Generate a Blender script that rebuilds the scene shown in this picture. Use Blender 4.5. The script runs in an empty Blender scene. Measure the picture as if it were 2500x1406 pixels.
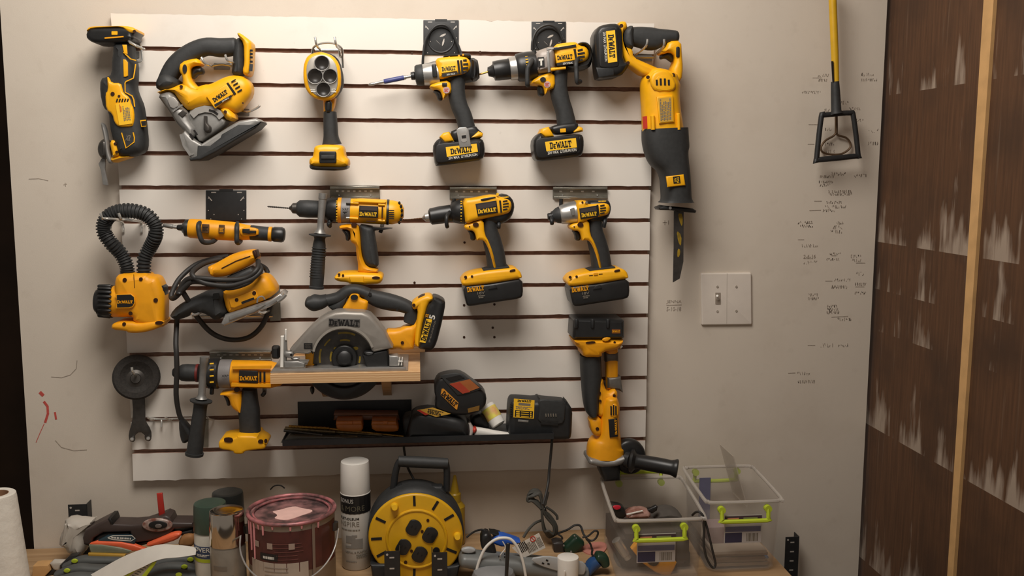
import bpy, bmesh, math, random
from mathutils import Vector, Matrix
random.seed(7)
SC = bpy.context.scene
COL = SC.collection

# ------------------------------------------------------------------ camera
# world: X to the right along the wall, Z up, the wall's painted face is Y = 0, the room is Y < 0
FPX = 2307.0
CAM = Vector((-0.03806, -2.22254, 0.19719))
_yaw, _pit, _rol = 0.09964, 0.12575, 0.00302
_fw = Vector((math.sin(_yaw)*math.cos(_pit), math.cos(_yaw)*math.cos(_pit), -math.sin(_pit)))
_r0 = Vector((math.cos(_yaw), -math.sin(_yaw), 0)); _u0 = _r0.cross(_fw)
_rt = math.cos(_rol)*_r0 + math.sin(_rol)*_u0
_up = -math.sin(_rol)*_r0 + math.cos(_rol)*_u0
cd = bpy.data.cameras.new('camera'); cam = bpy.data.objects.new('camera', cd); COL.objects.link(cam)
cd.sensor_width = 36.0; cd.lens = FPX/2500*36.0; cd.clip_start = 0.05
cam.matrix_world = Matrix(((_rt.x, _up.x, -_fw.x, CAM.x), (_rt.y, _up.y, -_fw.y, CAM.y), (_rt.z, _up.z, -_fw.z, CAM.z), (0, 0, 0, 1)))
SC.camera = cam

# ------------------------------------------------------------------ world and the ceiling lamp
wd = bpy.data.worlds.new('room_ambient'); SC.world = wd; wd.use_nodes = True
wd.node_tree.nodes['Background'].inputs[0].default_value = (1.0, 0.895, 0.79, 1)
wd.node_tree.nodes['Background'].inputs[1].default_value = 0.225
ld = bpy.data.lights.new('ceiling_lamp', 'AREA'); ld.shape = 'DISK'; ld.size = 0.95; ld.energy = 30; ld.color = (1.0, 0.938, 0.87)
lamp = bpy.data.objects.new('ceiling_lamp', ld); COL.objects.link(lamp)
lamp.location = (-0.16, -1.0, 1.26)
lamp.rotation_euler = (Vector((-0.2, 0, -0.1)) - lamp.location).to_track_quat('-Z', 'Y').to_euler()
SC.view_settings.view_transform = 'Standard'; SC.view_settings.look = 'None'
SC.view_settings.exposure = 0.0; SC.view_settings.gamma = 1.0; SC.view_settings.use_curve_mapping = False

# ------------------------------------------------------------------ materials
MATS = {}
def srgb(c):
    return tuple(((v/255)/12.92 if v/255 <= .04045 else ((v/255+.055)/1.055)**2.4) for v in c)
def mat(name, c, rough=.5, metal=0., noise=0., scale=40., bump=0., c2=None, alpha=1., coat=0., trans=0., spec=.5):
    if name in MATS: return MATS[name]
    m = bpy.data.materials.new(name); m.use_nodes = True; nt = m.node_tree; b = nt.nodes['Principled BSDF']
    col = (*srgb(c), 1)
    b.inputs['Base Color'].default_value = col; b.inputs['Roughness'].default_value = rough; b.inputs['Metallic'].default_value = metal
    b.inputs['Alpha'].default_value = alpha; b.inputs['Coat Weight'].default_value = coat; b.inputs['Transmission Weight'].default_value = trans
    b.inputs['Specular IOR Level'].default_value = spec
    if noise or bump or c2:
        tc = nt.nodes.new('ShaderNodeTexCoord'); nz = nt.nodes.new('ShaderNodeTexNoise')
        nz.inputs['Scale'].default_value = scale; nz.inputs['Detail'].default_value = 5
        nt.links.new(tc.outputs['Object'], nz.inputs['Vector'])
        if noise or c2:
            rp = nt.nodes.new('ShaderNodeValToRGB')
            o = (*srgb(c2), 1) if c2 else tuple(v*(1-noise) for v in col[:3])+(1,)
            rp.color_ramp.elements[0].color = o; rp.color_ramp.elements[1].color = col
            rp.color_ramp.elements[0].position = .35; rp.color_ramp.elements[1].position = .62
            nt.links.new(nz.outputs['Fac'], rp.inputs['Fac']); nt.links.new(rp.outputs['Color'], b.inputs['Base Color'])
        if bump:
            bp = nt.nodes.new('ShaderNodeBump'); bp.inputs['Strength'].default_value = bump; bp.inputs['Distance'].default_value = .002
            nt.links.new(nz.outputs['Fac'], bp.inputs['Height']); nt.links.new(bp.outputs['Normal'], b.inputs['Normal'])
    MATS[name] = m; return m
YEL = mat('yellow_plastic', (246, 178, 16), .42, noise=.10, scale=30, bump=.04)
AMB = mat('amber_plastic', (240, 163, 14), .45, noise=.12, scale=30, bump=.04)
BLK = mat('black_plastic', (33, 33, 33), .38, noise=.2, scale=60)
RUB = mat('charcoal_rubber', (46, 47, 47), .6, noise=.18, scale=120, bump=.12)
DRK = mat('recess_shade_paint', (20, 15, 12), .8, noise=.2)  # near-black colour painted in place of the shade inside slots and recesses
SIL = mat('silver_metal', (188, 186, 182), .34, .75, noise=.12, scale=50)
GRY = mat('cast_grey_metal', (150, 148, 144), .45, .55, noise=.15, scale=60)
DGR = mat('dark_steel', (86, 82, 78), .4, .7, noise=.25, scale=70)
CHR = mat('chrome_wire', (214, 212, 206), .22, .7, noise=.06)
BST = mat('black_powder_coat', (34, 35, 36), .5, noise=.2, scale=90)
LBY = mat('label_yellow', (250, 196, 40), .5, noise=.05)
LBK = mat('label_black', (24, 22, 21), .5, noise=.1)
WHT = mat('white_plastic', (226, 222, 214), .4, noise=.05)
WPR = mat('white_print', (220, 216, 205), .6, noise=.05)
RED = mat('red_print', (190, 52, 34), .5, noise=.1)
SCR = mat('dark_screw_and_hole_shade', (66, 36, 16), .5, .4, noise=.2)  # dark brown also paints the shade of recessed holes on proud discs
ICN = mat('icon_grey', (120, 112, 100), .6, noise=.05)

# ------------------------------------------------------------------ tracing frame: picture point -> world point on a plane at a stated distance off the wall
class Fm: ox = 0.; oy = 0.; s = 1.; d = .05
def fr(ox, oy, s, d): Fm.ox, Fm.oy, Fm.s, Fm.d = ox, oy, s, d
def ray(px, py): return ((px-1250)/FPX)*_rt - ((py-703)/FPX)*_up + _fw
def hit(px, py, d):
    v = ray(px, py); return CAM + v*((-d-CAM.y)/v.y)
def W(x, y, w=0.): return hit(Fm.ox+Fm.s*x, Fm.oy+Fm.s*y, Fm.d+w)
def onz(x, y, z):
    v = ray(Fm.ox+Fm.s*x, Fm.oy+Fm.s*y); return CAM + v*((z-CAM.z)/v.z)
def U(x=0, y=0, w=0.): return (W(x+10, y, w)-W(x, y, w)).length/10

# ------------------------------------------------------------------ mesh helpers
class MB:
    def __init__(s): s.v = []; s.f = []
    def add(s, vs, fs):
        o = len(s.v); s.v += [Vector(v) for v in vs]; s.f += [tuple(i+o for i in f) for f in fs]; return s
ROOT = {}
def thing(name, label, cat, loc, group=None):
    o = bpy.data.objects.new(name, None); COL.objects.link(o); o.empty_display_size = .02
    o.location = loc; o['label'] = label; o['category'] = cat
    if group: o['group'] = group
    ROOT[o] = Vector(loc); return o
def tag(o, label, cat, group=None):
    o['label'] = label; o['category'] = cat
    if group: o['group'] = group
    return o
def ob(name, m, material, parent=None, ang=38, kind=None, label=None, mats=None):
    if parent is not None: org = ROOT[parent]
    else:
        lo = [min(v[i] for v in m.v) for i in range(3)]; hi = [max(v[i] for v in m.v) for i in range(3)]
        org = Vector(((lo[0]+hi[0])/2, (lo[1]+hi[1])/2, lo[2]))
    me = bpy.data.meshes.new(name); me.from_pydata([v-org for v in m.v], [], m.f)
    bm = bmesh.new(); bm.from_mesh(me); bmesh.ops.recalc_face_normals(bm, faces=bm.faces); bm.to_mesh(me); bm.free()
    for p in me.polygons: p.use_smooth = len(p.vertices) <= 4
    me.set_sharp_from_angle(angle=math.radians(ang))
    me.materials.append(material)
    for x in (mats or []): me.materials.append(x)
    o = bpy.data.objects.new(name, me); COL.objects.link(o)
    if parent is not None: o.parent = parent
    else: o.location = org
    ROOT[o] = org
    if kind: o['kind'] = kind
    if label: o['label'] = label
    return o
def chaikin(p, it, k0=.25, cap=9.):
    cap = cap/Fm.s
    for _ in range(it):
        q = []
        for i in range(len(p)):
            a, b = p[i], p[(i+1) % len(p)]; k = min(k0, cap/(math.hypot(b[0]-a[0], b[1]-a[1]) or 1))
            q.append((a[0]*(1-k)+b[0]*k, a[1]*(1-k)+b[1]*k)); q.append((a[0]*k+b[0]*(1-k), a[1]*k+b[1]*(1-k)))
        p = q; cap *= .5
    return p
def circ(x, y, rx, ry=None, n=20, a0=0., a1=360.):
    ry = ry or rx
    full = abs(a1-a0) >= 360
    return [(x+rx*math.cos(math.radians(a0+(a1-a0)*i/(n if full else n-1))), y+ry*math.sin(math.radians(a0+(a1-a0)*i/(n if full else n-1)))) for i in range(n)]
def rrect(x0, y0, x1, y1, r=0., ang=0., n=4):
    cx, cy = (x0+x1)/2, (y0+y1)/2; hw, hh = (x1-x0)/2, (y1-y0)/2; r = min(r, hw, hh); out = []
    for sx, sy, a in ((1, 1, 0), (-1, 1, 90), (-1, -1, 180), (1, -1, 270)):
        for i in range(n if r else 1):
            t = math.radians(a+90*i/(n-1)) if r else 0
            out.append((sx*(hw-r)+(r*math.cos(t) if r else 0), sy*(hh-r)+(r*math.sin(t) if r else 0)))
    c, s = math.cos(math.radians(-ang)), math.sin(math.radians(-ang))
    return [(cx+x*c-y*s, cy+x*s+y*c) for x, y in out]
def inset(P, a):
    """ring moved inwards by a, held back wherever the outline is too narrow for it"""
    n = len(P); D = []; f = [a]*n
    E = [(P[i], P[(i+1) % n]) for i in range(n)]
    def clear(x, y):
        best = 9.; ins = False
        for (ax, ay), (bx, by) in E:
            dx, dy = bx-ax, by-ay; l = dx*dx+dy*dy or 1e-12; t = max(0., min(1., ((x-ax)*dx+(y-ay)*dy)/l))
            best = min(best, math.hypot(x-ax-dx*t, y-ay-dy*t))
            if (ay > y) != (by > y) and x < ax+(y-ay)*dx/dy: ins = not ins
        return best if ins else -1.
    for i in range(n):
        p, q, s = P[i-1], P[i], P[(i+1) % n]
        e1 = (q[0]-p[0], q[1]-p[1]); e2 = (s[0]-q[0], s[1]-q[1])
        l1 = math.hypot(*e1) or 1e-9; l2 = math.hypot(*e2) or 1e-9
        n1 = (-e1[1]/l1, e1[0]/l1); n2 = (-e2[1]/l2, e2[0]/l2)
        m = (n1[0]+n2[0], n1[1]+n2[1]); l = math.hypot(*m) or 1e-9; m = (m[0]/l, m[1]/l)
        k = 1/max(.55, m[0]*n1[0]+m[1]*n1[1]); D.append((m[0]*k, m[1]*k))
        for _ in range(14):
            if clear(q[0]+D[i][0]*f[i], q[1]+D[i][1]*f[i]) >= f[i]*.93: break
            f[i] *= .72
    for _ in range(25):
        bad = False
        R = [(P[i][0]+D[i][0]*f[i], P[i][1]+D[i][1]*f[i]) for i in range(n)]
        for i in range(n):
            j = (i+1) % n; ox, oy = P[j][0]-P[i][0], P[j][1]-P[i][1]
            if (R[j][0]-R[i][0])*ox+(R[j][1]-R[i][1])*oy < .02*(ox*ox+oy*oy): f[i] *= .8; f[j] *= .8; bad = True
        if not bad: break
    return R
def loft(m, rings, cap=True):
    n = len(rings[0]); o = len(m.v)
    for r in rings: m.v += [Vector(v) for v in r]
    for j in range(len(rings)-1):
        for i in range(n):
            a = o+j*n+i; b = o+j*n+(i+1) % n; m.f.append((a, b, b+n, a+n))
    if cap:
        m.f.append(tuple(o+i for i in range(n))[::-1]); e = o+(len(rings)-1)*n; m.f.append(tuple(e+i for i in range(n)))
    return m
def ext(pts, t, r=.004, sm=1, w=0., n=3, m=None, rb=None):
    """outline standing parallel to the wall, thickness t (metres) about the plane, rims rounded by r"""
    m = m or MB()
    P3 = [W(x, y, w) for x, y in chaikin(pts, sm)]; y0 = P3[0].y
    P = [(v.x, v.z) for v in P3]
    if sum(P[i-1][0]*P[i][1]-P[i][0]*P[i-1][1] for i in range(len(P))) < 0: P.reverse()
    r = min(r, t/2); rb = r if rb is None else min(rb, t/2); rings = []
    def lay(a, y):
        rings.append([Vector((x, y, z)) for x, z in (inset(P, a) if a else P)])
    if rb <= 0: lay(0, y0+t/2)
    else:
        for i in range(n+1):
            th = math.pi/2*i/n; lay(rb*(1-math.sin(th)), y0+t/2-rb*(1-math.cos(th)))
    if r <= 0: lay(0, y0-t/2)
    else:
        for i in range(n, -1, -1):
            th = math.pi/2*i/n; lay(r*(1-math.sin(th)), y0-t/2+r*(1-math.cos(th)))
    return loft(m, rings)
def lathe(p0, p1, prof, n=22, w=0., w1=None, ky=1., m=None, rm=None):
    """turned shape about the axis p0-p1; prof = (share of the axis, radius in frame units)"""
    m = m or MB(); A = W(p0[0], p0[1], w); B = W(p1[0], p1[1], w if w1 is None else w1)
    ax = (B-A); L = ax.length; ax = ax/L; h = Vector((0, 1, 0)); h = (h-ax*h.dot(ax))
    if h.length < .2: h = Vector((0, 0, 1)); h = h-ax*h.dot(ax)
    h.normalize(); k = ax.cross(h); u = rm or U(p0[0], p0[1], w); rings = []
    for t, r in prof:
        c = A+ax*(L*t); rr = max(r*u, 1e-5)
        rings.append([c+k*(rr*math.cos(2*math.pi*i/n))+h*(rr*ky*math.sin(2*math.pi*i/n)) for i in range(n)])
    return loft(m, rings)
def cat(P, sub):
    if len(P) < 3 or sub < 2: return list(P)
    out = []
    for i in range(len(P)-1):
        a = P[max(i-1, 0)]; b = P[i]; c = P[i+1]; d = P[min(i+2, len(P)-1)]
        for j in range(sub):
            t = j/sub
            out.append(tuple(.5*((2*b[k])+(c[k]-a[k])*t+(2*a[k]-5*b[k]+4*c[k]-d[k])*t*t+(3*b[k]-a[k]-3*c[k]+d[k])*t**3) for k in range(len(b))))
    out.append(tuple(P[-1])); return out
def sweep(pts, hd, e=2.6, n=20, sub=5, c0=0., c1=0., m=None, w=0.):
    """handle-like shape along a spine lying parallel to the wall; pts = (x, y, half width, [half depth share])"""
    m = m or MB(); Q = cat([tuple(p)+((1.,) if len(p) == 3 else ()) for p in pts], sub)
    u = U(Q[0][0], Q[0][1], w); C = [W(q[0], q[1], w) for q in Q]; rings = []
    def ring(c, pr, hw, hh):
        R = []
        for i in range(n):
            a = 2*math.pi*i/n; ca, sa = math.cos(a), math.sin(a)
            R.append(c+pr*(hw*math.copysign(abs(ca)**(2/e), ca))+Vector((0, 1, 0))*(hh*math.copysign(abs(sa)**(2/e), sa)))
        return R
    N = len(C)
    for i in range(N):
        t = (C[min(i+1, N-1)]-C[max(i-1, 0)]); t.normalize(); pr = t.cross(Vector((0, 1, 0))); pr.normalize()
        hw = Q[i][2]*u; hh = hd*Q[i][3]
        if i == 0 and c0:
            for j in range(4):
                a = math.pi/2*(j+.25)/4.25; rings.append(ring(C[0]-t*(c0*hw*math.cos(a)), pr, hw*math.sin(a), hh*math.sin(a)))
        rings.append(ring(C[i], pr, hw, hh))
        if i == N-1 and c1:
            for j in range(3, -1, -1):
                a = math.pi/2*(j+.25)/4.25; rings.append(ring(C[i]+t*(c1*hw*math.cos(a)), pr, hw*math.sin(a), hh*math.sin(a)))
    return loft(m, rings)
def tube3(P, r, n=8, sub=5, m=None, closed=False):
    m = m or MB(); P = [tuple(p) for p in P]
    if closed: P = [P[-1]]+P+[P[0], P[1]]
    Q = [Vector(q) for q in cat(P, sub)]
    if closed: Q = Q[sub:-sub]
    rings = []; N = len(Q); k = None
    for i in range(N):
        t = Q[min(i+1, N-1)]-Q[max(i-1, 0)]
        if t.length < 1e-9: t = Vector((0, 0, 1))
        t.normalize()
        if k is None:
            k = t.orthogonal()
        k = k-t*k.dot(t)
        if k.length < 1e-6: k = t.orthogonal()
        k.normalize(); b = t.cross(k)
        rr = r(i/(N-1)) if callable(r) else r
        rings.append([Q[i]+k*(rr*math.cos(2*math.pi*j/n))+b*(rr*math.sin(2*math.pi*j/n)) for j in range(n)])
    return loft(m, rings)
def tube(pts, r, n=8, sub=5, m=None): return tube3([W(*p) for p in pts], r, n, sub, m)
def box(x0, x1, y0, y1, z0, z1, m=None, bev=0.):
    m = m or MB()
    if bev <= 0:
        m.add([(x, y, z) for x in (x0, x1) for y in (y0, y1) for z in (z0, z1)],
              [(0, 1, 3, 2), (4, 6, 7, 5), (0, 4, 5, 1), (2, 3, 7, 6), (0, 2, 6, 4), (1, 5, 7, 3)]); return m
    bm = bmesh.new(); bmesh.ops.create_cube(bm, size=1)
    for v in bm.verts: v.co = Vector(((x0+x1)/2+v.co.x*(x1-x0), (y0+y1)/2+v.co.y*(y1-y0), (z0+z1)/2+v.co.z*(z1-z0)))
    bmesh.ops.bevel(bm, geom=bm.edges[:], offset=bev, segments=2, affect='EDGES', clamp_overlap=True)
    bm.verts.index_update(); m.add([v.co.copy() for v in bm.verts], [[v.index for v in f.verts] for f in bm.faces]); bm.free(); return m
def line(pts, hw, t, w, m=None):
    """raised stripe of half width hw (frame units) along a polyline"""
    m = m or MB(); L = []; R = []
    for i in range(len(pts)):
        a = pts[max(i-1, 0)]; b = pts[min(i+1, len(pts)-1)]; dx, dy = b[0]-a[0], b[1]-a[1]; l = math.hypot(dx, dy) or 1
        L.append((pts[i][0]-dy/l*hw, pts[i][1]+dx/l*hw)); R.append((pts[i][0]+dy/l*hw, pts[i][1]-dx/l*hw))
    return ext(L+R[::-1], t, 0, 0, w, m=m)
# ---- lettering
GL = {}
def _bar(a, b, h):
    dx, dy = b[0]-a[0], b[1]-a[1]; l = math.hypot(dx, dy); nx, ny = -dy/l*h, dx/l*h
    return [(a[0]+nx, a[1]+ny), (b[0]+nx, b[1]+ny), (b[0]-nx, b[1]-ny), (a[0]-nx, a[1]-ny)]
def _q(x0, y0, x1, y1): return [(x0, y0), (x1, y0), (x1, y1), (x0, y1)]
def _logo():
    P = []; x = 0.
    P += [_q(0, 0, .62, .2), _q(0, .8, .62, 1), _q(.1, .1, .34, .9), [(.62, 0), (.86, .25), (.86, .75), (.62, 1), (.62, .8), (.6, .7), (.6, .3), (.62, .2)]]; x = .93
    P += [_q(x, 0, x+.52, .15), _q(x, .29, x+.42, .42), _q(x, .57, x+.52, .72), _q(x+.05, 0, x+.25, .72)]; x += .56
    h = .105
    P += [_bar((x+.16, 1), (x+.40, 0), h), _bar((x+.40, 0), (x+.62, .85), h), _bar((x+.62, .85), (x+.84, 0), h), _bar((x+.84, 0), (x+1.08, 1), h), _q(x-.02, .84, x+.36, 1), _q(x+.88, .84, x+1.26, 1)]; x += 1.16
    P += [_bar((x+.12, 0), (x+.44, 1), h), _bar((x+.44, 1), (x+.76, 0), h*1.15), _q(x+.25, .22, x+.65, .38), _q(x-.04, 0, x+.32, .15), _q(x+.54, 0, x+.96, .15)]; x += .98
    P += [_q(x, 0, x+.72, .19), _q(x+.08, 0, x+.32, 1), _q(x-.03, .84, x+.43, 1), _q(x+.56, .1, x+.72, .42)]; x += .70
    P += [_q(x, .8, x+.86, 1), _q(x+.31, 0, x+.55, .9), _q(x+.18, 0, x+.68, .15), _q(x, .58, x+.15, .9), _q(x+.71, .58, x+.86, .9)]; x += .86
    return [[(a/x, b) for a, b in p] for p in P]
LOGO = _logo()
def put(polys, cx, cy, wd, ht, ang, w, t=.0004):
    """place flat unit-square polygons at cx,cy turned by ang degrees (counter-clockwise)"""
    m = MB(); c, s = math.cos(math.radians(ang)), math.sin(math.radians(ang)); base = 0
    for p in polys:
        V = []
        for a, b in p:
            x = (a-.5)*wd; y = (b-.5)*ht; V.append(W(cx+x*c-y*s*1., cy-(x*s+y*c), w))
        F2 = [v+Vector((0, -t, 0)) for v in V]; n = len(V)
        m.add(V+F2, [tuple(range(n)), tuple(range(n, 2*n))]+[(i, (i+1) % n, n+(i+1) % n, n+i) for i in range(n)])
    return m
def logo(cx, cy, wd, ht, ang, w, material, parent, name='lettering'): return ob(name, put(LOGO, cx, cy, wd, ht, ang, w), material, parent, 30)
def glyphs(s, bold=.012, shear=0.):
    key = (s, bold, shear)
    if key not in GL:
        c = bpy.data.curves.new('t', 'FONT'); c.body = s; c.offset = bold; c.resolution_u = 2; c.align_x = 'CENTER'; c.space_line = .85; c.shear = shear
        o = bpy.data.objects.new('t', c); me = bpy.data.meshes.new_from_object(o)
        P = [[(me.vertices[i].co.x, me.vertices[i].co.y) for i in f.vertices] for f in me.polygons]
        bpy.data.objects.remove(o); bpy.data.curves.remove(c); bpy.data.meshes.remove(me)
        xs = [a for p in P for a, b in p]; ys = [b for p in P for a, b in p]; x0, x1, y0, y1 = min(xs), max(xs), min(ys), max(ys)
        GL[key] = [[((a-x0)/(x1-x0), (b-y0)/(y1-y0)) for a, b in p] for p in P]
    return GL[key]
def txt(s, cx, cy, wd, ht, ang, w, material, parent, name='lettering', bold=.012, shear=0.):
    return ob(name, put(glyphs(s, bold, shear), cx, cy, wd, ht, ang, w, .0003), material, parent, 30)
def fineprint(rows, seed=1, gap=.35):
    """unit-square dashes standing for print too small to read"""
    rr = random.Random(seed); P = []
    for k in range(rows):
        y0 = 1-(k+1)/rows; y1 = y0+(1-gap)/rows; x = rr.uniform(0, .05); end = rr.uniform(.75, 1.)
        while x < end:
            w_ = rr.uniform(.04, .14); P.append([(x, y0), (min(x+w_, 1), y0), (min(x+w_, 1), y1), (x, y1)]); x += w_+rr.uniform(.02, .05)
    return P
def fine(cx, cy, wd, ht, ang, w, material, parent, rows=3, seed=1): return ob('small_print', put(fineprint(rows, seed), cx, cy, wd, ht, ang, w, .0003), material, parent, 30)
def dots(parent, name, L, material, w, t=.002):  # dark discs stand proud, with the hole's shade put into their colour
    for x, y, *r in L:
        ob(name, ext(circ(x, y, r[0], r[-1], 14), t, 0, 0, w), material, parent)
def slots(parent, L, hw, w, material=None, name='vent_slot_shade', t=.0016):
    """L = (x0,y0,x1,y1) raised dark bars, painted as the shade inside vent openings"""
    for x0, y0, x1, y1 in L:
        ob(name, line([(x0, y0), (x1, y1)], hw, t, w), material or DRK, parent)

# ================================================================== THE SETTING
def nodes(name):
    m = bpy.data.materials.new(name); m.use_nodes = True; nt = m.node_tree; return m, nt, nt.nodes['Principled BSDF']
def nn(nt, typ, **kw):
    n = nt.nodes.new(typ)
    for k, v in kw.items(): setattr(n, k, v)
    return n
def mth(nt, op, a, b=None, clamp=False):
    n = nn(nt, 'ShaderNodeMath', operation=op, use_clamp=clamp)
    for i, v in enumerate((a, b)):
        if v is None: continue
        if isinstance(v, (int, float)): n.inputs[i].default_value = v
        else: nt.links.new(v, n.inputs[i])
    return n.outputs[0]
def mixc(nt, f, a, b):
    n = nn(nt, 'ShaderNodeMix', data_type='RGBA')
    if isinstance(f, (int, float)): n.inputs[0].default_value = f
    else: nt.links.new(f, n.inputs[0])
    for i, v in ((6, a), (7, b)):
        if isinstance(v, tuple): n.inputs[i].default_value = (*srgb(v), 1)
        else: nt.links.new(v, n.inputs[i])
    return n.outputs[2]
def noise(nt, vec, scale, detail=4, rough=.55):
    n = nn(nt, 'ShaderNodeTexNoise'); n.inputs['Scale'].default_value = scale; n.inputs['Detail'].default_value = detail; n.inputs['Roughness'].default_value = rough
    nt.links.new(vec, n.inputs['Vector']); return n.outputs['Fac']
def mapped(nt, sc):
    tc = nn(nt, 'ShaderNodeTexCoord'); mp = nn(nt, 'ShaderNodeMapping'); mp.inputs['Scale'].default_value = sc
    nt.links.new(tc.outputs['Object'], mp.inputs['Vector']); return mp.outputs[0]
def ramp(nt, f, a, b):
    n = nn(nt, 'ShaderNodeMapRange'); n.inputs['From Min'].default_value = a; n.inputs['From Max'].default_value = b; nt.links.new(f, n.inputs['Value']); return n.outputs[0]

# painted drywall
WALLM, nt, b = nodes('painted_drywall')
v = mapped(nt, (1, 1, 1)); sm = ramp(nt, noise(nt, v, 3.2, 6, .6), .5, .78); fn_ = ramp(nt, noise(nt, v, 26, 5), .6, .8)
c = mixc(nt, mth(nt, 'MULTIPLY', sm, .35), (208, 197, 182), (176, 160, 142)); c = mixc(nt, mth(nt, 'MULTIPLY', fn_, .16), c, (150, 134, 116))
nt.links.new(c, b.inputs['Base Color']); b.inputs['Roughness'].default_value = .72
bp = nn(nt, 'ShaderNodeBump'); bp.inputs['Strength'].default_value = .12; bp.inputs['Distance'].default_value = .001
nt.links.new(noise(nt, v, 420, 2), bp.inputs['Height']); nt.links.new(bp.outputs[0], b.inputs['Normal'])
# white melamine of the slats
MELM, nt, b = nodes('white_melamine')
v = mapped(nt, (1, 1, 1)); d1 = ramp(nt, noise(nt, v, 7, 6, .65), .56, .8); d2 = ramp(nt, noise(nt, v, 60, 4), .7, .82)
c = mixc(nt, mth(nt, 'MULTIPLY', d1, .22), (228, 221, 211), (188, 174, 158)); c = mixc(nt, mth(nt, 'MULTIPLY', d2, .25), c, (140, 124, 108))
nt.links.new(c, b.inputs['Base Color']); b.inputs['Roughness'].default_value = .42
MDFM = mat('brown_mdf', (164, 128, 108), .85, noise=.25, scale=90, bump=.2)
# stained hardboard with torn paper
HARD, nt, b = nodes('stained_hardboard')
v = mapped(nt, (1, 1, 1)); vs = mapped(nt, (1, 34, 3.2)); vm = mapped(nt, (1, 11, 4)); vf = mapped(nt, (1, 60, 3))
sep = nn(nt, 'ShaderNodeSeparateXYZ'); nt.links.new(v, sep.inputs[0]); Z = sep.outputs[2]; Yc = sep.outputs[1]
base = mixc(nt, ramp(nt, noise(nt, vf, 2.2, 5), .3, .7), (74, 48, 28), (98, 66, 42))
base = mixc(nt, ramp(nt, noise(nt, v, 5, 4), .45, .7), base, (66, 44, 28))
def band(z0, h, amp):
    t = mth(nt, 'DIVIDE', mth(nt, 'SUBTRACT', Z, z0), h)
    up = mth(nt, 'SUBTRACT', 1.0, t, True)
    return mth(nt, 'MULTIPLY', mth(nt, 'MULTIPLY', mth(nt, 'GREATER_THAN', t, 0.), up), amp)
tot = None
for z0, h, amp in ((1.675, .20, .13), (1.32, .18, .20), (1.203, .2, .13), (.855, .17, .21), (.50, .2, .21), (1.10, .14, .10)):
    q = band(z0, h, amp); tot = q if tot is None else mth(nt, 'MAXIMUM', tot, q)
st = mth(nt, 'ADD', mth(nt, 'MULTIPLY', noise(nt, vs, 1.0, 5, .6), .45), mth(nt, 'MULTIPLY', noise(nt, vm, 1.0, 3), .55))
torn = ramp(nt, mth(nt, 'ADD', st, tot), .65, .74)
thin = ramp(nt, noise(nt, vf, 1.4, 3, .5), .62, .78)
c = mixc(nt, mth(nt, 'MULTIPLY', thin, .28), base, (140, 118, 98)); c = mixc(nt, mth(nt, 'MULTIPLY', torn, .85), c, (168, 152, 136))
nt.links.new(c, b.inputs['Base Color']); b.inputs['Roughness'].default_value = .7
# bench top
BEN, nt, b = nodes('bench_plywood')
v = mapped(nt, (2, 30, 2)); c = mixc(nt, ramp(nt, noise(nt, v, 2, 5), .3, .7), (178, 146, 108), (152, 120, 84)); nt.links.new(c, b.inputs['Base Color']); b.inputs['Roughness'].default_value = .65
PLY, nt, b = nodes('plywood_layers')
tc = nn(nt, 'ShaderNodeTexCoord'); wv = nn(nt, 'ShaderNodeTexWave', wave_type='BANDS', bands_direction='Z'); wv.inputs['Scale'].default_value = 62; wv.inputs['Distortion'].default_value = 1.2; wv.inputs['Detail'].default_value = 2
nt.links.new(tc.outputs['Object'], wv.inputs['Vector'])
c = mixc(nt, ramp(nt, wv.outputs['Fac'], .2, .8), (222, 186, 140), (196, 152, 106)); c = mixc(nt, ramp(nt, noise(nt, mapped(nt, (4, 60, 60)), 2, 4), .45, .75), c, (206, 166, 120))
nt.links.new(c, b.inputs['Base Color']); b.inputs['Roughness'].default_value = .6
VOID = mat('shade_painted_boards', (58, 40, 26), .8, noise=.4, scale=6)  # dark colour paints the shade of the unlit opening at the left

XL, XR = -.9403, 1.0821
wall = ob('wall_back', box(XL, XR, 0, .014, -1.3, 1.5), WALLM, kind='structure')
wr = ob('wall_right', box(1.096, 1.12, -1.6, .35, -1.3, 1.5), HARD, kind='structure')
m = MB(); m.add([(x, y, z) for z, a, bb in ((-1.3, -.386, -.401), (1.5, -.384, -.428)) for x, y in ((1.0885, a), (1.0885, bb), (1.0965, bb), (1.0965, a))],
                [(0, 1, 2, 3), (4, 5, 6, 7), (0, 1, 5, 4), (1, 2, 6, 5), (2, 3, 7, 6), (3, 0, 4, 7)])
ob('trim_1', m, mat('raw_pine_strip', (212, 168, 112), .6, noise=.14, scale=25), kind='structure')
ob('wall_left', box(-2.4, -.55, .62, .64, -1.3, 1.5), VOID, kind='structure')
for x in (-1.36, -1.02): ob('stud', box(x, x+.045, .5, .62, -1.3, 1.5), mat('shade_painted_stud', (70, 46, 28), .8, noise=.3, scale=12), bpy.data.objects['wall_left'])  # studs get the same painted darkness as the opening behind them
ob('floor', box(-2.6, 2.2, -3.6, .7, -1.62, -1.6), mat('concrete', (110, 102, 94), .9, noise=.2, scale=8), kind='structure')
ob('ceiling', box(-2.6, 2.2, -3.6, .7, 1.5, 1.52), mat('ceiling_paint', (190, 178, 160), .9, noise=.05), kind='structure')
# workbench
BZ = -.690
wb = thing('workbench', 'tan plywood workbench top along the bottom of the white wall', 'workbench', (-.1, -.3, BZ-.9))
ob('bench_top', box(-.96, .775, -.62, -.001, BZ-.028, BZ, bev=.002), BEN, wb)
for x in (-.92, .70):
    for y in (-.58, -.08): ob('leg', box(x, x+.06, y, y+.06, BZ-.9, BZ-.028), BEN, wb)
ob('apron', box(-.9, .74, -.6, -.575, BZ-.12, BZ-.028), BEN, wb)

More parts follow.
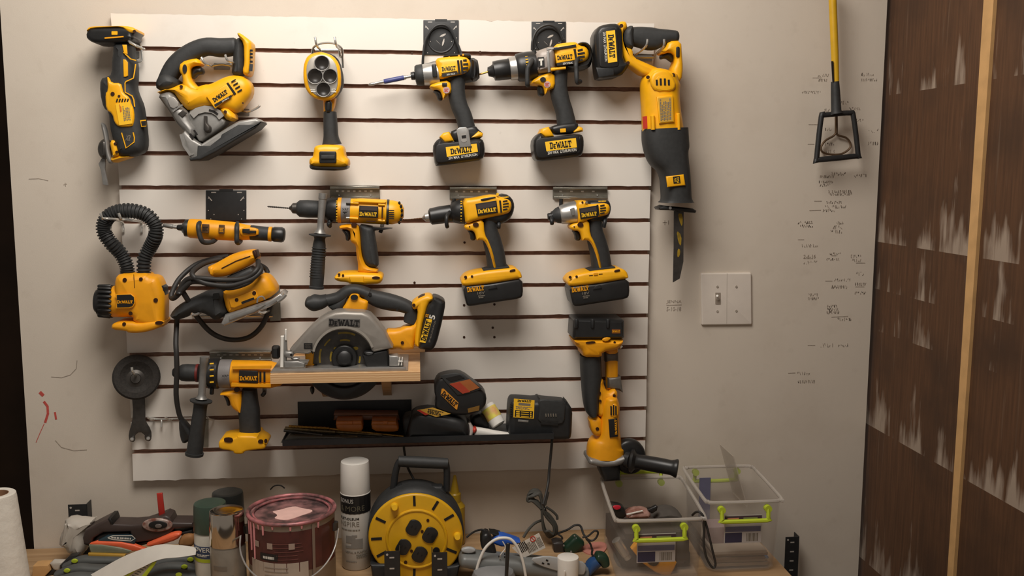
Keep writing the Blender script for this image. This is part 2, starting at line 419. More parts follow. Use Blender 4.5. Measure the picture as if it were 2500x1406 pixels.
# slatwall
SX0, SX1, PIT = -.7022, .511, .0762
sw = thing('slatwall_panel', 'large white slatwall panel with brown grooves screwed to the back wall', 'slatwall', (-.1, 0, -.53))
ob('backing_board', box(SX0+.002, SX1-.002, -.009, -.0005, -.525, .522), MDFM, sw)
zt = hit(930, 45, .019).z; zb = hit(880, 1158, .019).z
GAP = .0094
for i in range(14):
    z1 = zt if i == 0 else PIT*(7-i)-GAP/2
    z0 = zb if i == 13 else PIT*(6-i)+GAP/2
    m = MB(); N = 90; rnd = random.Random(i)
    def edge(z, amp): return [(SX0+(SX1-SX0)*k/N, z+rnd.uniform(-amp, amp)*(3 if rnd.random() < .06 else 1)) for k in range(N+1)]
    a = edge(z1, .0009 if i == 0 else .00035); bb = edge(z0, .0007 if i == 13 else .00035)
    F_ = [(x+(rnd.uniform(-.001, .0015) if k in (0, N) else 0), -.019, z) for k, (x, z) in enumerate(bb)]; T_ = [(x, -.019, z) for x, z in a]
    n = N+1
    V = F_+T_+[(x, -.009, z0) for x, _, _ in F_]+[(x, -.009, z1) for x, _, _ in T_]
    fs = [(k, k+1, n+k+1, n+k) for k in range(N)]; nf = len(fs)
    fs += [(n+k, n+k+1, 3*n+k+1, 3*n+k) for k in range(N)]+[(2*n+k, 2*n+k+1, k+1, k) for k in range(N)]+[(2*n+k+1, 2*n+k, 3*n+k, 3*n+k+1) for k in range(N)]+[(0, n, 3*n, 2*n), (N, 2*n+N, 3*n+N, n+N)]
    m.add(V, fs); o = ob('slat', m, MELM, sw, 30, mats=[MDFM])
    for p in o.data.polygons: p.material_index = 0 if abs(p.normal.y) > .9 and p.center.y < -.015 else 1
fr(0, 0, 1, .019)
for x, y in ((1012, 690), (1133, 745), (1207, 743), (1133, 823), (1207, 823), (1134, 592), (1006, 130), (1172, 127), (1203, 800)):
    ob('screw_disc', ext(circ(x, y, 3, n=10), .0012, 0, 0, .0004), SCR, sw)

# light switch
fr(1580, 450, .4623, 0)
sp = thing('switch_plate', 'white two-gang switch plate with one toggle on the back wall', 'switch', W(415, 745))
ob('cover_plate', ext(rrect(284, 467, 551, 742, 8, .6), .007, .004, 0, .0035, rb=0), mat('switch_white', (222, 212, 200), .4, noise=.04), sp)
ob('seam', line([(422, 470), (420, 735)], .8, .0004, .0071), mat('seam_grey', (170, 160, 148), .6), sp)
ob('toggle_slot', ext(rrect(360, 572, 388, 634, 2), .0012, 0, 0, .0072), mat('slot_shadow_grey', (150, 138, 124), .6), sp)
m = lathe((374, 606), (370, 588), [(0, 9), (.9, 7), (1, 6)], 12, w=.006, w1=.019); ob('toggle', m, WHT, sp)
dots(sp, 'screw_disc', [(371, 540, 6), (471, 540, 6), (371, 670, 6), (471, 668, 6)], mat('painted_screw', (190, 180, 166), .35, .3, noise=.1), .0075)

# pencil notes and crayon on the wall
PEN = mat('pencil_line', (150, 136, 121), .9, noise=.3, scale=300); PEF = mat('faint_pencil_line', (168, 155, 140), .9, noise=.3, scale=300); CRY = mat('red_crayon', (200, 84, 74), .9, noise=.2, scale=200)
def mark(pts, hw, material, name='pencil_mark'): ob(name, line(pts, hw, .0003, .0004), material, wall)
def scrawl(x, y, wd, ht, material, seed):
    rr = random.Random(seed); n = max(4, int(wd/ht*1.5)); m = MB()
    for k in range(n):
        x0 = x+wd*k/n; dx = wd/n*.8
        P = [(x0+dx*rr.random(), y+ht*rr.choice((0, .5, 1))) for _ in range(rr.choice((3, 4)))]
        for a, bb in zip(P, P[1:]):
            if abs(a[0]-bb[0])+abs(a[1]-bb[1]) > .5: line([a, bb], .65, .0003, .0004, m)
    ob('pencil_note', m, material, wall)
fr(0, 0, 1, 0)
for s, x, y, wd, ht in (('JENNA', 1645, 737, 37, 9), ('5-10-18', 1645, 754, 36, 10)): txt(s, x, y, wd, ht, 0, .0004, PEF, wall, 'pencil_note', -.004, .1)
mark([(1627, 745), (1664, 744)], .7, PEF)
for s, x, y, wd, ht, f in (('2-6-16', 1976, 626, 30, 9, PEN),):
    txt(s, x, y, wd, ht, 1, .0004, f, wall, 'pencil_note', -.004, .15)
for i, (x, y, wd, ht, f) in enumerate(((1948, 540, 36, 7, PEN), (1953, 549, 32, 6, PEN), (2025, 616, 28, 6, PEN), (2001, 428, 34, 6, PEN), (2030, 421, 36, 7, PEF), (2085, 425, 32, 7, PEN), (2014, 501, 52, 7, PEF), (2026, 562, 32, 7, PEF), (1958, 596, 40, 7, PEF), (1962, 637, 34, 7, PEF), (1958, 222, 46, 6, PEF), (1996, 180, 28, 7, PEF), (1998, 193, 22, 6, PEF), (2102, 178, 32, 7, PEF), (2102, 192, 40, 6, PEF),
                                       (2000, 441, 34, 6, PEN), (2002, 449, 26, 6, PEF), (2022, 464, 58, 7, PEN), (2026, 472, 54, 5, PEN), (2018, 491, 38, 6, PEF), (2008, 511, 30, 6, PEF), (2040, 541, 20, 6, PEF), (2032, 551, 26, 8, PEF),
                                       (2018, 630, 34, 6, PEN), (2077, 622, 26, 7, PEF), (2080, 632, 24, 7, PEF), (2090, 664, 20, 8, PEF), (2087, 690, 28, 7, PEF), (2086, 712, 30, 6, PEF), (2036, 680, 40, 6, PEF), (2029, 697, 44, 7, PEN),
                                       (1974, 716, 24, 7, PEF), (1972, 726, 28, 6, PEF), (2018, 744, 26, 6, PEF), (2019, 752, 30, 7, PEF), (2018, 760, 32, 6, PEN), (2044, 776, 36, 7, PEF), (2001, 839, 34, 8, PEF), (2046, 838, 28, 8, PEF),
                                       (1946, 908, 32, 7, PEF), (1948, 928, 42, 7, PEF), (2012, 266, 14, 8, PEF), (2054, 247, 18, 8, PEF), (2072, 262, 32, 6, PEF), (2088, 290, 20, 7, PEF), (2120, 314, 26, 9, PEF), (2118, 346, 28, 8, PEF), (2014, 348, 24, 7, PEF), (2016, 366, 22, 7, PEF), (2014, 312, 18, 7, PEF))):
    scrawl(x, y, wd, ht, f, i)
for a in (((1984, 190), (2006, 190)), ((1974, 304), (2000, 304)), ((1972, 352), (1988, 352)), ((1988, 491), (2006, 491)), ((1976, 514), (2004, 513)), ((1968, 545), (1984, 545)), ((1948, 585), (1963, 585)), ((1963, 631), (1985, 631)), ((2030, 624), (2042, 624)), ((2015, 686), (2032, 686)), ((2030, 774), (2070, 772)),
          ((1972, 843), (1990, 843)), ((1924, 911), (1942, 910)), ((2090, 642), (2112, 642)), ((2088, 700), (2110, 700)), ((155, 451), (163, 449)), ((159, 446), (160, 455)), ((1618, 543), (1628, 543)), ((1623, 538), (1623, 549)), ((1632, 538), (1632, 548))):
    mark(a, .8, PEF)
mark([(188, 880), (186, 900), (172, 915), (150, 922), (125, 920)], .8, PEF); mark([(135, 1075), (150, 1092), (180, 1100), (212, 1098)], .8, PEF); mark([(70, 437), (95, 436), (118, 441)], .7, PEF)
mark([(97, 957), (106, 966)], 4, CRY, 'crayon_mark'); mark([(107, 980), (116, 992), (117, 1010), (110, 1032)], 3, CRY, 'crayon_mark'); mark([(134, 1006), (137, 1024)], 2.4, CRY, 'crayon_mark'); mark([(108, 1034), (98, 1056), (88, 1080)], .8, CRY, 'crayon_mark')

# ================================================================== TOOLS ON THE SLATWALL, TOP ROW
def T(name, label, cat_, x, y, group=None): return thing(name, label, cat_, W(x, y), group)
GP = 'cordless tools on the slatwall'; GH = 'wire hooks on the slatwall'; GB = 'black tool holders on the slatwall'

# ---- oscillating multi-tool (hangs upside down in the corner)
fr(200, 40, .3129, .066)
t = T('multi_tool', 'yellow and black oscillating multi-tool hung upright at the top left corner', 'power tool', 370, 1100, GP)
ob('body', ext([(262, 215), (405, 215), (412, 330), (432, 372), (432, 480), (424, 560), (445, 620), (476, 690), (490, 780), (500, 860), (512, 990), (498, 1062), (400, 1098), (300, 1092), (252, 940), (236, 860), (226, 745), (186, 722), (158, 600), (162, 490), (215, 475), (250, 455), (250, 340), (262, 290)], .066, .022, 1, n=5), RUB, t)
o = ob('battery_mount', ext([(66, 172), (84, 112), (112, 96), (380, 92), (450, 108), (456, 135), (432, 165), (441, 185), (420, 206), (340, 216), (150, 228), (95, 206)], .074, .01, 1), BLK, t)
ob('mount_cap', ext([(76, 140), (86, 110), (112, 95), (380, 91), (452, 108), (456, 138), (422, 152), (392, 142), (348, 100), (132, 112)], .077, .006, 1), YEL, o)
ob('lock_badge', ext(rrect(232, 116, 278, 144, 4, 0), .002, 0, 0, .0375), YEL, o); ob('contact', line([(178, 170), (325, 158)], 5, .002, .0375), AMB, o)
dots(o, 'screw_disc', [(410, 118, 13)], SCR, .039)
ob('nose_cover', ext([(196, 474), (212, 474), (232, 520), (306, 520), (318, 565), (326, 598), (372, 632), (388, 690), (402, 712), (412, 780), (405, 838), (392, 862), (290, 864), (254, 828), (240, 762), (190, 730), (184, 600), (206, 580)], .012, .005, 1, .032), YEL, t)
ob('grip_insert', ext([(316, 222), (350, 222), (356, 296), (330, 290)], .004, .001, 0, .033), YEL, t); ob('grip_insert', ext([(323, 335), (342, 338), (358, 358), (360, 462), (345, 472), (327, 472)], .004, .001, 0, .033), YEL, t)
ob('accent_line', line([(325, 280), (380, 332), (424, 344)], 4, .002, .033), YEL, t); ob('accent_line', line([(420, 372), (410, 440), (402, 482), (345, 508), (337, 520), (338, 592), (392, 620), (405, 650), (412, 705)], 4, .002, .0335), YEL, t)
dots(t, 'screw_disc', [(240, 605, 16), (290, 622, 10)], SCR, .0385)
slots(t, [(270+i*21, 668, 278+i*21, 642) for i in range(5)], 5, .0387)
o = ob('rating_label', ext([(262, 684), (376, 662), (394, 836), (292, 850)], .0016, 0, 0, .0386), LBY, t)
fine(300, 716, 62, 14, 96, .0396, RED, o, 2); fine(346, 755, 120, 56, 96, .0396, ICN, o, 5)
o = ob('badge', ext([(455, 810), (500, 806), (502, 858), (464, 862)], .002, 0, 0, .027), YEL, t); ob('badge_field', ext([(462, 818), (499, 814), (500, 850), (468, 853)], .001, 0, 0, .0288), LBK, o)
ob('badge_outline', line([(310, 908), (345, 1028), (408, 980), (410, 945), (400, 905)], 4, .002, .0335), YEL, t); txt('XR', 360, 948, 38, 46, -8, .0335, ICN, t, shear=.2)
ob('collar', ext([(236, 968), (298, 966), (312, 1080), (290, 1095), (262, 1098), (250, 1050)], .05, .008, 1, .004), YEL, t)
dots(t, 'collar_slot', [(262, 992, 13, 10), (272, 1058, 12, 11)], SCR, .0295); ob('head_ring', ext([(226, 1106), (300, 1080), (392, 1088), (398, 1100), (340, 1118), (250, 1148)], .044, .01, 1), YEL, t)
ob('clamp_flange', ext(circ(186, 1035, 52, 78, 24), .04, .012, 0), DGR, t)
ob('release_lever', ext([(148, 832), (162, 828), (188, 852), (208, 940), (222, 1060), (248, 1128), (236, 1150), (208, 1146), (188, 1080), (178, 960)], .018, .006, 1, .012), GRY, t)
o = ob('blade', ext([(158, 1105), (186, 1100), (186, 1150), (182, 1185), (206, 1314), (200, 1320), (166, 1312), (150, 1200), (132, 1150)], .006, .001, 0), GRY, t)
dots(t, 'screw_disc', [(222, 1132, 15)], GRY, .012)

# ---- wire hook helper: a slatwall double hook with two prongs
def hook(label, prongs, base, wd=14, group=GH, r=.0026, wall_w=None):
    """prongs: list of (x, y, w) polylines; base: cross bar polyline"""
    t = T('wire_hook', label, 'hook', base[0][0], base[0][1], group)
    ob('cross_bar', tube(base, r, 8), CHR, t)
    for p in prongs: ob('prong', tube(p, r, 8), CHR, t)
    x0 = (base[0][0]+base[-1][0])/2; y0 = (base[0][1]+base[-1][1])/2
    k = 10/(Fm.s*10)
    ob('clip_plate', ext(rrect(x0-wd*k*1.4, y0-7*k, x0+wd*k*1.4, y0+9*k, 2*k), .002, 0, 0, .0205-Fm.d), GRY, t)
    return t
fr(200, 40, .3129, .06)
hook('bent chrome wire hook holding the oscillating multi-tool', [[(365, 190, .03), (400, 215, .045), (470, 250, .05), (486, 254, .046)], [(365, 190, .03), (378, 205, .046), (440, 240, .048)]], [(340, 240, -.038), (400, 240, -.038), (455, 225, -.03), (470, 340, -.02), (430, 352, -.02)])

# ---- jigsaw
fr(200, 40, .3129, .075)
t = T('jigsaw', 'yellow, black and grey jigsaw with open handle hung tilted nose down', 'power tool', 960, 1130, GP)
ob('handle', sweep([(640, 545, 60), (720, 400, 72), (830, 300, 74), (960, 240, 70), (1090, 245, 75), (1200, 235, 68)], .022, 2.8, c0=.3, c1=.4), RUB, t)
ob('nose_cap', ext([(592, 515), (620, 470), (690, 445), (790, 525), (700, 590), (600, 580)], .066, .016, 1), RUB, t)
ob('rear_grip', ext([(1182, 215), (1238, 160), (1272, 200), (1275, 380), (1272, 470), (1172, 470), (1190, 330)], .05, .014, 1), RUB, t)
o = ob('battery_mount', ext([(1225, 140), (1250, 140), (1330, 200), (1342, 230), (1330, 440), (1310, 470), (1276, 462), (1268, 425), (1282, 380), (1276, 215), (1238, 172)], .062, .008, 1), YEL, t)
for yy in (258, 285, 312, 345): ob('contact_slot', ext(rrect(1310, yy, 1332, yy+16, 2), .002, 0, 0, .032), DRK, o)
ob('latch', ext(rrect(1306, 372, 1332, 428, 2, -4), .002, 0, 0, .032), RUB, o)
ob('trigger_frame', ext([(785, 362), (900, 332), (930, 345), (952, 385), (880, 392), (856, 420), (862, 500), (900, 550), (960, 560), (880, 640), (800, 560), (800, 470), (770, 430)], .05, .009, 1, .004), YEL, t)
dots(t, 'lock_button', [(803, 410, 17, 36)], BLK, .0295, .004)
ob('trigger', ext([(862, 415), (890, 395), (945, 395), (960, 450), (905, 455), (888, 480), (865, 490)], .03, .008, 1), BLK, t)
ob('motor_housing', ext([(612, 592), (700, 562), (792, 530), (840, 520), (900, 560), (965, 535), (1010, 535), (1140, 470), (1215, 462), (1290, 480), (1338, 540), (1335, 620), (1290, 680), (1225, 760), (1090, 730), (990, 705), (850, 745), (800, 700), (720, 585), (620, 615)], .07, .022, 1, n=5), YEL, t)
o = ob('label_plate', ext([(972, 626), (1130, 528), (1182, 608), (1040, 722)], .006, .002, 0, .037), YEL, t)
logo(1078, 620, 128, 34, 34, .0405, LBK, o); ob('label_band', ext([(1032, 688), (1165, 612), (1170, 628), (1040, 706)], .001, 0, 0, .0405), LBK, o); txt('20V MAX', 1120, 650, 62, 12, 30, .0412, WPR, o)
slots(t, [(1133, 520, 1196, 608)], 9, .0365)
for i in range(4): slots(t, [(1166+i*16, 530+i*26-18, 1200+i*16, 506+i*26-14)], 5, .0365)
dots(t, 'screw_disc', [(775, 548, 13), (1118, 745, 13), (1256, 676, 7)], SCR, .0362)
ob('rear_boss', ext([(1080, 735), (1145, 705), (1225, 790), (1160, 830)], .06, .012, 1, .004), YEL, t)
ob('gear_case', ext([(610, 618), (700, 588), (735, 605), (790, 700), (850, 750), (870, 830), (920, 880), (890, 960), (820, 905), (760, 840), (700, 740), (660, 690)], .072, .014, 1), GRY, t)
ob('gear_panel', ext([(662, 640), (712, 618), (770, 690), (700, 730)], .003, .001, 1, .0365), mat('pale_grey_metal', (176, 172, 166), .4, .4, noise=.1), t)
ob('case_rib', line([(710, 742), (785, 690)], 6, .004, .037), GRY, t); ob('blade_badge', ext([(750, 760), (790, 728), (822, 755), (785, 788)], .003, .001, 0, .037), DGR, t)
ob('shoe_bracket', ext([(845, 750), (900, 718), (990, 712), (1070, 735), (1110, 790), (1150, 830), (1060, 900), (1000, 940), (940, 990), (900, 930), (860, 830)], .05, .006, 1), GRY, t)
ob('bevel_arc', line([(858, 775), (900, 738), (960, 722), (1020, 728), (1065, 755), (1092, 790)], 26, .006, .027), mat('pale_grey_metal', (176, 172, 166)), t)
ob('arc_slot', line([(992, 730), (1030, 742), (1060, 765)], 8, .002, .0305), DRK, t)
ob('lever_post', sweep([(966, 780, 12), (968, 830, 14), (980, 870, 30), (985, 890, 26)], .01, 3, c0=.3, c1=.8, w=.03), DGR, t)
ob('base_shoe', ext([(806, 925), (835, 895), (900, 960), (960, 1000), (1180, 860), (1250, 820), (1380, 800), (1425, 825), (1400, 850), (960, 1118), (890, 1132), (830, 1020)], .082, .006, 0), GRY, t)
ob('shoe_underside', ext([(935, 1010), (1030, 1012), (1110, 950), (1120, 925), (1250, 850), (1400, 850), (1424, 832), (1380, 880), (1080, 1060), (960, 1122), (880, 1130), (870, 1110), (930, 1090)], .086, .004, 0), RUB, t)
ob('dust_lip', line([(806, 925), (832, 1015), (880, 1085), (905, 1072)], 8, .086, 0), SIL, t)
ob('shoe_slot', ext([(835, 920), (850, 912), (878, 950), (862, 958)], .002, 0, 0, .042), DRK, t); ob('shoe_slot', ext([(868, 890), (880, 884), (906, 922), (892, 930)], .002, 0, 0, .042), DRK, t)
fr(200, 40, .3129, .07)
hook('chrome double wire hook inside the jigsaw handle', [[(1012, 392, -.03), (1000, 385, .03), (955, 360, .046), (930, 318, .048)], [(1170, 390, -.03), (1180, 362, .03), (1135, 340, .046), (1118, 298, .048)]], [(1012, 388, -.04), (1090, 375, -.04), (1172, 388, -.04)])
hook('chrome wire prong sticking out below the jigsaw motor', [[(1240, 740, -.04), (1300, 744, .02), (1370, 712, .035), (1388, 694, .036)]], [(1225, 745, -.045), (1262, 745, -.045)])

# ---- spotlight (LED work light) facing the room
fr(680, 40, .3129, .085)
t = T('work_light', 'yellow rimmed four-lens work light with a slim black handle', 'flashlight', 405, 1200, GP)
ob('head_shell', ext([(215, 330), (260, 290), (340, 276), (430, 300), (480, 350), (510, 480), (505, 560), (450, 640), (400, 660), (300, 655), (230, 600), (205, 520), (200, 410)], .06, .022, 1, -.012, n=5), RUB, t)
RIM = [(202, 360), (230, 305), (300, 278), (360, 282), (430, 310), (475, 370), (490, 450), (488, 560), (450, 630), (400, 658), (330, 658), (262, 632), (215, 575), (196, 500), (194, 420)]
ob('bezel', ext(RIM, .02, .008, 1, .025), YEL, t)
ob('reflector', ext([(222, 370), (250, 322), (310, 300), (360, 302), (415, 328), (452, 380), (462, 450), (462, 552), (430, 606), (380, 632), (335, 632), (285, 612), (242, 566), (226, 500), (216, 430)], .003, .001, 1, .0352), mat('reflector_silver', (196, 190, 180), .3, .55, noise=.1), t)
for x, y, r in ((338, 365, 58), (285, 466, 60), (402, 466, 56), (350, 570, 56)):
    o = ob('lens', lathe((x, y), (x, y), [(0, r), (.7, r), (.72, r-5), (.2, r*.55), (.18, 0)], 24, w=.0372, w1=.0437), mat('lens_dark', (40, 36, 32), .25, .0, noise=.2, scale=80), t)
    ob('lens_ring', tube3([W(x+r*math.cos(a), y+r*math.sin(a), .0437) for a in [i*math.pi/8 for i in range(16)]], .001, 6, 3, closed=True), GRY, o)
ob('white_bar', line([(252, 586), (300, 586)], 4, .0004, .0372), WPR, t); ob('white_bar', line([(402, 588), (450, 588)], 4, .0004, .0372), WPR, t); fine(268, 570, 38, 14, 0, .0372, WPR, t, 1); txt('LED', 428, 571, 38, 14, 0, .0372, WPR, t)
ob('neck', ext([(350, 640), (450, 640), (440, 700), (425, 752), (355, 752)], .04, .01, 0, -.004), AMB, t); ob('trigger', ext([(360, 655), (420, 655), (415, 750), (365, 750)], .016, .006, 1, .017), BLK, t)
ob('handle', sweep([(402, 745, 50), (406, 850, 56), (410, 940, 60), (416, 1000, 78)], .02, 2.6), RUB, t)
ob('base', ext([(282, 1060), (290, 1015), (340, 1002), (490, 1004), (515, 1020), (528, 1100), (552, 1115), (556, 1165), (520, 1178), (268, 1172), (248, 1155), (252, 1110), (276, 1100)], .07, .012, 1, .012), YEL, t)
ob('battery_skirt', ext([(252, 1152), (300, 1172), (520, 1176), (552, 1160), (545, 1190), (470, 1205), (280, 1198), (254, 1185)], .074, .008, 1, .012), BLK, t)
o = ob('release_latch', ext(rrect(318, 1052, 452, 1146, 14), .006, .002, 0, .048), BLK, t); ob('latch_grip', ext(rrect(332, 1082, 440, 1112, 4), .003, .001, 0, .0525), RUB, o)
t = T('wire_hook', 'chrome wire hook with rounded loop above the work light', 'hook', 390, 270, GH)
ob('loop', tube([(262, 290, -.02), (275, 240, .0), (330, 212, .012), (400, 206, .012), (460, 222, .01), (498, 260, .0), (500, 330, -.02), (504, 400, -.03)], .0024), CHR, t)
for x in (285, 438): ob('prong', tube([(x+44, 275, -.058), (x+40, 262, .0), (x+12, 222, .05), (x, 162, .054)], .0026), CHR, t)
ob('cross_bar', tube([(285, 262, -.055), (390, 262, -.055), (480, 262, -.055)], .0024), CHR, t); ob('side_wire', tube([(470, 232, .0), (478, 300, -.01), (492, 320, -.02)], .0022), CHR, t)

# ---- black holder plates with emblem
def holder(label, x0, y0, x1, y1, tri=True, loop=None, arms=(), ring=True):
    t = T('tool_holder', label, 'tool holder', (x0+x1)/2, y1, GB); k = (x1-x0); cx = (x0+x1)/2; cy = y0+k*.55
    p = ob('plate', ext([(x0, y0), (x1, y0), (x1, y1), (x0, y1)], .003, .0008, 0, .0215-Fm.d), BST, t)
    ob('top_lip', ext([(x0+k*.33, y0-k*.03), (x1-k*.33, y0-k*.03), (x1-k*.33, y0+k*.03), (x0+k*.33, y0+k*.03)], .002, 0, 0, .0225-Fm.d), BST, p)
    w = .0235-Fm.d
    if ring: ob('pressed_ring', tube3([W(cx+k*.36*math.cos(a), cy+k*.36*math.sin(a), w) for a in [i*math.pi/12 for i in range(24)]], .0022, 6, 2, closed=True), BST, p)
    PH = mat('punched_slot', (188, 182, 174), .5, .2, noise=.1)
    if tri:
        for (a, b, c, d) in ((-.16, .0, .0, .16), (.02, .2, .1, -.06), (-.06, -.07, .16, -.18)): ob('punched_slot', ext(chaikin([(cx+k*a, cy+k*b), (cx+k*(a+c)/2+k*.03, cy+k*(b+d)/2+k*.03), (cx+k*c, cy+k*d), (cx+k*(a+c)/2-k*.02, cy+k*(b+d)/2-k*.03)], 1), .001, 0, 0, w-.0008), PH, p)
    for sx, sy in ((-.44, .16), (.44, .16)): ob('punched_slot', line([(cx+k*sx, y0+k*sy), (cx+k*sx*.8, y0+k*(sy+.1))], k*.012, .001, w-.0008), PH, p)
    for fx in (.13, .77): ob('punched_slot', ext(rrect(x0+k*fx, y0+k*.04, x0+k*(fx+.12), y0+k*.065, 0), .001, 0, 0, w-.0008), PH, p)
    for fx, fy in ((.06, .2), (.94, .2), (.06, .5), (.94, .5), (.2, .6), (.8, .6), (.12, .92), (.88, .92)): ob('hole', ext(circ(x0+k*fx, y0+min(k*fy, (y1-y0)*.95), k*.012, n=8), .001, 0, 0, w-.0008), PH, p)
    for a in arms: ob('hook_arm', tube(a, .0052, 10), RUB, t)
    if loop: ob('cord_loop', tube(loop, .003, 8), BST, t)
    return t
fr(680, 40, .3129, .07)
holder('black square holder plate with three-slot emblem above the blue bit impact driver', 1130, 30, 1406, 300, True, [(1125, 390, -.03), (1130, 300, -.03), (1150, 180, -.035), (1210, 90, -.035), (1270, 66, -.035), (1330, 90, -.035), (1385, 190, -.035), (1425, 290, -.03)])

# ---- impact driver with blue-sleeved bit
t = T('impact_driver', 'yellow and black impact driver with a blue sleeved bit in its nose', 'power tool', 1400, 1165, GP)
A, B = (1032, 466), (1560, 412); L = 528.
ob('body_core', lathe(A, B, [(.36, 70), (.4, 88), (.62, 96), (.85, 96), (.95, 90), (1, 70)], 26, ky=.85), BLK, t)
ob('anvil', lathe(A, B, [(0, 24), (.005, 30), (.05, 33), (.07, 26), (.1, 26)], 18), BLK, t)
ob('nose_bumper', lathe(A, B, [(.06, 40), (.07, 72), (.1, 82), (.16, 84), (.19, 80)], 26), RUB, t)
ob('gear_case', lathe(A, B, [(.17, 78), (.19, 82), (.28, 88), (.36, 96), (.41, 96)], 28), SIL, t)
ob('case_window', ext(rrect(1198, 372, 1236, 478, 12, 6), .006, .002, 0, .0255), BLK, t)
ob('motor_housing', ext([(1222, 338), (1290, 325), (1430, 318), (1478, 335), (1500, 378), (1490, 432), (1440, 462), (1350, 476), (1262, 500), (1240, 480), (1228, 400)], .062, .012, 1), YEL, t)
o = ob('label_plate', ext([(1266, 388), (1382, 372), (1392, 424), (1272, 442)], .002, 0, 0, .0315), LBY, t); logo(1328, 407, 108, 34, 6, .0326, LBK, o)
ob('label_band', ext([(1274, 448), (1394, 430), (1400, 452), (1278, 474)], .001, 0, 0, .0315), LBK, o); txt('20V MAX', 1345, 451, 66, 13, 6, .0322, WPR, o)
for x in (1400, 1424): slots(t, [(x, 342+(x-1400)*0, x+12, 448)], 8, .0316)
for i in range(4): slots(t, [(1440, 345+i*30, 1480-(i in (0, 3))*12, 340+i*30)], 7, .0316)
ob('top_strip', ext([(1280, 322), (1300, 306), (1480, 292), (1500, 306), (1498, 340), (1430, 316), (1290, 326)], .04, .006, 1), BLK, t)
dots(t, 'screw_disc', [(1332, 320, 8), (1408, 308, 9), (1440, 300, 8)], AMB, .021)
ob('end_cap', ext([(1498, 345), (1530, 335), (1555, 380), (1556, 460), (1540, 500), (1505, 510), (1490, 470)], .06, .014, 1), BLK, t)
ob('trigger_guard', ext([(1172, 545), (1240, 518), (1335, 500), (1352, 596), (1312, 616), (1284, 660), (1268, 600), (1248, 578), (1196, 574)], .046, .008, 1, .002), YEL, t)
ob('trigger', ext([(1198, 580), (1250, 574), (1278, 600), (1284, 655), (1244, 662), (1232, 612)], .028, .008, 1), BLK, t)
ob('direction_button', ext(rrect(1276, 518, 1314, 545, 5), .004, .001, 0, .0265), BLK, t); o = ob('warranty_sticker', ext(circ(1310, 575, 26), .001, 0, 0, .0258), mat('sticker_lilac', (186, 158, 158), .5, noise=.1), t)
fine(1310, 575, 34, 30, 0, .0264, RED, o, 3)
ob('handle', sweep([(1400, 470, 62), (1388, 580, 66), (1408, 690, 66), (1445, 780, 66), (1472, 880, 66)], .0195, 2.7), RUB, t)
ob('foot', ext([(1330, 905), (1396, 878), (1530, 852), (1560, 890), (1592, 912), (1585, 945), (1560, 962), (1365, 988)], .052, .008, 1), BLK, t)
ob('foot_side', ext([(1254, 942), (1282, 912), (1330, 902), (1366, 975), (1292, 988)], .058, .006, 0), YEL, t); ob('foot_side', ext([(1500, 948), (1552, 898), (1590, 914), (1586, 942), (1535, 952)], .058, .005, 0), YEL, t)
BAT = [(1200, 1020), (1226, 972), (1266, 948), (1305, 988), (1560, 955), (1595, 968), (1606, 1060), (1586, 1122), (1240, 1168), (1222, 1166)]
o = ob('battery', ext(BAT, .076, .012, 1), BLK, t)
ob('battery_face', ext([(1225, 1010), (1260, 990), (1560, 972), (1580, 1000), (1578, 1100), (1250, 1145), (1225, 1130)], .004, .002, 1, .0375), LBK, o)
ob('battery_label', ext([(1304, 1020), (1545, 992), (1556, 1056), (1314, 1096)], .001, 0, 0, .0398), LBY, o); logo(1426, 1044, 170, 44, 7, .0404, LBK, o); txt('20V MAX  LITHIUM ION', 1438, 1092, 226, 22, 8, .0398, WPR, o)
o = ob('belt_clip', ext([(1388, 884), (1410, 868), (1460, 864), (1482, 878), (1504, 1016), (1412, 1022)], .003, .001, 0, .0405), SIL, t)
ob('clip_slot', ext([(1418, 912), (1462, 908), (1470, 972), (1446, 985), (1426, 974)], .001, 0, 0, .0425), mat('pale_grey_metal', (176, 172, 166)), o)
ob('clip_bar', ext([(1428, 930), (1462, 926), (1464, 948), (1430, 952)], .001, 0, 0, .0432), DRK, o)
t = T('driver_bit', 'long screwdriver bit with blue sleeve in the impact driver nose', 'bit', 840, 500)
ob('shank', lathe((1036, 466), (700, 534), [(0, 12), (.12, 12), (.13, 17), (.17, 17)], 12), SIL, t); ob('sleeve', lathe((1036, 466), (700, 534), [(.165, 16), (.18, 19), (.62, 19), (.64, 16)], 14), mat('blue_sleeve', (66, 72, 128), .4, noise=.2), t)
ob('tip', lathe((1036, 466), (700, 534), [(.63, 15), (.75, 12), (.85, 9), (.88, 13), (.96, 12), (1, 4)], 12), SIL, t)

# ---- hammer drill
fr(1160, 30, .3201, .072)
holder('black square holder plate with three-slot emblem above the hammer drill', 430, 72, 692, 285, True, [(434, 290, -.035), (440, 210, -.035), (480, 130, -.035), (560, 96, -.035), (630, 130, -.035), (670, 210, -.035)],
       arms=([(450, 300, -.04), (440, 360, .02), (415, 400, .052), (400, 440, .056), (398, 540, .056), (402, 555, .05)], [(800, 330, -.04), (785, 350, .02), (770, 385, .052), (772, 440, .056), (778, 530, .056), (800, 528, .03)]))
t = T('hammer_drill', 'yellow, grey and black hammer drill with a hammer symbol on its gear case', 'power tool', 600, 1140, GP)
A, B = (95, 455), (880, 345)
ob('chuck', lathe(A, B, [(0, 14), (.005, 34), (.04, 44), (.055, 52), (.06, 72), (.1, 76), (.215, 78), (.225, 72)], 26), BLK, t)
ob('chuck_ring', lathe(A, B, [(.21, 84), (.22, 88), (.285, 90), (.29, 86)], 28), SIL, t)
o = ob('clutch_collar', lathe(A, B, [(.275, 92), (.29, 104), (.33, 108), (.4, 110), (.46, 106), (.47, 96)], 30), BLK, t)
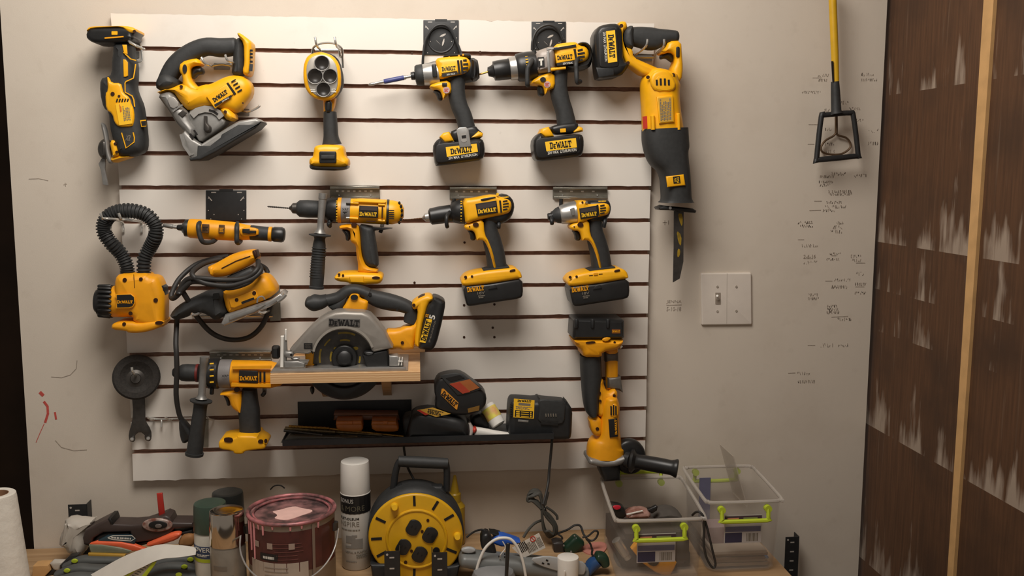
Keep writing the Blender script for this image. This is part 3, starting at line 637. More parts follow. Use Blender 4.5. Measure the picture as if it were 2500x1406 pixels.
for i in range(5): ob('clutch_mark', ext(rrect(378+i*3, 316+i*20, 398+i*3, 324+i*20, 0, 8), .003, 0, 0, .033-.0022*abs(i-3)**2), LBY, o)
ob('gear_case', ext([(455, 305), (580, 262), (600, 300), (602, 460), (450, 476), (452, 400)], .068, .016, 1), mat('warm_grey_plastic', (160, 150, 142), .45, .1, noise=.1), t)
ob('case_rib', ext([(545, 300), (565, 290), (575, 455), (555, 460)], .003, .001, 0, .0345), GRY, t)
o = ob('hammer_badge', ext(rrect(476, 342, 528, 418, 6, 4), .002, 0, 0, .0348), LBK, t)
ob('hammer_symbol', ext([(484, 356), (520, 352), (521, 366), (510, 368), (511, 406), (498, 407), (497, 370), (485, 372)], .001, 0, 0, .0361), WPR, o)
ob('motor_housing', ext([(585, 255), (740, 234), (768, 245), (780, 262), (830, 270), (856, 310), (850, 365), (810, 392), (690, 408), (612, 415), (596, 340)], .068, .012, 1), YEL, t)
o = ob('label_plate', ext([(610, 318), (752, 294), (764, 364), (622, 388)], .003, .001, 0, .0348), YEL, t); logo(684, 342, 116, 34, 6, .0365, LBK, o)
ob('label_band', ext([(622, 388), (764, 366), (768, 390), (626, 408)], .001, 0, 0, .0353), LBK, o); txt('20V MAX', 706, 388, 76, 16, 5, .036, WPR, o)
slots(t, [(758, 280, 770, 368)], 9, .0345)
for i in range(4): slots(t, [(782, 292+i*26, 836-(i in (0, 3))*16, 283+i*26)], 7, .0345)
ob('rear_cap', ext([(768, 250), (800, 232), (842, 236), (872, 268), (884, 320), (878, 390), (860, 430), (800, 448), (700, 455), (660, 420), (780, 395), (850, 370), (860, 310), (835, 268)], .066, .014, 1), BLK, t)
ob('upper_rail', line([(600, 282), (768, 254)], 8, .006, .034), BLK, t); ob('side_rail', lathe((575, 438), (690, 424), [(0, 8), (.01, 13), (.3, 13), (.31, 11), (1, 11)], 14, w=.03), YEL, t); ob('side_rail', lathe((545, 286), (655, 270), [(0, 10), (1, 10)], 14, w=.03), GRY, t)
ob('trigger_guard', ext([(422, 528), (500, 480), (596, 460), (604, 580), (548, 602), (526, 640), (518, 590), (500, 562), (424, 556)], .05, .008, 1), YEL, t)
ob('trigger', ext([(470, 562), (510, 556), (530, 590), (528, 640), (482, 642), (476, 600)], .028, .008, 1), BLK, t)
dots(t, 'direction_button', [(517, 512, 22, 18)], BLK, .0265, .004); o = ob('warranty_sticker', ext(circ(550, 550, 25), .001, 0, 0, .0258), mat('sticker_lilac', (186, 158, 158)), t); fine(550, 550, 32, 30, 0, .0264, RED, o, 3)
ob('handle', sweep([(650, 440, 55), (634, 560, 66), (650, 660, 66), (680, 760, 66), (700, 870, 74)], .0195, 2.7), RUB, t)
o = ob('foot', ext([(556, 880), (630, 855), (770, 840), (778, 880), (800, 905), (750, 925), (590, 936)], .054, .008, 1), BLK, t); ob('lock_badge', ext(rrect(648, 886, 692, 916, 4, 4), .002, .0005, 0, .028), YEL, o)
ob('foot_side', ext([(484, 925), (500, 890), (550, 876), (592, 950), (520, 956)], .06, .006, 0), YEL, t); ob('foot_side', ext([(735, 912), (776, 872), (806, 886), (808, 912), (740, 922)], .06, .005, 0), YEL, t)
o = ob('battery', ext([(428, 990), (456, 945), (490, 922), (525, 960), (770, 930), (808, 942), (815, 1000), (808, 1070), (788, 1100), (470, 1140), (440, 1110)], .076, .012, 1), BLK, t)
ob('battery_face', ext([(460, 975), (490, 960), (785, 935), (795, 950), (795, 1070), (490, 1115), (462, 1090)], .004, .002, 1, .0375), LBK, o)
ob('battery_label', ext([(532, 988), (768, 958), (776, 1030), (544, 1060)], .001, 0, 0, .0398), LBY, o); logo(652, 1010, 166, 50, 6, .0404, LBK, o); txt('20V MAX  LITHIUM ION', 662, 1060, 220, 24, 7, .0398, WPR, o)
t = T('drill_bit', 'small brass coloured twist bit in the hammer drill chuck', 'bit', 55, 465)
ob('flute', lathe((95, 455), (18, 478), [(0, 7), (.9, 7), (1, 2)], 8), mat('brass_bit', (170, 130, 60), .35, .8, noise=.5, scale=300), t)

# ---- reciprocating saw
t = T('reciprocating_saw', 'large yellow and black reciprocating saw hung blade down at the right edge', 'power tool', 1530, 1440, GP)
Fm.d = .085
ob('handle', sweep([(1150, 180, 60), (1250, 190, 76), (1350, 205, 84), (1450, 190, 56), (1520, 190, 48)], .021, 2.7, c0=.2, c1=.7), RUB, t)
ob('handle_end', ext([(1118, 150), (1160, 110), (1200, 110), (1200, 290), (1150, 285), (1115, 240)], .052, .012, 1), RUB, t)
ob('rear_frame', ext([(1075, 95), (1100, 76), (1140, 80), (1150, 130), (1115, 160), (1118, 240), (1140, 275), (1190, 290), (1192, 350), (1400, 440), (1400, 500), (1270, 490), (1190, 430), (1140, 400), (1110, 320), (1098, 180)], .05, .009, 1), YEL, t)
dots(t, 'screw_disc', [(1115, 104, 15), (1166, 386, 13), (1318, 495, 14), (1510, 478, 14)], SCR, .0385)
ob('trigger_frame', ext([(1458, 228), (1556, 222), (1562, 330), (1570, 430), (1560, 530), (1500, 540), (1480, 445), (1505, 400), (1510, 340), (1470, 310), (1410, 330), (1396, 310), (1440, 280)], .05, .009, 1), YEL, t)
ob('trigger', ext([(1406, 330), (1440, 306), (1490, 312), (1504, 345), (1500, 385), (1480, 370), (1450, 350), (1412, 362)], .03, .009, 1), BLK, t); ob('lock_button', ext(rrect(1532, 262, 1560, 344, 10), .004, .002, 0, .026), BLK, t)
ob('motor_housing', sweep([(1425, 478, 120), (1412, 540, 146), (1408, 620, 144), (1415, 740, 144), (1430, 900, 154)], .042, 2.5, c0=.35), YEL, t)
ob('top_dome', ext([(1330, 540), (1345, 470), (1400, 440), (1460, 442), (1500, 480), (1535, 560), (1500, 610), (1370, 610)], .014, .006, 1, .038), YEL, t)
for i, x in enumerate((1384, 1414, 1446, 1476)): slots(t, [(x, 500+abs(i-1.5)*9, x+2, 556)], 7, .0458)
ob('vent_hood', ext([(1362, 580), (1375, 510), (1400, 482), (1470, 482), (1500, 540), (1500, 590), (1440, 600)], .004, .001, 1, .0432), YEL, t)
o = ob('label_frame', ext([(1384, 645), (1505, 632), (1518, 838), (1402, 850)], .006, .002, 0, .043), YEL, t); ob('rating_label', ext([(1396, 656), (1496, 645), (1508, 830), (1412, 840)], .001, 0, 0, .0462), mat('label_ochre', (206, 160, 60), .5, noise=.05), o)
fine(1450, 742, 168, 84, 92, .047, ICN, o, 7)
ob('warning_sticker', ext([(1276, 796), (1322, 790), (1324, 884), (1282, 890)], .001, 0, 0, .024), RED, t)
for x in (1352, 1545): ob('boot_rail', sweep([(x, 790 if x < 1400 else 775, 14), (x+2, 840, 14), (x+4, 896, 14)], .008, 3, c0=.4, w=.036), YEL, t)
ob('boot', sweep([(1446, 888, 168), (1450, 980, 170), (1470, 1080, 158), (1500, 1160, 122), (1520, 1240, 108), (1528, 1330, 106), (1532, 1420, 108), (1532, 1450, 128)], .044, 2.9), RUB, t)
o = ob('boot_badge', ext([(1454, 1252), (1590, 1236), (1604, 1320), (1466, 1334)], .006, .003, 0, .046), YEL, t); ob('badge_field', ext([(1508, 1254), (1560, 1248), (1566, 1302), (1514, 1306)], .001, 0, 0, .0495), LBK, o); txt('20V\nMAX', 1537, 1278, 44, 36, 94, .0502, LBY, o)
ob('shoe', ext([(1378, 1488), (1420, 1470), (1480, 1478), (1640, 1492), (1668, 1510), (1660, 1528), (1560, 1520), (1480, 1508), (1390, 1505)], .05, .005, 0), BLK, t); dots(t, 'screw_disc', [(1488, 1492, 11)], SIL, .0265)
o = ob('battery', ext([(888, 200), (905, 150), (935, 112), (1040, 96), (1085, 110), (1100, 160), (1112, 380), (1160, 400), (1140, 440), (1090, 500), (930, 520), (915, 480), (900, 340)], .076, .014, 1), BLK, t)
ob('battery_face', ext([(940, 135), (1060, 112), (1085, 150), (1100, 400), (1080, 420), (960, 425), (945, 400)], .004, .002, 1, .0375), LBK, o)
ob('battery_label', ext([(998, 144), (1066, 136), (1084, 376), (1014, 386)], .001, 0, 0, .0398), LBY, o); logo(1041, 258, 178, 44, -86, .0404, LBK, o); txt('20V MAX  LITHIUM ION', 992, 262, 224, 20, -86, .0398, WPR, o)
ob('latch', ext([(920, 420), (1060, 430), (1060, 480), (940, 500)], .004, .002, 0, .037), BST, o)
t = T('saw_blade', 'long black reciprocating saw blade with worn yellow print pointing down', 'saw blade', 1530, 2060)
m = [(1515, 1515), (1590, 1518), (1588, 1900), (1560, 2030), (1508, 2060), (1514, 1800)]
o = ob('blade_steel', ext(m, .002, 0, 0), DGR, t)
for p in ([(1545, 1530), (1585, 1540), (1580, 1640), (1560, 1600)], [(1535, 1660), (1575, 1700), (1570, 1790), (1548, 1750)], [(1545, 1800), (1566, 1810), (1560, 1860), (1540, 1870)]): ob('print', ext(p, .0004, 0, 1, .0012), mat('worn_yellow_print', (170, 138, 30), .6, noise=.5, scale=60), o)
Fm.d = .075
hook('chrome double wire hook inside the reciprocating saw handle', [[(1200, 345, -.035), (1225, 322, .0), (1300, 262, .05), (1314, 205, .056)], [(1370, 345, -.035), (1385, 310, .0), (1436, 262, .05), (1442, 205, .056)]], [(1195, 345, -.045), (1290, 345, -.045), (1380, 345, -.045)])

# ================================================================== SECOND ROW
# ---- flexible-hose work light
fr(200, 440, .2987, .075)
t = T('snake_light', 'yellow work light with a thick ribbed black hose looped over a wire hook', 'flashlight', 480, 1225, GP)
HP = [(372, 770), (366, 700), (318, 600), (232, 505), (182, 420), (190, 335), (255, 272), (385, 248), (520, 280), (598, 365), (602, 450), (562, 540), (512, 640), (506, 770)]
NR = 62
def rib(u):
    base = .0150-.0012*abs(u-.5)*2
    return base*(1.+.11*(1 if (u*NR) % 1 < .5 else -1))
ob('hose', tube3([W(x, y, .012 if 2 < i < 11 else 0) for i, (x, y) in enumerate(HP)], rib, 16, 38), RUB, t)
ob('body', ext([(295, 790), (330, 755), (560, 752), (570, 772), (620, 775), (652, 800), (690, 900), (698, 960), (692, 1180), (660, 1195), (500, 1180), (440, 1140), (440, 1100), (300, 1060), (290, 900)], .07, .018, 1, n=4), AMB, t)
ob('battery_foot', ext([(280, 1160), (320, 1140), (440, 1138), (500, 1150), (640, 1128), (695, 1130), (692, 1175), (600, 1210), (510, 1228), (416, 1228), (400, 1212), (280, 1202)], .078, .008, 1), AMB, t)
ob('barrel', lathe((240, 990), (570, 990), [(0, 128), (.05, 134), (.5, 132), (.75, 118), (.92, 82), (1, 20)], 30), AMB, t)
o = ob('head_cap', lathe((116, 985), (262, 992), [(0, 60), (.02, 96), (.15, 104), (.2, 128), (.6, 142), (.95, 140), (1, 132)], 30), BLK, t)
for k in range(9):
    a = -1.15+2.3*k/8; ob('cap_rib', lathe((128, 985+132*math.sin(a)), (240, 990+138*math.sin(a)), [(0, 8), (.1, 15), (.9, 15), (1, 8)], 8, w=.037*math.cos(a)), BLK, o)
ob('cap_light', ext([(140, 890), (160, 865), (215, 850), (225, 862), (150, 896)], .01, .003, 0, .012), mat('amber_lens', (150, 60, 30), .3, noise=.1), o)
o = ob('label_plate', ext([(272, 930), (400, 926), (432, 950), (438, 1000), (420, 1035), (390, 1046), (275, 1048), (284, 1000), (284, 970)], .004, .001, 0, .039), AMB, t)
ob('label_field', ext([(286, 938), (398, 934), (424, 955), (428, 1000), (412, 1028), (385, 1036), (288, 1038)], .001, 0, 0, .0413), LBK, o); logo(352, 994, 128, 26, 0, .0419, AMB, o)
dots(t, 'screw_disc', [(350, 815, 17), (482, 808, 15), (603, 980, 18)], SCR, .0355); dots(t, 'screw_disc', [(398, 1088, 17)], SCR, .033); dots(t, 'screw_disc', [(345, 1175, 15), (632, 1165, 34, 15)], SCR, .0395)
ob('seam', line([(424, 770), (430, 880)], 2, .001, .0352), SCR, t); ob('side_button', ext([(668, 850), (690, 868), (696, 930), (680, 945)], .04, .006, 0), BLK, t)
t = T('wire_hook', 'long chrome double wire hook under the ribbed hose loop', 'hook', 400, 330, GH)
for x, y, xe in ((150, 268, 330), (300, 270, 480)): ob('prong', tube([(x, y, .075), (x+18, y+42, .07), (x+40, y+46, .05), (xe, y+72, -.05), (xe+8, y+160, -.053)], .0028), CHR, t)
ob('cross_bar', tube([(180, 312, .066), (330, 322, .064), (520, 338, -.05)], .0026), CHR, t)

# ---- cordless screwdriver in a holder plate
fr(200, 440, .2987, .07)
holder('black square holder plate without emblem above the slim cordless screwdriver', 1014, 82, 1344, 328, False, ring=False,
       arms=([(1000, 340, -.04), (965, 348, .01), (952, 372, .036), (958, 430, .04), (975, 485, .04), (1000, 508, .034), (1060, 505, .02), (1095, 480, 0.)], [(1270, 350, -.04), (1268, 366, .01), (1266, 385, .036), (1266, 440, .04), (1266, 500, .04), (1280, 512, .02), (1296, 495, .0)]))
t = T('cordless_screwdriver', 'slim yellow cordless screwdriver with black nose and end cap', 'power tool', 1250, 500, GP)
A, B = (778, 385), (1660, 448)
ob('nose_cone', lathe(A, B, [(0, 18), (.01, 24), (.045, 28), (.05, 40), (.065, 52), (.075, 72), (.12, 74), (.14, 70)], 24), BLK, t)
ob('body', lathe(A, B, [(.11, 76), (.13, 82), (.3, 84), (.52, 80), (.62, 68), (.7, 60), (.76, 58)], 28), AMB, t)
ob('rear_grip', lathe(A, B, [(.63, 58), (.7, 64), (.82, 60), (.86, 60)], 26), RUB, t)
ob('yellow_ring', lathe(A, B, [(.845, 58), (.85, 63), (.875, 64), (.88, 58)], 26), AMB, t)
ob('end_cap', lathe(A, B, [(.875, 54), (.9, 64), (.97, 66), (.99, 58), (1, 40)], 26), BLK, t)
ob('switch_frame', ext([(1290, 400), (1340, 380), (1440, 392), (1450, 420), (1445, 450), (1330, 462), (1295, 440)], .02, .004, 1, .012), AMB, t); ob('slide_switch', ext([(1312, 398), (1370, 396), (1372, 410), (1424, 412), (1424, 432), (1372, 434), (1368, 438), (1312, 428)], .006, .001, 0, .024), BLK, t)
for x0, x1 in ((980, 1040), (1118, 1166)): ob('label_field', ext(rrect(x0, 358+(x0-980)*.04, x1, 432+(x0-980)*.04, 6, -3), .004, .001, 0, .0255), mat('label_brown', (92, 62, 28), .5, noise=.1), t)
fine(1010, 395, 44, 40, 0, .0278, LBK, t, 3); fine(1142, 402, 36, 36, 0, .0278, AMB, t, 3)
t = T('driver_bit', 'grey hex driver bit reaching left from the cordless screwdriver', 'bit', 720, 375)
ob('shank', lathe((800, 388), (662, 366), [(0, 15), (.4, 15), (.42, 20), (.9, 18), (1, 10)], 10), GRY, t)

# ---- corded sander wrapped in its cord
fr(200, 440, .2987, .085)
CORD = mat('black_cord_rubber', (44, 42, 40), .55, noise=.15, scale=80)
t = T('corded_sander', 'yellow corded sander with black nose wrapped in loops of black cord', 'power tool', 1200, 1160)
ob('top_handle', ext([(1032, 705), (1100, 675), (1250, 592), (1375, 565), (1432, 566), (1456, 622), (1442, 652), (1370, 700), (1200, 778), (1068, 788)], .06, .016, 1, n=4), AMB, t)
ob('handle_end', ext([(1402, 572), (1432, 568), (1450, 620), (1424, 640)], .04, .004, 0, .012), SCR, t); ob('seam', line([(1142, 720), (1260, 660), (1376, 620)], 4, .002, .0302), SCR, t); ob('handle_lip', ext([(1036, 705), (1098, 684), (1112, 750), (1078, 785)], .064, .008, 1), AMB, t)
ob('handle_post', ext([(1200, 780), (1390, 700), (1480, 770), (1180, 900)], .05, .01, 0), RUB, t)
ob('body', ext([(1165, 905), (1200, 880), (1400, 800), (1470, 762), (1520, 768), (1560, 800), (1616, 895), (1540, 955), (1240, 1078), (1200, 1052)], .08, .018, 1, n=4), AMB, t)
o = ob('side_panel', ext([(1200, 975), (1420, 890), (1445, 960), (1250, 1046), (1215, 1040)], .006, .003, 0, .0405), AMB, t); ob('badge', ext([(1302, 994), (1404, 956), (1410, 974), (1308, 1014)], .001, 0, 0, .0438), LBK, o)
dots(o, 'screw_disc', [(1265, 977, 15), (1408, 922, 16)], SCR, .0436)
ob('nose', ext([(738, 1085), (800, 1012), (900, 960), (1040, 895), (1125, 888), (1168, 915), (1185, 1010), (1215, 1075), (1110, 1142), (1050, 1092), (960, 1062), (870, 1112), (790, 1132), (748, 1112)], .075, .02, 1, n=4), RUB, t)
ob('nose_badge', ext(rrect(1072, 922, 1126, 972, 8, 8), .002, .0005, 0, .0377), BLK, t)
ob('platen', ext([(1200, 1075), (1560, 958), (1640, 905), (1668, 925), (1660, 948), (1560, 1015), (1190, 1168), (1165, 1150)], .084, .004, 0), SIL, t)
ob('clamp_lever', tube([(1600, 990, .04), (1640, 960, .04), (1664, 932, .04)], .0045), SIL, t); ob('clamp_bar', ext([(1230, 1085), (1520, 985), (1530, 1000), (1440, 1060), (1230, 1130)], .09, .004, 0), GRY, t)
ob('paper_clip', tube([(1432, 1000, .05), (1440, 960, .052), (1475, 950, .052), (1494, 975, .05)], .0018), SIL, t)
ob('cord', tube([(1440, 660, .02), (1430, 730, .055), (1330, 800, .06), (1160, 815, .06), (960, 800, .06), (860, 810, .05), (800, 890, .045), (770, 950, .04), (735, 965, .03), (735, 920, .02), (800, 800, -.01), (930, 690, -.03), (1080, 640, -.03), (1200, 620, -.03)], .0056, 10), CORD, t)
ob('cord', tube([(1450, 700, .03), (1460, 740, .05), (1380, 810, .06), (1220, 860, .062), (1050, 850, .062), (960, 820, .06), (900, 760, .05), (1000, 680, .0), (1150, 640, -.03)], .0056, 10), CORD, t)
ob('cord', tube([(1420, 780, .05), (1350, 840, .06), (1200, 880, .058), (1040, 840, .055), (900, 830, .05), (840, 880, .04), (770, 950, .05), (830, 880, .05), (900, 820, .052)], .0056, 10), CORD, t)
ob('cord', tube([(815, 830, .03), (820, 900, .035), (860, 970, .03), (930, 1100, .0), (1040, 1230, -.02), (1150, 1290, -.03), (1270, 1304, -.035), (1380, 1275, -.04), (1470, 1190, -.045), (1530, 1060, -.045), (1545, 1000, -.05)], .0058, 10), CORD, t)
ob('cord', tube([(1450, 690, -.03), (1500, 720, -.04), (1520, 760, -.04)], .0056, 10), CORD, t)
ob('cord_tie', ext(circ(795, 922, 30, 20, 12), .02, .006, 0, .05), BLK, t)
ob('cord', tube([(778, 1105, .0), (774, 1180, .0), (768, 1320, .026), (772, 1420, .036), (776, 1560, .036), (770, 1750, .03), (790, 1890, .02), (815, 1960, .014)], .0056, 10), CORD, t)
o = ob('plug', ext([(798, 1945), (830, 1945), (900, 2030), (940, 2085), (930, 2125), (880, 2122), (850, 2145), (820, 2135), (800, 2050)], .03, .009, 1, .012), BLK, t)
for x in (858, 882): ob('plug_pin', ext([(x, 2120), (x+10, 2116), (x+30, 2170), (x+20, 2174)], .0015, 0, 0, .012), GRY, o)
t = T('wire_hook', 'flat grey slatwall bracket with two wire prongs under the corded sander', 'hook', 1580, 1140, GH)
ob('bracket_plate', ext([(1540, 870), (1618, 862), (1625, 1145), (1540, 1150)], .003, 0, 0, .0215-Fm.d), mat('galvanised', (150, 146, 134), .45, .6, noise=.2), t)
for x, y in ((895, 1090), (1445, 1076)): ob('prong', tube([(x+90, y-15, -.06), (x+60, y, .03), (x+25, y+10, .06), (x, y, .066)], .003), CHR, t)
ob('cross_bar', tube([(900, 1110, -.06), (1200, 1110, -.06), (1560, 1110, -.06)], .0028), CHR, t)

# ---- steel bracket rails behind the second-row drills
GALV = mat('galvanised', (150, 146, 134))
def rail(label, pts, notch, arms=()):
    (x0, y0), (x1, y1) = pts; t = T('steel_bracket', label, 'bracket', (x0+x1)/2, y1, 'steel bracket rails on the slatwall'); s = (x1-x0)
    dd = .0215-Fm.d
    ob('back_plate', ext([(x0, y0), (x1, y0), (x1+s*.01, y1), (x0, y1)], .003, .0006, 0, dd), GALV, t)
    ob('top_lip', ext([(x0, y0), (x1, y0), (x1, y0+(y1-y0)*.22), (x0, y0+(y1-y0)*.22)], .012, .001, 0, dd+.006), mat('polished_steel', (176, 172, 160), .22, .8, noise=.25, scale=40), t)
    ob('lower_lip', ext([(x0+s*.02, y1-(y1-y0)*.2), (x1, y1-(y1-y0)*.2), (x1, y1), (x0+s*.02, y1)], .008, .001, 0, dd+.004), mat('polished_steel', (176, 172, 160)), t)
    for k in range(notch): ob('notch', ext(rrect(x0+s*(.12+.8*k/notch), y0+(y1-y0)*.32, x0+s*(.12+.8*k/notch)+s*.05, y0+(y1-y0)*.45, 0), .001, 0, 0, dd+.002), mat('bright_notch', (214, 210, 200), .3, .5), t)
    for fx in (.18, .82): ob('bolt', lathe((x0+s*fx, y0+(y1-y0)*.7), (x0+s*fx, y0+(y1-y0)*.7), [(0, s*.018), (1, s*.014)], 8, w=dd, w1=dd+.008), CHR, t)
    for a in arms: ob('hook_arm', tube(a, .0046, 10), BST, t)
    return t
fr(640, 440, .2134, .085)
rail('shiny steel bracket behind the drill with side handle at the second row', ((778, 68), (1344, 215)), 7, arms=([(770, 300, -.06), (770, 400, .0), (770, 500, .012), (775, 525, .004)], [(1380, 480, -.05), (1365, 560, .0), (1352, 596, .004)]))
fr(1000, 440, .2418, .08)
rail('shiny steel bracket behind the eighteen volt drill with a chuck', ((405, 66), (878, 190)), 5, arms=([(450, 200, -.05), (400, 330, .02), (376, 370, .044), (374, 440, .046), (380, 470, .04)], [(900, 350, -.03), (902, 440, .02), (900, 478, .02)]))
rail('shiny steel bracket behind the impact driver with a silver collar', ((1446, 66), (1994, 186)), 4, arms=([(1530, 190, -.05), (1528, 260, -.05)], [(1980, 360, -.03), (1975, 400, .02), (1960, 475, .022)], [(1440, 330, -.03), (1436, 400, .02), (1438, 440, .02)]))

# ---- hammer drill with side handle (used for two drills)
fr(640, 440, .2134, .085)
t = T('side_handle_drill', 'yellow cordless drill with upright side handle and no battery, under the work light', 'power tool', 1150, 1175, GP)
A, B = (310, 318), (1622, 372)
ob('chuck_jaws', lathe(A, B, [(0, 16), (.01, 24), (.03, 60), (.08, 66), (.085, 58)], 22), DGR, t)
ob('chuck', lathe(A, B, [(.065, 70), (.09, 98), (.16, 104), (.25, 100), (.26, 90)], 28), RUB, t)
o = ob('clutch_collar', lathe(A, B, [(.25, 96), (.32, 118), (.34, 138), (.415, 146), (.42, 130)], 32), BLK, t)
for i in range(9):
    a = -1.0+2.*i/8; ob('clutch_mark', ext(rrect(846, 352+135*math.sin(a)-6, 862, 352+135*math.sin(a)+6, 0), .003, 0, 0, .0305*math.cos(a)+.0012), LBY, o)
ob('yellow_ring', lathe(A, B, [(.42, 142), (.425, 148), (.452, 148), (.456, 140)], 32), AMB, t)
o = ob('gear_case', lathe(A, B, [(.45, 142), (.46, 144), (.53, 146), (.535, 140)], 32), mat('mid_grey_plastic', (128, 124, 122), .45, noise=.1), t)
txt('XRP', 950, 332, 76, 24, 2, .0325, LBK, o); ob('hammer_symbol', ext([(922, 362), (968, 364), (968, 374), (952, 374), (950, 388), (938, 388), (938, 373), (922, 372)], .001, 0, 0, .0325), LBK, o)
ob('motor_housing', lathe(A, B, [(.525, 138), (.535, 142), (.7, 146), (.85, 146), (.86, 138)], 32), YEL, t)
ob('top_cover', ext([(1040, 225), (1100, 205), (1420, 230), (1420, 275), (1100, 270), (1030, 262)], .05, .01, 1, .004), YEL, t)
o = ob('label_plate', ext([(1112, 288), (1328, 300), (1326, 432), (1106, 424)], .006, .001, 0, .0325), LBK, t); logo(1212, 388, 196, 46, -2, .0363, LBY, o)
ob('label_stripe', ext([(1124, 300), (1318, 310), (1316, 350), (1122, 344)], .0008, 0, 0, .036), mat('label_charcoal', (62, 54, 52), .5, noise=.1), o)
for x, y, xx, yy in ((1010, 258, 1105, 264), (1000, 432, 1100, 440), (1320, 458, 1405, 466), (1328, 278, 1405, 282)): ob('side_rail', lathe((x, y), (xx, yy), [(0, 10), (.02, 15), (.98, 15), (1, 8)], 12, w=.026), YEL, t)
ob('rail_tip', lathe((960, 262), (1010, 264), [(0, 12), (1, 14)], 12, w=.0265), DGR, t); ob('rail_tip', lathe((960, 430), (1000, 432), [(0, 12), (1, 14)], 12, w=.0265), SIL, t)
ob('seam', line([(1376, 300), (1372, 436)], 7, .004, .0315), SCR, t); ob('vent_bar', line([(1190, 468), (1300, 470)], 7, .003, .031), SCR, t)
ob('band', lathe(A, B, [(.845, 140), (.85, 150), (.868, 150), (.872, 140)], 32), BLK, t)
o = ob('end_bell', lathe(A, B, [(.865, 142), (.9, 142), (.95, 126), (.985, 96), (1, 50)], 32), YEL, t)
for i in range(5): slots(o, [(1440, 345+i*23, 1510, 348+i*23)], 5, .0316)
for i in range(6):
    a = -1.05+2.1*i/5; ob('rear_slot', ext(circ(1600-44*(1-math.cos(a))*1.4, 372+128*math.sin(a), 15, 20, 10), .012, .003, 0, .018*math.cos(a)), DRK, o)
ob('yoke', ext([(885, 545), (890, 515), (1000, 495), (1110, 500), (1125, 600), (1132, 680), (1140, 800), (1152, 880), (1200, 975), (1330, 1000), (1330, 1060), (1100, 1060), (1102, 950), (1080, 830), (1078, 735), (1010, 695), (1018, 625), (1000, 560), (900, 556)], .05, .011, 1), AMB, t)
ob('trigger', ext([(898, 555), (998, 555), (1018, 622), (1002, 692), (960, 690), (955, 622)], .03, .008, 1), BLK, t); dots(t, 'direction_button', [(1052, 508, 34, 24)], SCR, .0262, .005)
ob('grip', ext([(1108, 500), (1200, 510), (1282, 530), (1288, 620), (1302, 700), (1332, 900), (1332, 988), (1230, 986), (1172, 930), (1136, 760), (1128, 600)], .052, .011, 1, n=4), RUB, t)
ob('rear_tang', ext([(1240, 530), (1490, 548), (1400, 562), (1300, 570), (1280, 600)], .04, .006, 0), BLK, t)
o = ob('battery_foot', ext([(828, 1102), (878, 1050), (1080, 1040), (1340, 1052), (1385, 1076), (1388, 1122), (1350, 1166), (1240, 1168), (1170, 1178), (1010, 1168), (1000, 1150), (880, 1140)], .08, .01, 1, .004), YEL, t)
dots(o, 'screw_disc', [(880, 1078, 15), (925, 1088, 14), (1302, 1115, 46, 16)], SCR, .0445)
ob('foot_block', ext([(1000, 1100), (1160, 1100), (1165, 1172), (1010, 1166)], .006, .002, 0, .044), YEL, o)
o = ob('side_handle', lathe((662, 610), (620, 1240), [(0, 50), (.02, 128), (.035, 128), (.06, 70), (.1, 62), (.2, 74), (.6, 82), (.9, 80), (.95, 78), (.96, 88), (1, 86)], 26, w=.024), RUB, t)
for i in range(12): ob('grip_rib', lathe((652-i*2.6, 770+i*30), (651-i*2.6, 782+i*30), [(0, 78), (.3, 85), (.7, 85), (1, 78)], 22, w=.024), RUB, o)
ob('handle_stem', lathe((698, 150), (662, 605), [(0, 52), (.14, 50), (.15, 46), (.3, 46), (.7, 40), (.88, 40), (.96, 56), (1, 70)], 24, w=.024), GRY, t)
ob('clamp_wing', ext([(735, 480), (800, 470), (800, 510), (775, 540), (745, 530)], .02, .006, 1, .01), BLK, t)
t = T('drill_bit', 'slim grey twist bit in the chuck of the upper side handle drill', 'bit', 180, 310)
def twist(p0, p1, r, mt, parent, turns=5, w=0.):
    A_, B_ = W(*p0, w), W(*p1, w); ax = (B_-A_); L_ = ax.length; ax.normalize(); h = Vector((0, 1, 0)); h = (h-ax*h.dot(ax)).normalized(); k = ax.cross(h); u = U(*p0)*r; m = MB()
    R = []
    for i in range(60):
        th = turns*2*math.pi*i/59; c = A_+ax*(L_*i/59); q = 1 if i < 57 else (59-i)/3+.05
        R.append([c+(k*math.cos(th+g)+h*math.sin(th+g))*u*s*q for g, s in ((0, 1), (.7, .9), (1.57, .42), (2.4, .9), (3.14, 1), (3.84, .9), (4.71, .42), (5.5, .9))])
    return ob('flute', loft(m, R), mt, parent)
twist((310, 320), (56, 300), 10, DGR, t, 6)

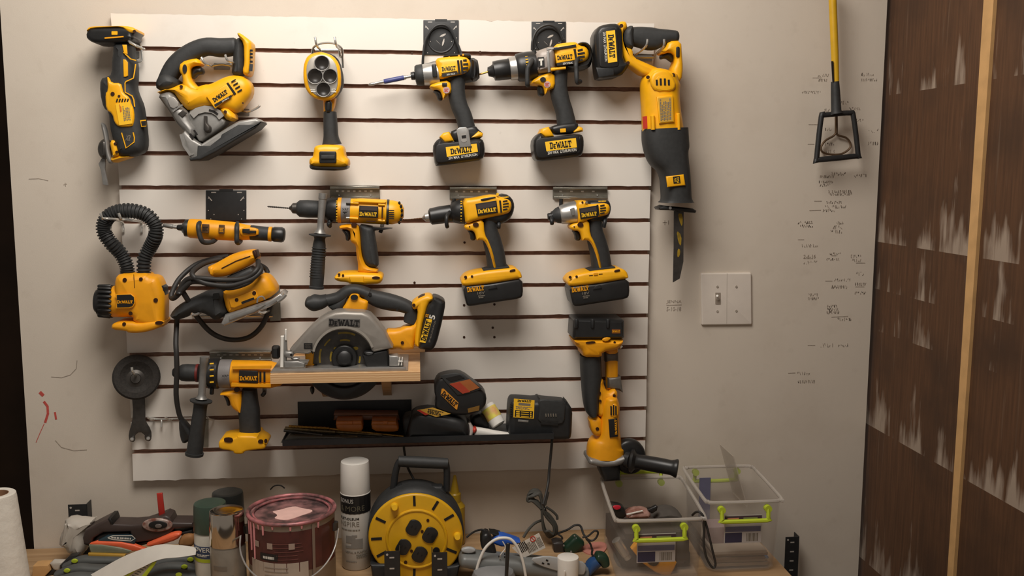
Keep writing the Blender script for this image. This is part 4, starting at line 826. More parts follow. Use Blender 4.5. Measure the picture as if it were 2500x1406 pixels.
# ---- 18 volt drill and 18 volt impact driver: shared grip, foot and battery shape at two places
def pod(t, dx, dy, d2=0, variant=0):
    q = lambda P: [(x+dx, y+dy) for x, y in P]
    ob('grip', sweep([(815+dx, 390+dy, 70), (812+dx, 500+dy, 78), (830+dx, 600+dy, 92), (862+dx, 730+dy, 96), (884+dx, 890+dy, 100)], .0225, 2.6), RUB, t)
    ob('yoke', ext(q([(560, 440), (640, 420), (740, 385), (752, 540), (790, 605), (832, 710), (872, 892), (845, 894), (818, 770), (780, 660), (740, 596), (690, 596), (670, 605), (664, 560), (640, 502), (572, 500), (545, 470)]), .05, .006, 1, .002), YEL, t)
    ob('trigger', ext(q([(575, 500), (640, 500), (664, 545), (664, 605), (615, 608), (610, 545)]), .03, .008, 1), BLK, t); dots(t, 'direction_button', [(668+dx, 447+dy, 30, 22)], SCR, .0278, .004); dots(t, 'screw_disc', [(606+dx, 468+dy, 7)], SCR, .0275)
    o = ob('battery_foot', ext(q([(510, 1010), (525, 985), (560, 945), (640, 915), (800, 890), (1040, 866), (1095, 895), (1118, 950), (1110, 972), (800, 1022), (530, 1052)]), .092, .008, 1), YEL, t)
    dots(o, 'screw_disc', [(565+dx, 978+dy, 15), (630+dx, 970+dy, 12)], SCR, .0465); ob('latch_button', ext(q([(1008, 918), (1020, 902), (1065, 895), (1070, 908), (1055, 918), (1015, 926)]), .004, .001, 1, .046), SCR, o); ob('foot_ridge', ext(q([(615, 935), (640, 920), (675, 915), (680, 922), (640, 934)]), .06, .004, 0), SCR, o)
    ob('foot_collar', ext(q([(720, 905), (780, 880), (990, 855), (1000, 868), (860, 892)]), .07, .008, 1), RUB, o)
    b = ob('battery', ext(q([(524, 1048), (800, 1022), (1120, 968), (1128, 1130), (1100, 1172), (860, 1206), (610, 1246), (570, 1242), (555, 1200)]), .088, .006, 1), BLK, t)
    logo(666+dx, 1095+dy, 172, 50, 7, .0456, AMB, b); txt('18V', 722+dx, 1138+dy, 74, 28, 5, .0456, ICN, b); fine(728+dx, 1172+dy, 70, 34, 5, .0456, ICN, b, 2)
    ob('battery_latch', ext(q([(795, 1100), (820, 1062), (868, 1052), (886, 1090)]), .003, .001, 0, .0452), BST, b)
fr(1000, 440, .2418, .08)
t = T('cordless_drill', 'yellow eighteen volt drill with black keyless chuck on a steel bracket', 'power tool', 850, 1245, GP)
A, B = (130, 380), (1055, 232)
ob('chuck_jaws', lathe(A, B, [(0, 12), (.01, 18), (.03, 42), (.075, 48), (.08, 44)], 20), SIL, t)
ob('chuck', lathe(A, B, [(.07, 60), (.09, 84), (.2, 90), (.31, 88), (.32, 80)], 28), BLK, t)
o = ob('clutch_collar', lathe(A, B, [(.31, 84), (.33, 100), (.38, 118), (.44, 128), (.445, 110)], 30), BLK, t)
for i in range(8):
    a = -1.0+2*i/7; ob('clutch_mark', ext(rrect(514, 312+118*math.sin(a)-5, 528, 312+118*math.sin(a)+5, 0), .003, 0, 0, .03*math.cos(a)+.0008), LBY, o)
ob('motor_housing', ext([(534, 188), (640, 178), (700, 165), (850, 138), (930, 172), (1000, 195), (1022, 240), (1012, 302), (972, 336), (750, 380), (660, 400), (560, 440), (545, 330)], .068, .010, 1, n=4), YEL, t)
ob('body_core', ext([(720, 185), (860, 150), (960, 130), (1030, 178), (1056, 250), (1042, 330), (1000, 400), (905, 446), (770, 430), (748, 380)], .05, .014, 1, n=4), BLK, t)
o = ob('label_plate', ext([(664, 238), (876, 205), (892, 328), (688, 362)], .004, .001, 0, .0345), LBK, t); logo(782, 305, 186, 42, 7, .037, LBY, o); ob('label_stripe', ext([(680, 250), (868, 218), (874, 262), (688, 294)], .0008, 0, 0, .0368), mat('label_charcoal', (62, 54, 52)), o)
slots(t, [(912, 204, 926, 326)], 9, .0345)
for i in range(4): slots(t, [(942, 214+i*28, 1000-(i in (0, 3))*12, 204+i*28)], 6, .0345)
ob('top_stripe', ext([(714, 188), (860, 164), (872, 172), (760, 205), (724, 208)], .004, .001, 1, .034), BLK, t); fine(960, 168, 80, 20, 6, .0258, LBY, t, 1); dots(t, 'torx_screw', [(888, 142, 14)], LBY, .034)
pod(t, 0, 0)
t = T('drill_bit', 'grey twist bit in the chuck of the eighteen volt drill', 'bit', 30, 400)
twist((130, 384), (-62, 402), 8, mat('bronze_bit', (128, 94, 66), .35, .8, noise=.3), t, 6)
t = T('impact_driver', 'eighteen volt impact driver with silver gear case and black cone nose', 'power tool', 1900, 1245, GP)
A, B = (1395, 372), (2026, 262)
ob('anvil', lathe(A, B, [(0, 32), (.01, 38), (.06, 38), (.065, 46), (.08, 46)], 20), BLK, t)
ob('nose_cone', lathe(A, B, [(.075, 48), (.1, 58), (.14, 76), (.18, 84), (.21, 88)], 26), RUB, t)
ob('gear_case', lathe(A, B, [(.19, 86), (.21, 94), (.3, 104), (.4, 112), (.46, 112)], 30), SIL, t)
ob('case_flat', ext([(1618, 290), (1650, 275), (1664, 275), (1670, 350), (1640, 355)], .004, .001, 0, .026), GRY, t)
ob('motor_housing', ext([(1660, 210), (1750, 200), (1764, 206), (1770, 240), (1900, 228), (1960, 226), (1998, 250), (2002, 310), (1970, 350), (1810, 380), (1690, 440), (1680, 350)], .066, .009, 1, n=4), YEL, t)
ob('body_core', ext([(1770, 210), (1980, 190), (2012, 220), (2026, 280), (2010, 350), (1970, 400), (1930, 430), (1800, 430), (1790, 380)], .05, .014, 1, n=4), BLK, t)
o = ob('label_plate', ext([(1712, 285), (1890, 254), (1902, 370), (1726, 392)], .004, .001, 0, .0335), LBK, t); logo(1812, 345, 154, 40, 7, .036, LBY, o); ob('label_stripe', ext([(1722, 296), (1884, 268), (1890, 306), (1728, 330)], .0008, 0, 0, .0358), mat('label_charcoal', (62, 54, 52)), o)
slots(t, [(1896, 248, 1910, 356)], 8, .0335)
for i in range(4): slots(t, [(1924, 258+i*26, 1982-(i in (0, 3))*14, 250+i*26)], 6, .0335)
fine(1945, 208, 78, 20, 2, .0258, LBY, t, 1); dots(t, 'torx_screw', [(1786, 222, 12)], ICN, .033); dots(t, 'screw_disc', [(1745, 222, 10)], SCR, .0335)
pod(t, 1056, 2); o = ob('charge_badge', ext(rrect(1858, 934, 1900, 958, 4, 6), .002, .0005, 0, .047), AMB, t); ob('charge_bar', line([(1812, 962), (1850, 958)], 3, .001, .0465), SCR, o); ob('charge_bar', line([(1910, 948), (1948, 944)], 3, .001, .0465), SCR, o)

# ================================================================== THIRD ROW, TRAY AND GRINDER
# ---- plywood shelf carrying the circular saw
SZ = -.2308
xl = hit(660, 925, .25).x; xr = hit(1026, 915, .25).x
ps = thing('plywood_shelf', 'short plywood shelf on brackets carrying the circular saw', 'shelf', ((xl+xr)/2, -.13, SZ-.1))
m = MB()
for a in ((xl, xr, -.25, -.218), (xl, xr, -.150, -.0195), (xl, xl+.066, -.218, -.150), (xr-.066, xr, -.218, -.150)): box(a[0], a[1], a[2], a[3], SZ-.0195, SZ, m)
ob('board', m, PLY, ps)
ob('back_cleat', box(xl+.02, xr+.012, -.0365, -.0195, SZ+.0002, SZ+.024, bev=.001), PLY, ps)
for px in (790, 943):
    x = hit(px, 960, .10).x; m = MB()
    m.add([(x+q, y, z) for q in (-.010, .010) for y, z in ((-.0195, SZ-.0195), (-.15, SZ-.0195), (-.15, SZ-.035), (-.0195, SZ-.105))], [(0, 1, 2, 3), (7, 6, 5, 4), (0, 4, 5, 1), (1, 5, 6, 2), (2, 6, 7, 3), (3, 7, 4, 0)])
    ob('bracket', m, PLY, ps)

# ---- circular saw
fr(620, 680, .2276, .175)
t = T('circular_saw', 'grey and yellow circular saw with battery standing on the plywood shelf', 'power tool', 980, 960, GP)
t.location.z = SZ; ROOT[t] = Vector(t.location)
C0 = (972, 848)
def arc(cx, cy, r, a0, a1, n=24): return [(cx+r*math.cos(math.radians(a0+(a1-a0)*i/(n-1))), cy+r*math.sin(math.radians(a0+(a1-a0)*i/(n-1)))) for i in range(n)]
G = [(400, 735), (560, 560), (625, 490), (700, 425), (790, 370), (880, 338), (980, 330), (1080, 336), (1170, 338), (1250, 370), (1330, 455), (1400, 540), (1450, 640), (1494, 720), (1380, 745), (1290, 765)]+[(x, y) for x, y in arc(962, 850, 322, -18, -168, 22)]+[(640, 765), (600, 785), (470, 780), (430, 790)]
ob('upper_guard', ext(G, .062, .008, 0, .004), mat('guard_grey', (150, 144, 136), .42, .35, noise=.12, scale=40), t)
o = ob('guard_badge', ext(rrect(536, 692, 628, 754, 3), .001, 0, 0, .0354), LBK, t); fine(582, 723, 66, 44, 0, .0361, mat('badge_print', (70, 66, 60), .5), o, 4)
o = ob('logo_plate', ext(rrect(802, 428, 1138, 516, 6, -1.5), .0015, .0005, 0, .0354), mat('guard_dark_grey', (96, 92, 88), .5, .2, noise=.1), t); logo(968, 474, 326, 66, -2, .0363, LBK, o)
ob('guard_rim', line(arc(962, 850, 330, -20, -168, 26), 12, .004, .0345), mat('guard_rim_grey', (176, 170, 160), .35, .4, noise=.1), t)
bl = ob('blade', ext(circ(*C0, 418, n=72), .0022, 0, 0, -.004), mat('blade_steel', (92, 84, 66), .35, .8, noise=.3, scale=25), t)
ob('blade_teeth', loft(MB(), [[W(C0[0]+(426 if i % 3 else 410)*math.cos(i*math.pi/54), C0[1]+(426 if i % 3 else 410)*math.sin(i*math.pi/54), w) for i in range(108)] for w in (-.0055, -.0025)]), DGR, bl)
ob('blade_body_yellow', ext([(556, 785), (650, 775), (640, 900), (690, 945), (560, 950)], .03, .003, 0, -.012), AMB, t)
YPR = mat('blade_yellow_print', (178, 148, 40), .5, noise=.35, scale=60)
for r, a0, a1, h in ((268, -105, -65, 10), (190, -105, -72, 9), (268, 168, 200, 10), (150, 165, 205, 10), (165, -5, 20, 9), (300, 140, 165, 9), (250, -150, -128, 8)): ob('blade_print', line(arc(*C0, r, a0, a1, 14), h, .0005, -.0026), YPR, bl)
for x, y in ((882, 750), (1092, 748)): ob('blade_print', ext(circ(x, y, 28, 18), .0005, 0, 0, -.0026), YPR, bl)
ob('arbor_flange', ext(circ(*C0, 140, n=36), .016, .004, 0, .006), BLK, t); ob('arbor_bolt', lathe(C0, C0, [(0, 92), (.6, 88), (.9, 70), (1, 40)], 28, w=.01, w1=.032), BLK, t)
ob('lower_guard', ext(arc(972, 850, 436, 168, 8, 40)+arc(972, 850, 300, 8, 168, 30), .03, .004, 0, -.006), BLK, t); ob('guard_tab', ext([(598, 1160), (640, 1150), (650, 1210), (632, 1240), (612, 1225)], .02, .005, 1), BLK, t)
ob('guard_shroud', ext([(1165, 800), (1250, 770), (1440, 740), (1450, 800), (1450, 930), (1215, 945), (1190, 860)], .05, .006, 0, .004), BLK, t); ob('guard_lever', ext([(1168, 775), (1300, 768), (1295, 810), (1200, 830)], .02, .006, 1, .022), BLK, t)
Fm.d = .135
ob('front_knob', sweep([(580, 250, 60), (640, 258, 92), (720, 250, 78), (790, 220, 58)], .026, 2.2, c0=.5), RUB, t)
ob('handle_bridge', sweep([(760, 235, 60), (900, 205, 62), (1010, 135, 66), (1110, 120, 58), (1230, 165, 62)], .022, 2.6, c0=.2, c1=.2), RUB, t); ob('bridge_web', ext([(800, 290), (900, 230), (1010, 170), (960, 330), (850, 335)], .04, .008, 0), RUB, t)
ob('handle', sweep([(1200, 170, 66), (1330, 220, 88), (1450, 250, 92), (1580, 280, 80), (1680, 330, 70), (1690, 420, 82), (1680, 470, 80)], .021, 2.7, c1=.2), RUB, t)
ob('trigger_frame', ext([(942, 325), (1000, 240), (1040, 160), (1070, 150), (1135, 155), (1140, 200), (1225, 225), (1230, 270), (1215, 345), (1080, 345)], .046, .008, 1, .006), AMB, t); dots(t, 'lock_button', [(1076, 200, 40, 28)], BLK, .0305, .006); ob('trigger', ext([(1070, 325), (1080, 285), (1140, 282), (1200, 310), (1195, 350), (1090, 350)], .03, .008, 1, .004), BLK, t)
dots(t, 'screw_disc', [(1246, 168, 18)], DRK, .0225); dots(t, 'screw_disc', [(1535, 335, 12)], DRK, .0215)
ob('motor_arm', ext([(1400, 540), (1550, 540), (1620, 500), (1700, 490), (1740, 440), (1770, 300), (1820, 300), (1780, 480), (1720, 650), (1720, 740), (1680, 745), (1600, 760), (1560, 730), (1460, 755), (1380, 700)], .05, .01, 1), AMB, t)
dots(t, 'screw_disc', [(1592, 688, 18)], SCR, .0262)
ob('battery_mount', ext([(1690, 260), (1720, 225), (1800, 180), (1870, 158), (1915, 180), (1922, 215), (1870, 245), (1800, 500), (1780, 690), (1770, 715), (1720, 700), (1725, 600), (1760, 300), (1710, 320)], .062, .008, 1), YEL, t); dots(t, 'screw_disc', [(1715, 285, 18)], SCR, .032); ob('mount_ridge', ext([(1742, 215), (1800, 175), (1860, 165), (1870, 185), (1800, 210)], .04, .004, 0), SCR, t)
o = ob('battery', ext([(1915, 178), (1960, 180), (2030, 215), (2052, 245), (2020, 420), (1960, 660), (1920, 735), (1870, 742), (1760, 725), (1775, 690), (1800, 500), (1860, 260), (1905, 230)], .076, .01, 1), BLK, t)
ob('battery_label', ext([(1850, 430), (1912, 440), (1840, 690), (1776, 680)], .001, 0, 0, .0385), LBY, o); logo(1844, 560, 220, 54, 74, .0391, LBK, o)
txt('XR', 1856, 398, 40, 34, 76, .0386, AMB, o); txt('5', 1912, 412, 46, 64, 78, .0386, WPR, o, bold=.03); txt('20V MAX LITHIUM ION', 1912, 570, 240, 18, 74, .0386, ICN, o)
# sole plate lying on the shelf, and the front fence parts
bx0 = hit(660, 905, .236).x; bx1 = hit(996, 900, .236).x
ob('sole_plate', box(bx0, bx1, -.238, -.07, SZ+.0004, SZ+.0034, bev=.001), SIL, t); ob('sole_lip', box(bx0+.004, bx1-.004, -.2385, -.2345, SZ+.003, SZ+.009, bev=.001), SIL, t)
Fm.d = .205
ob('bevel_post', ext(rrect(284, 612, 326, 950, 8, -1), .012, .003, 0), WHT, t); ob('bevel_pointer', ext(rrect(332, 540, 354, 664, 6), .006, .002, 0, .004), WHT, t); ob('bevel_quadrant', ext([(328, 600), (352, 640), (360, 800), (345, 900), (326, 930)], .01, .002, 0), GRY, t)
ob('bevel_knob', ext(rrect(192, 716, 282, 858, 26), .026, .01, 0, -.01), BLK, t); ob('bevel_hinge', ext([(326, 775), (410, 772), (432, 800), (420, 840), (380, 850), (326, 830)], .02, .005, 1), GRY, t); dots(t, 'screw_disc', [(400, 818, 13)], DRK, .011)
ob('wing_nut', ext([(386, 858), (440, 840), (500, 850), (480, 866), (420, 872)], .01, .003, 1), SIL, t)
for i in range(4): ob('bevel_tooth', ext(rrect(490+i*6, 868+i*14, 592-i*6, 876+i*14, 0, -3), .006, 0, 0), SIL, t)
ob('front_bracket', ext([(330, 880), (480, 875), (550, 900), (545, 945), (330, 950)], .02, .003, 0), GRY, t)
ob('rear_bracket', ext([(1450, 815), (1540, 812), (1560, 830), (1600, 860), (1605, 925), (1450, 930)], .03, .004, 0, -.01), GRY, t)
for x in (1552, 1582): ob('rear_scale', ext(rrect(x, 842, x+10, 930, 0, -8), .004, 0, 0, .008), WHT, t)
ob('rear_scale', ext(rrect(1548, 880, 1596, 892, 0, -4), .004, 0, 0, .009), WHT, t)

# ---- lower drill with side handle, half behind the shelf
fr(240, 680, .3271, .08)
rail('shiny steel bracket behind the lower side handle drill beside the plywood shelf', ((832, 540), (1290, 616)), 8, arms=([(850, 700, -.05), (850, 800, .01), (846, 860, .012)], [(1240, 810, -.05), (1240, 850, .01), (1225, 872, .012)]))
t = T('side_handle_drill', 'yellow cordless drill with upright side handle, partly hidden by the plywood shelf', 'power tool', 1080, 1270, GP)
A, B = (556, 700), (1405, 720)
ob('chuck_jaws', lathe(A, B, [(0, 26), (.01, 34), (.04, 38), (.05, 30)], 20), BLK, t); ob('chuck', lathe(A, B, [(.045, 46), (.08, 64), (.12, 68), (.21, 66), (.22, 58)], 26), RUB, t); ob('chuck_band', lathe(A, B, [(.2, 60), (.205, 70), (.225, 70), (.23, 60)], 26), mat('chuck_red', (110, 34, 28), .5, noise=.1), t)
o = ob('clutch_collar', lathe(A, B, [(.23, 70), (.3, 96), (.32, 118), (.4, 120), (.415, 110)], 30), BLK, t)
for i in range(4): ob('clutch_mark', ext(rrect(832, 630+i*46, 862, 640+i*46, 0, 5), .004, .001, 0, .0405-.0025*(i-1.6)**2), LBY, o)
o = ob('gear_case', lathe(A, B, [(.41, 108), (.42, 110), (.515, 112), (.52, 106)], 30), mat('mid_grey_plastic', (128, 124, 122)), t); txt('XRP', 946, 726, 52, 18, 1, .038, LBK, o)
ob('motor_housing', lathe(A, B, [(.51, 104), (.52, 108), (.7, 108), (.86, 106), (.95, 84), (1, 40)], 30), AMB, t)
o = ob('label_plate', ext([(1052, 684), (1192, 688), (1192, 778), (1050, 772)], .006, .001, 0, .0365), LBK, t); logo(1120, 744, 130, 32, 0, .0402, AMB, o)
for x in (1210, 1240): slots(t, [(x, 694, x, 774)], 7, .0372)
ob('side_rail', line([(995, 790), (1290, 796)], 12, .008, .034), AMB, t); ob('side_rail', line([(1000, 664), (1290, 660)], 10, .008, .034), AMB, t)
ob('yoke', ext([(915, 855), (925, 840), (1080, 815), (1082, 985), (1062, 992), (1000, 945), (985, 880), (960, 862)], .048, .009, 1), AMB, t); ob('trigger', ext([(935, 862), (985, 862), (992, 940), (968, 945), (958, 900)], .03, .006, 1), BLK, t); dots(t, 'direction_button', [(1034, 828, 22, 18)], SCR, .0245, .005)
ob('grip', sweep([(1130, 820, 52), (1128, 900, 62), (1126, 980, 78), (1130, 1060, 76), (1134, 1140, 78)], .024, 2.7), RUB, t)
o = ob('battery_foot', ext([(922, 1195), (935, 1168), (1060, 1150), (1060, 1135), (1205, 1138), (1215, 1165), (1260, 1190), (1274, 1212), (1260, 1235), (1190, 1240), (1110, 1252), (1105, 1272), (1035, 1270), (1030, 1248), (930, 1236)], .085, .005, 1, .006), YEL, t)
ob('foot_window', ext([(940, 1188), (985, 1184), (1008, 1200), (1000, 1222), (955, 1222), (938, 1208)], .003, 0, 1, .0488), SCR, o); dots(o, 'screw_disc', [(1212, 1215, 20, 15), (1250, 1212, 12, 16)], SCR, .0492)
o = ob('side_handle', lathe((768, 905), (716, 1318), [(0, 30), (.01, 84), (.03, 82), (.07, 52), (.15, 50), (.5, 55), (.85, 60), (.95, 60), (.955, 70), (1, 68)], 26, w=.03), RUB, t)
ob('handle_stem', lathe((792, 585), (770, 895), [(0, 34), (.14, 33), (.15, 31), (.9, 27), (.97, 36), (1, 44)], 24, w=.03), GRY, t)

# ---- grinding wheel and two-pin spanner
Fm.d = .045
t = T('grinding_wheel', 'black round grinding wheel hung on a peg left of the lower drill', 'grinding wheel', 285, 885)
ob('disc', lathe((285, 735), (285, 735), [(0, 160), (.15, 172), (.6, 174), (.85, 160), (.9, 120), (.55, 90), (.5, 70)], 48, w=-.006, w1=.012), mat('abrasive_black', (52, 48, 44), .85, noise=.35, scale=220, bump=.3), t); ob('hub', lathe((278, 745), (278, 745), [(0, 68), (.4, 66), (.6, 40), (1, 36)], 30, w=.0, w1=.011), DGR, t)
t = T('wire_hook', 'short chrome peg through the black grinding wheel', 'hook', 262, 700, GH)
ob('prong', tube([(285, 735, -.024), (278, 720, .02), (256, 695, .036), (250, 662, .038)], .0028), CHR, t); ob('clip_plate', ext(rrect(262, 715, 308, 755, 3), .002, 0, 0, .0205-Fm.d), GRY, t)
t = T('pin_spanner', 'flat steel pin spanner hanging below the grinding wheel', 'wrench', 310, 1215)
ob('shaft', ext([(250, 860), (345, 860), (352, 1000), (350, 1060), (395, 1130), (398, 1190), (385, 1215), (352, 1205), (345, 1180), (350, 1168), (312, 1140), (270, 1170), (278, 1200), (262, 1222), (232, 1210), (226, 1160), (250, 1080), (262, 1000)], .004, .001, 1, -.010), DGR, t)
for x, y in ((252, 1198), (372, 1192)): ob('pin', lathe((x, y), (x, y), [(0, 16), (.8, 15), (1, 10)], 12, w=-.009, w1=.004), SIL, t)
t = T('wire_hook', 'chrome multi-prong wire hook behind the upright black side handle', 'hook', 600, 1050, GH)
ob('cross_bar', tube([(365, 1040, -.022), (470, 1050, -.022), (590, 1046, -.022), (815, 1040, -.022)], .0024), CHR, t)
for x in (368, 500, 812): ob('prong', tube([(x+50, 1052, -.022), (x+20, 1050, .02), (x, 1034, .026)], .0024), CHR, t)
ob('prong', tube([(470, 1052, -.022), (472, 1080, -.018), (470, 1108, -.016)], .0022), CHR, t); ob('bracket_plate', ext(rrect(782, 1050, 822, 1255, 2), .002, 0, 0, .0205-Fm.d), GALV, t)

# ---- black tray and what lies in it
TZ = -.4106
TX0 = hit(690, 1085, .138).x; TX1 = hit(1352, 1070, .138).x
t = thing('metal_tray', 'long black metal tray shelf clipped to the lower slats', 'tray', ((TX0+TX1)/2, -.08, TZ-.004))
ob('floor_sheet', box(TX0, TX1, -.140, -.0195, TZ-.003, TZ), BST, t); ob('front_lip', box(TX0, TX1, -.1425, -.1395, TZ-.006, TZ+.008, bev=.0008), BST, t); ob('back_sheet', box(TX0+.02, TX0+.285, -.0215, -.0195, TZ, TZ+.064), BST, t)
for x in (TX0, TX1-.002): ob('end_sheet', box(x, x+.002, -.14, -.0215, TZ, TZ+.008), BST, t)
def oz(x, y): return onz(x, y, TZ)
fr(660, 880, .304, .08)
STK = mat('bit_steel_mix', (120, 104, 76), .35, .7, noise=.4, scale=120)
BL = ('thick grey bit nearest the back of the tray','dark masonry bit at the left tip of the tray','short brass coloured bit on top of the bits in the tray','long thin brass coloured bit running right across the tray','long dark bit lying towards the tray charger','stubby grey bit low at the left of the tray','slim grey bit in the middle of the tray bits','fat dark bit closest to the tray charger')
for i, (x0, y0, x1, y1, r, mt) in enumerate(((120, 545, 520, 575, .004, STK), (110, 560, 420, 600, .0035, DGR), (150, 530, 470, 545, .003, mat('brass_bit', (170, 130, 60))), (440, 545, 1070, 610, .0025, mat('brass_bit', (170, 130, 60))), (520, 575, 1080, 625, .003, DGR), (200, 590, 700, 615, .0035, STK), (300, 560, 900, 600, .0028, STK), (560, 600, 1050, 630, .004, DGR))):
    tt = tag(ob('drill_bit', tube3([hit(Fm.ox+Fm.s*x0, Fm.oy+Fm.s*y0, .1), hit(Fm.ox+Fm.s*(x0+x1)/2, Fm.oy+Fm.s*(y0+y1)/2, .105), hit(Fm.ox+Fm.s*x1, Fm.oy+Fm.s*y1, .11)], lambda u, r=r: r*(1+.16*math.sin(u*60)) if u > .3 else r*1.15, 8, 14), mt), BL[i], 'bit', 'loose bits in the tray')
t = T('clear_box', 'flat clear plastic box of bits at the front left of the black tray', 'box', 300, 640); ob('box_shell', ext([(90, 645), (160, 590), (520, 600), (1060, 628), (1050, 648)], .03, .003, 0, .03), mat('smoky_clear', (96, 92, 84), .25, noise=.2, alpha=.75), t)
ORG = mat('orange_translucent', (186, 108, 40), .3, noise=.15, scale=40)
for nm, p in (('left', [(530, 470), (740, 466), (752, 545), (690, 555), (540, 545)]), ('right', [(812, 470), (1015, 472), (1040, 545), (980, 556), (820, 548)])):
    t = T('parts_case', 'small orange translucent parts case in the tray, the %s one of two' % nm, 'box', p[4][0]+90, 552, 'orange parts cases'); Fm.d = .085
    ob('case_tub', ext(p, .045, .004, 1), ORG, t); ob('case_lid', ext([(p[0][0]+6, p[0][1]-6), (p[1][0]-4, p[1][1]-6), (p[1][0]+4, p[1][1]+28), (p[0][0]+2, p[0][1]+28)], .05, .003, 0), ORG, t); ob('latch', ext(rrect(p[0][0]+90, p[0][1]+16, p[0][0]+130, p[0][1]+40, 3), .004, .001, 0, .026), ORG, t)
t = T('parts_case', 'long brown translucent parts case behind the two orange cases', 'box', 780, 470, 'orange parts cases'); Fm.d = .05
ob('case_tub', ext([(520, 420), (1020, 424), (1040, 470), (510, 470)], .03, .004, 0), mat('brown_translucent', (120, 76, 50), .35, noise=.15), t); ob('case_lid', ext([(516, 408), (1024, 412), (1030, 430), (512, 428)], .034, .002, 0), mat('brown_translucent', (120, 76, 50)), t)
# big black charger with sticker
Fm.d = .09
t = T('battery_charger', 'bulky black charger with an orange and yellow sticker in the middle of the tray', 'charger', 1330, 640)
ob('case', ext([(1085, 600), (1100, 520), (1130, 420), (1180, 385), (1290, 372), (1450, 420), (1500, 430), (1590, 470), (1605, 560), (1580, 596), (1110, 604)], .085, .018, 1, n=4), BLK, t)
o = ob('sticker', ext([(1180, 398), (1305, 378), (1448, 428), (1330, 452)], .0016, 0, 0, .0425), mat('label_ochre', (206, 160, 60)), t); ob('sticker_red', ext([(1178, 400), (1200, 396), (1270, 432), (1245, 440)], .0012, 0, 0, .0436), RED, o); fine(1325, 416, 130, 40, -12, .0436, LBK, o, 4)
ob('left_wing', ext([(1060, 440), (1140, 410), (1180, 470), (1110, 600), (1075, 590)], .06, .012, 1, -.008), RUB, t)
# battery pack on top, standing tilted
t = T('battery_pack', 'black battery pack with red and orange label tilted on top of the tray charger', 'battery', 1480, 420); Fm.d = .095
M0 = W(1520, 255); ax = Vector((.80, 0, -.60)).normalized(); up = Vector((.42, -.30, .86)); up = (up-ax*up.dot(ax)).normalized(); no = ax.cross(up)
def orient(c, hx, hy, hz, X, Y, Z, bev=.006):
    m = box(-hx, hx, -hy, hy, -hz, hz, bev=bev); m.v = [c+X*v.x+Y*v.y+Z*v.z for v in m.v]; return m
ob('case', ext([(1312, 215), (1325, 150), (1360, 110), (1480, 88), (1545, 100), (1700, 215), (1732, 260), (1720, 350), (1640, 410), (1500, 415), (1400, 400), (1318, 360), (1330, 290)], .07, .009, 1, n=3), BLK, t)
o = ob('top_face', ext([(1362, 120), (1480, 98), (1545, 108), (1700, 225), (1560, 275), (1500, 280)], .004, .002, 0, .035), RUB, t)
ob('contact_slot', ext([(1410, 142), (1520, 116), (1560, 140), (1450, 170)], .001, 0, 0, .0375), DRK, o); ob('warning_label', ext([(1438, 188), (1600, 150), (1680, 218), (1545, 268)], .0008, 0, 0, .0376), mat('label_orange_brown', (166, 96, 48), .5, noise=.15, scale=50), o); ob('label_red', ext([(1440, 190), (1520, 172), (1606, 252), (1545, 266)], .0005, 0, 0, .0382), mat('label_red_brown', (170, 62, 40), .5, noise=.1), o)
o = ob('brand_label', ext([(1376, 228), (1392, 226), (1510, 338), (1500, 394), (1490, 390), (1368, 275)], .002, 0, 0, .0362), mat('label_amber', (214, 142, 40), .5, noise=.1), t); logo(1438, 308, 150, 40, -42, .0375, LBK, o)
ob('brand_strip', ext([(1584, 388), (1680, 362), (1676, 400), (1590, 418)], .002, 0, 0, .0362), mat('label_dull_amber', (120, 86, 30), .5), t)
t = T('battery_pack', 'second black battery pack half hidden behind the tilted pack in the tray', 'battery', 1650, 520); Fm.d = .06
ob('case', ext([(1600, 440), (1690, 395), (1745, 470), (1755, 530), (1620, 545)], .06, .01, 1), BLK, t); ob('foot', ext([(1600, 520), (1760, 515), (1770, 545), (1600, 560)], .06, .006, 0), BLK, t)
# white tub with yellow label, white tube
Fm.d = .075
t = T('pill_bottle', 'small white tub with a yellow printed label lying aslant in the tray', 'bottle', 1800, 540)
A, B = (1735, 360), (1835, 520)
ob('tub', lathe(A, B, [(0, 50), (.03, 60), (.15, 62), (.75, 62), (.97, 58), (1, 50)], 26, w=-.01, w1=.012), WHT, t); ob('label', lathe(A, B, [(.16, 62.8), (.17, 63.2), (.66, 63.2), (.67, 62.8)], 26, w=-.01, w1=.012), mat('print_yellow_label', (226, 214, 90), .5, c2=(214, 150, 110), scale=60), t); ob('base_disc', lathe(A, B, [(.99, 46), (1.01, 44)], 24, w=-.01, w1=.0125), mat('tub_grey', (168, 162, 152), .5), t)
t = T('glue_tube', 'white tube with a red cap band lying at the front of the tray', 'tube', 1700, 620); Fm.d = .11
ob('tube_body', sweep([(1640, 570, 40, .7), (1700, 575, 36, .8), (1800, 588, 28, .9), (1915, 600, 22, 1)], .012, 2.2), WHT, t); ob('cap', sweep([(1592, 615, 14), (1612, 560, 26), (1600, 500, 10)], .012, 2.2), mat('cap_pale', (200, 190, 182), .4), t); ob('band', ext([(1615, 540), (1650, 525), (1660, 560), (1628, 585)], .026, .006, 1), RED, t)
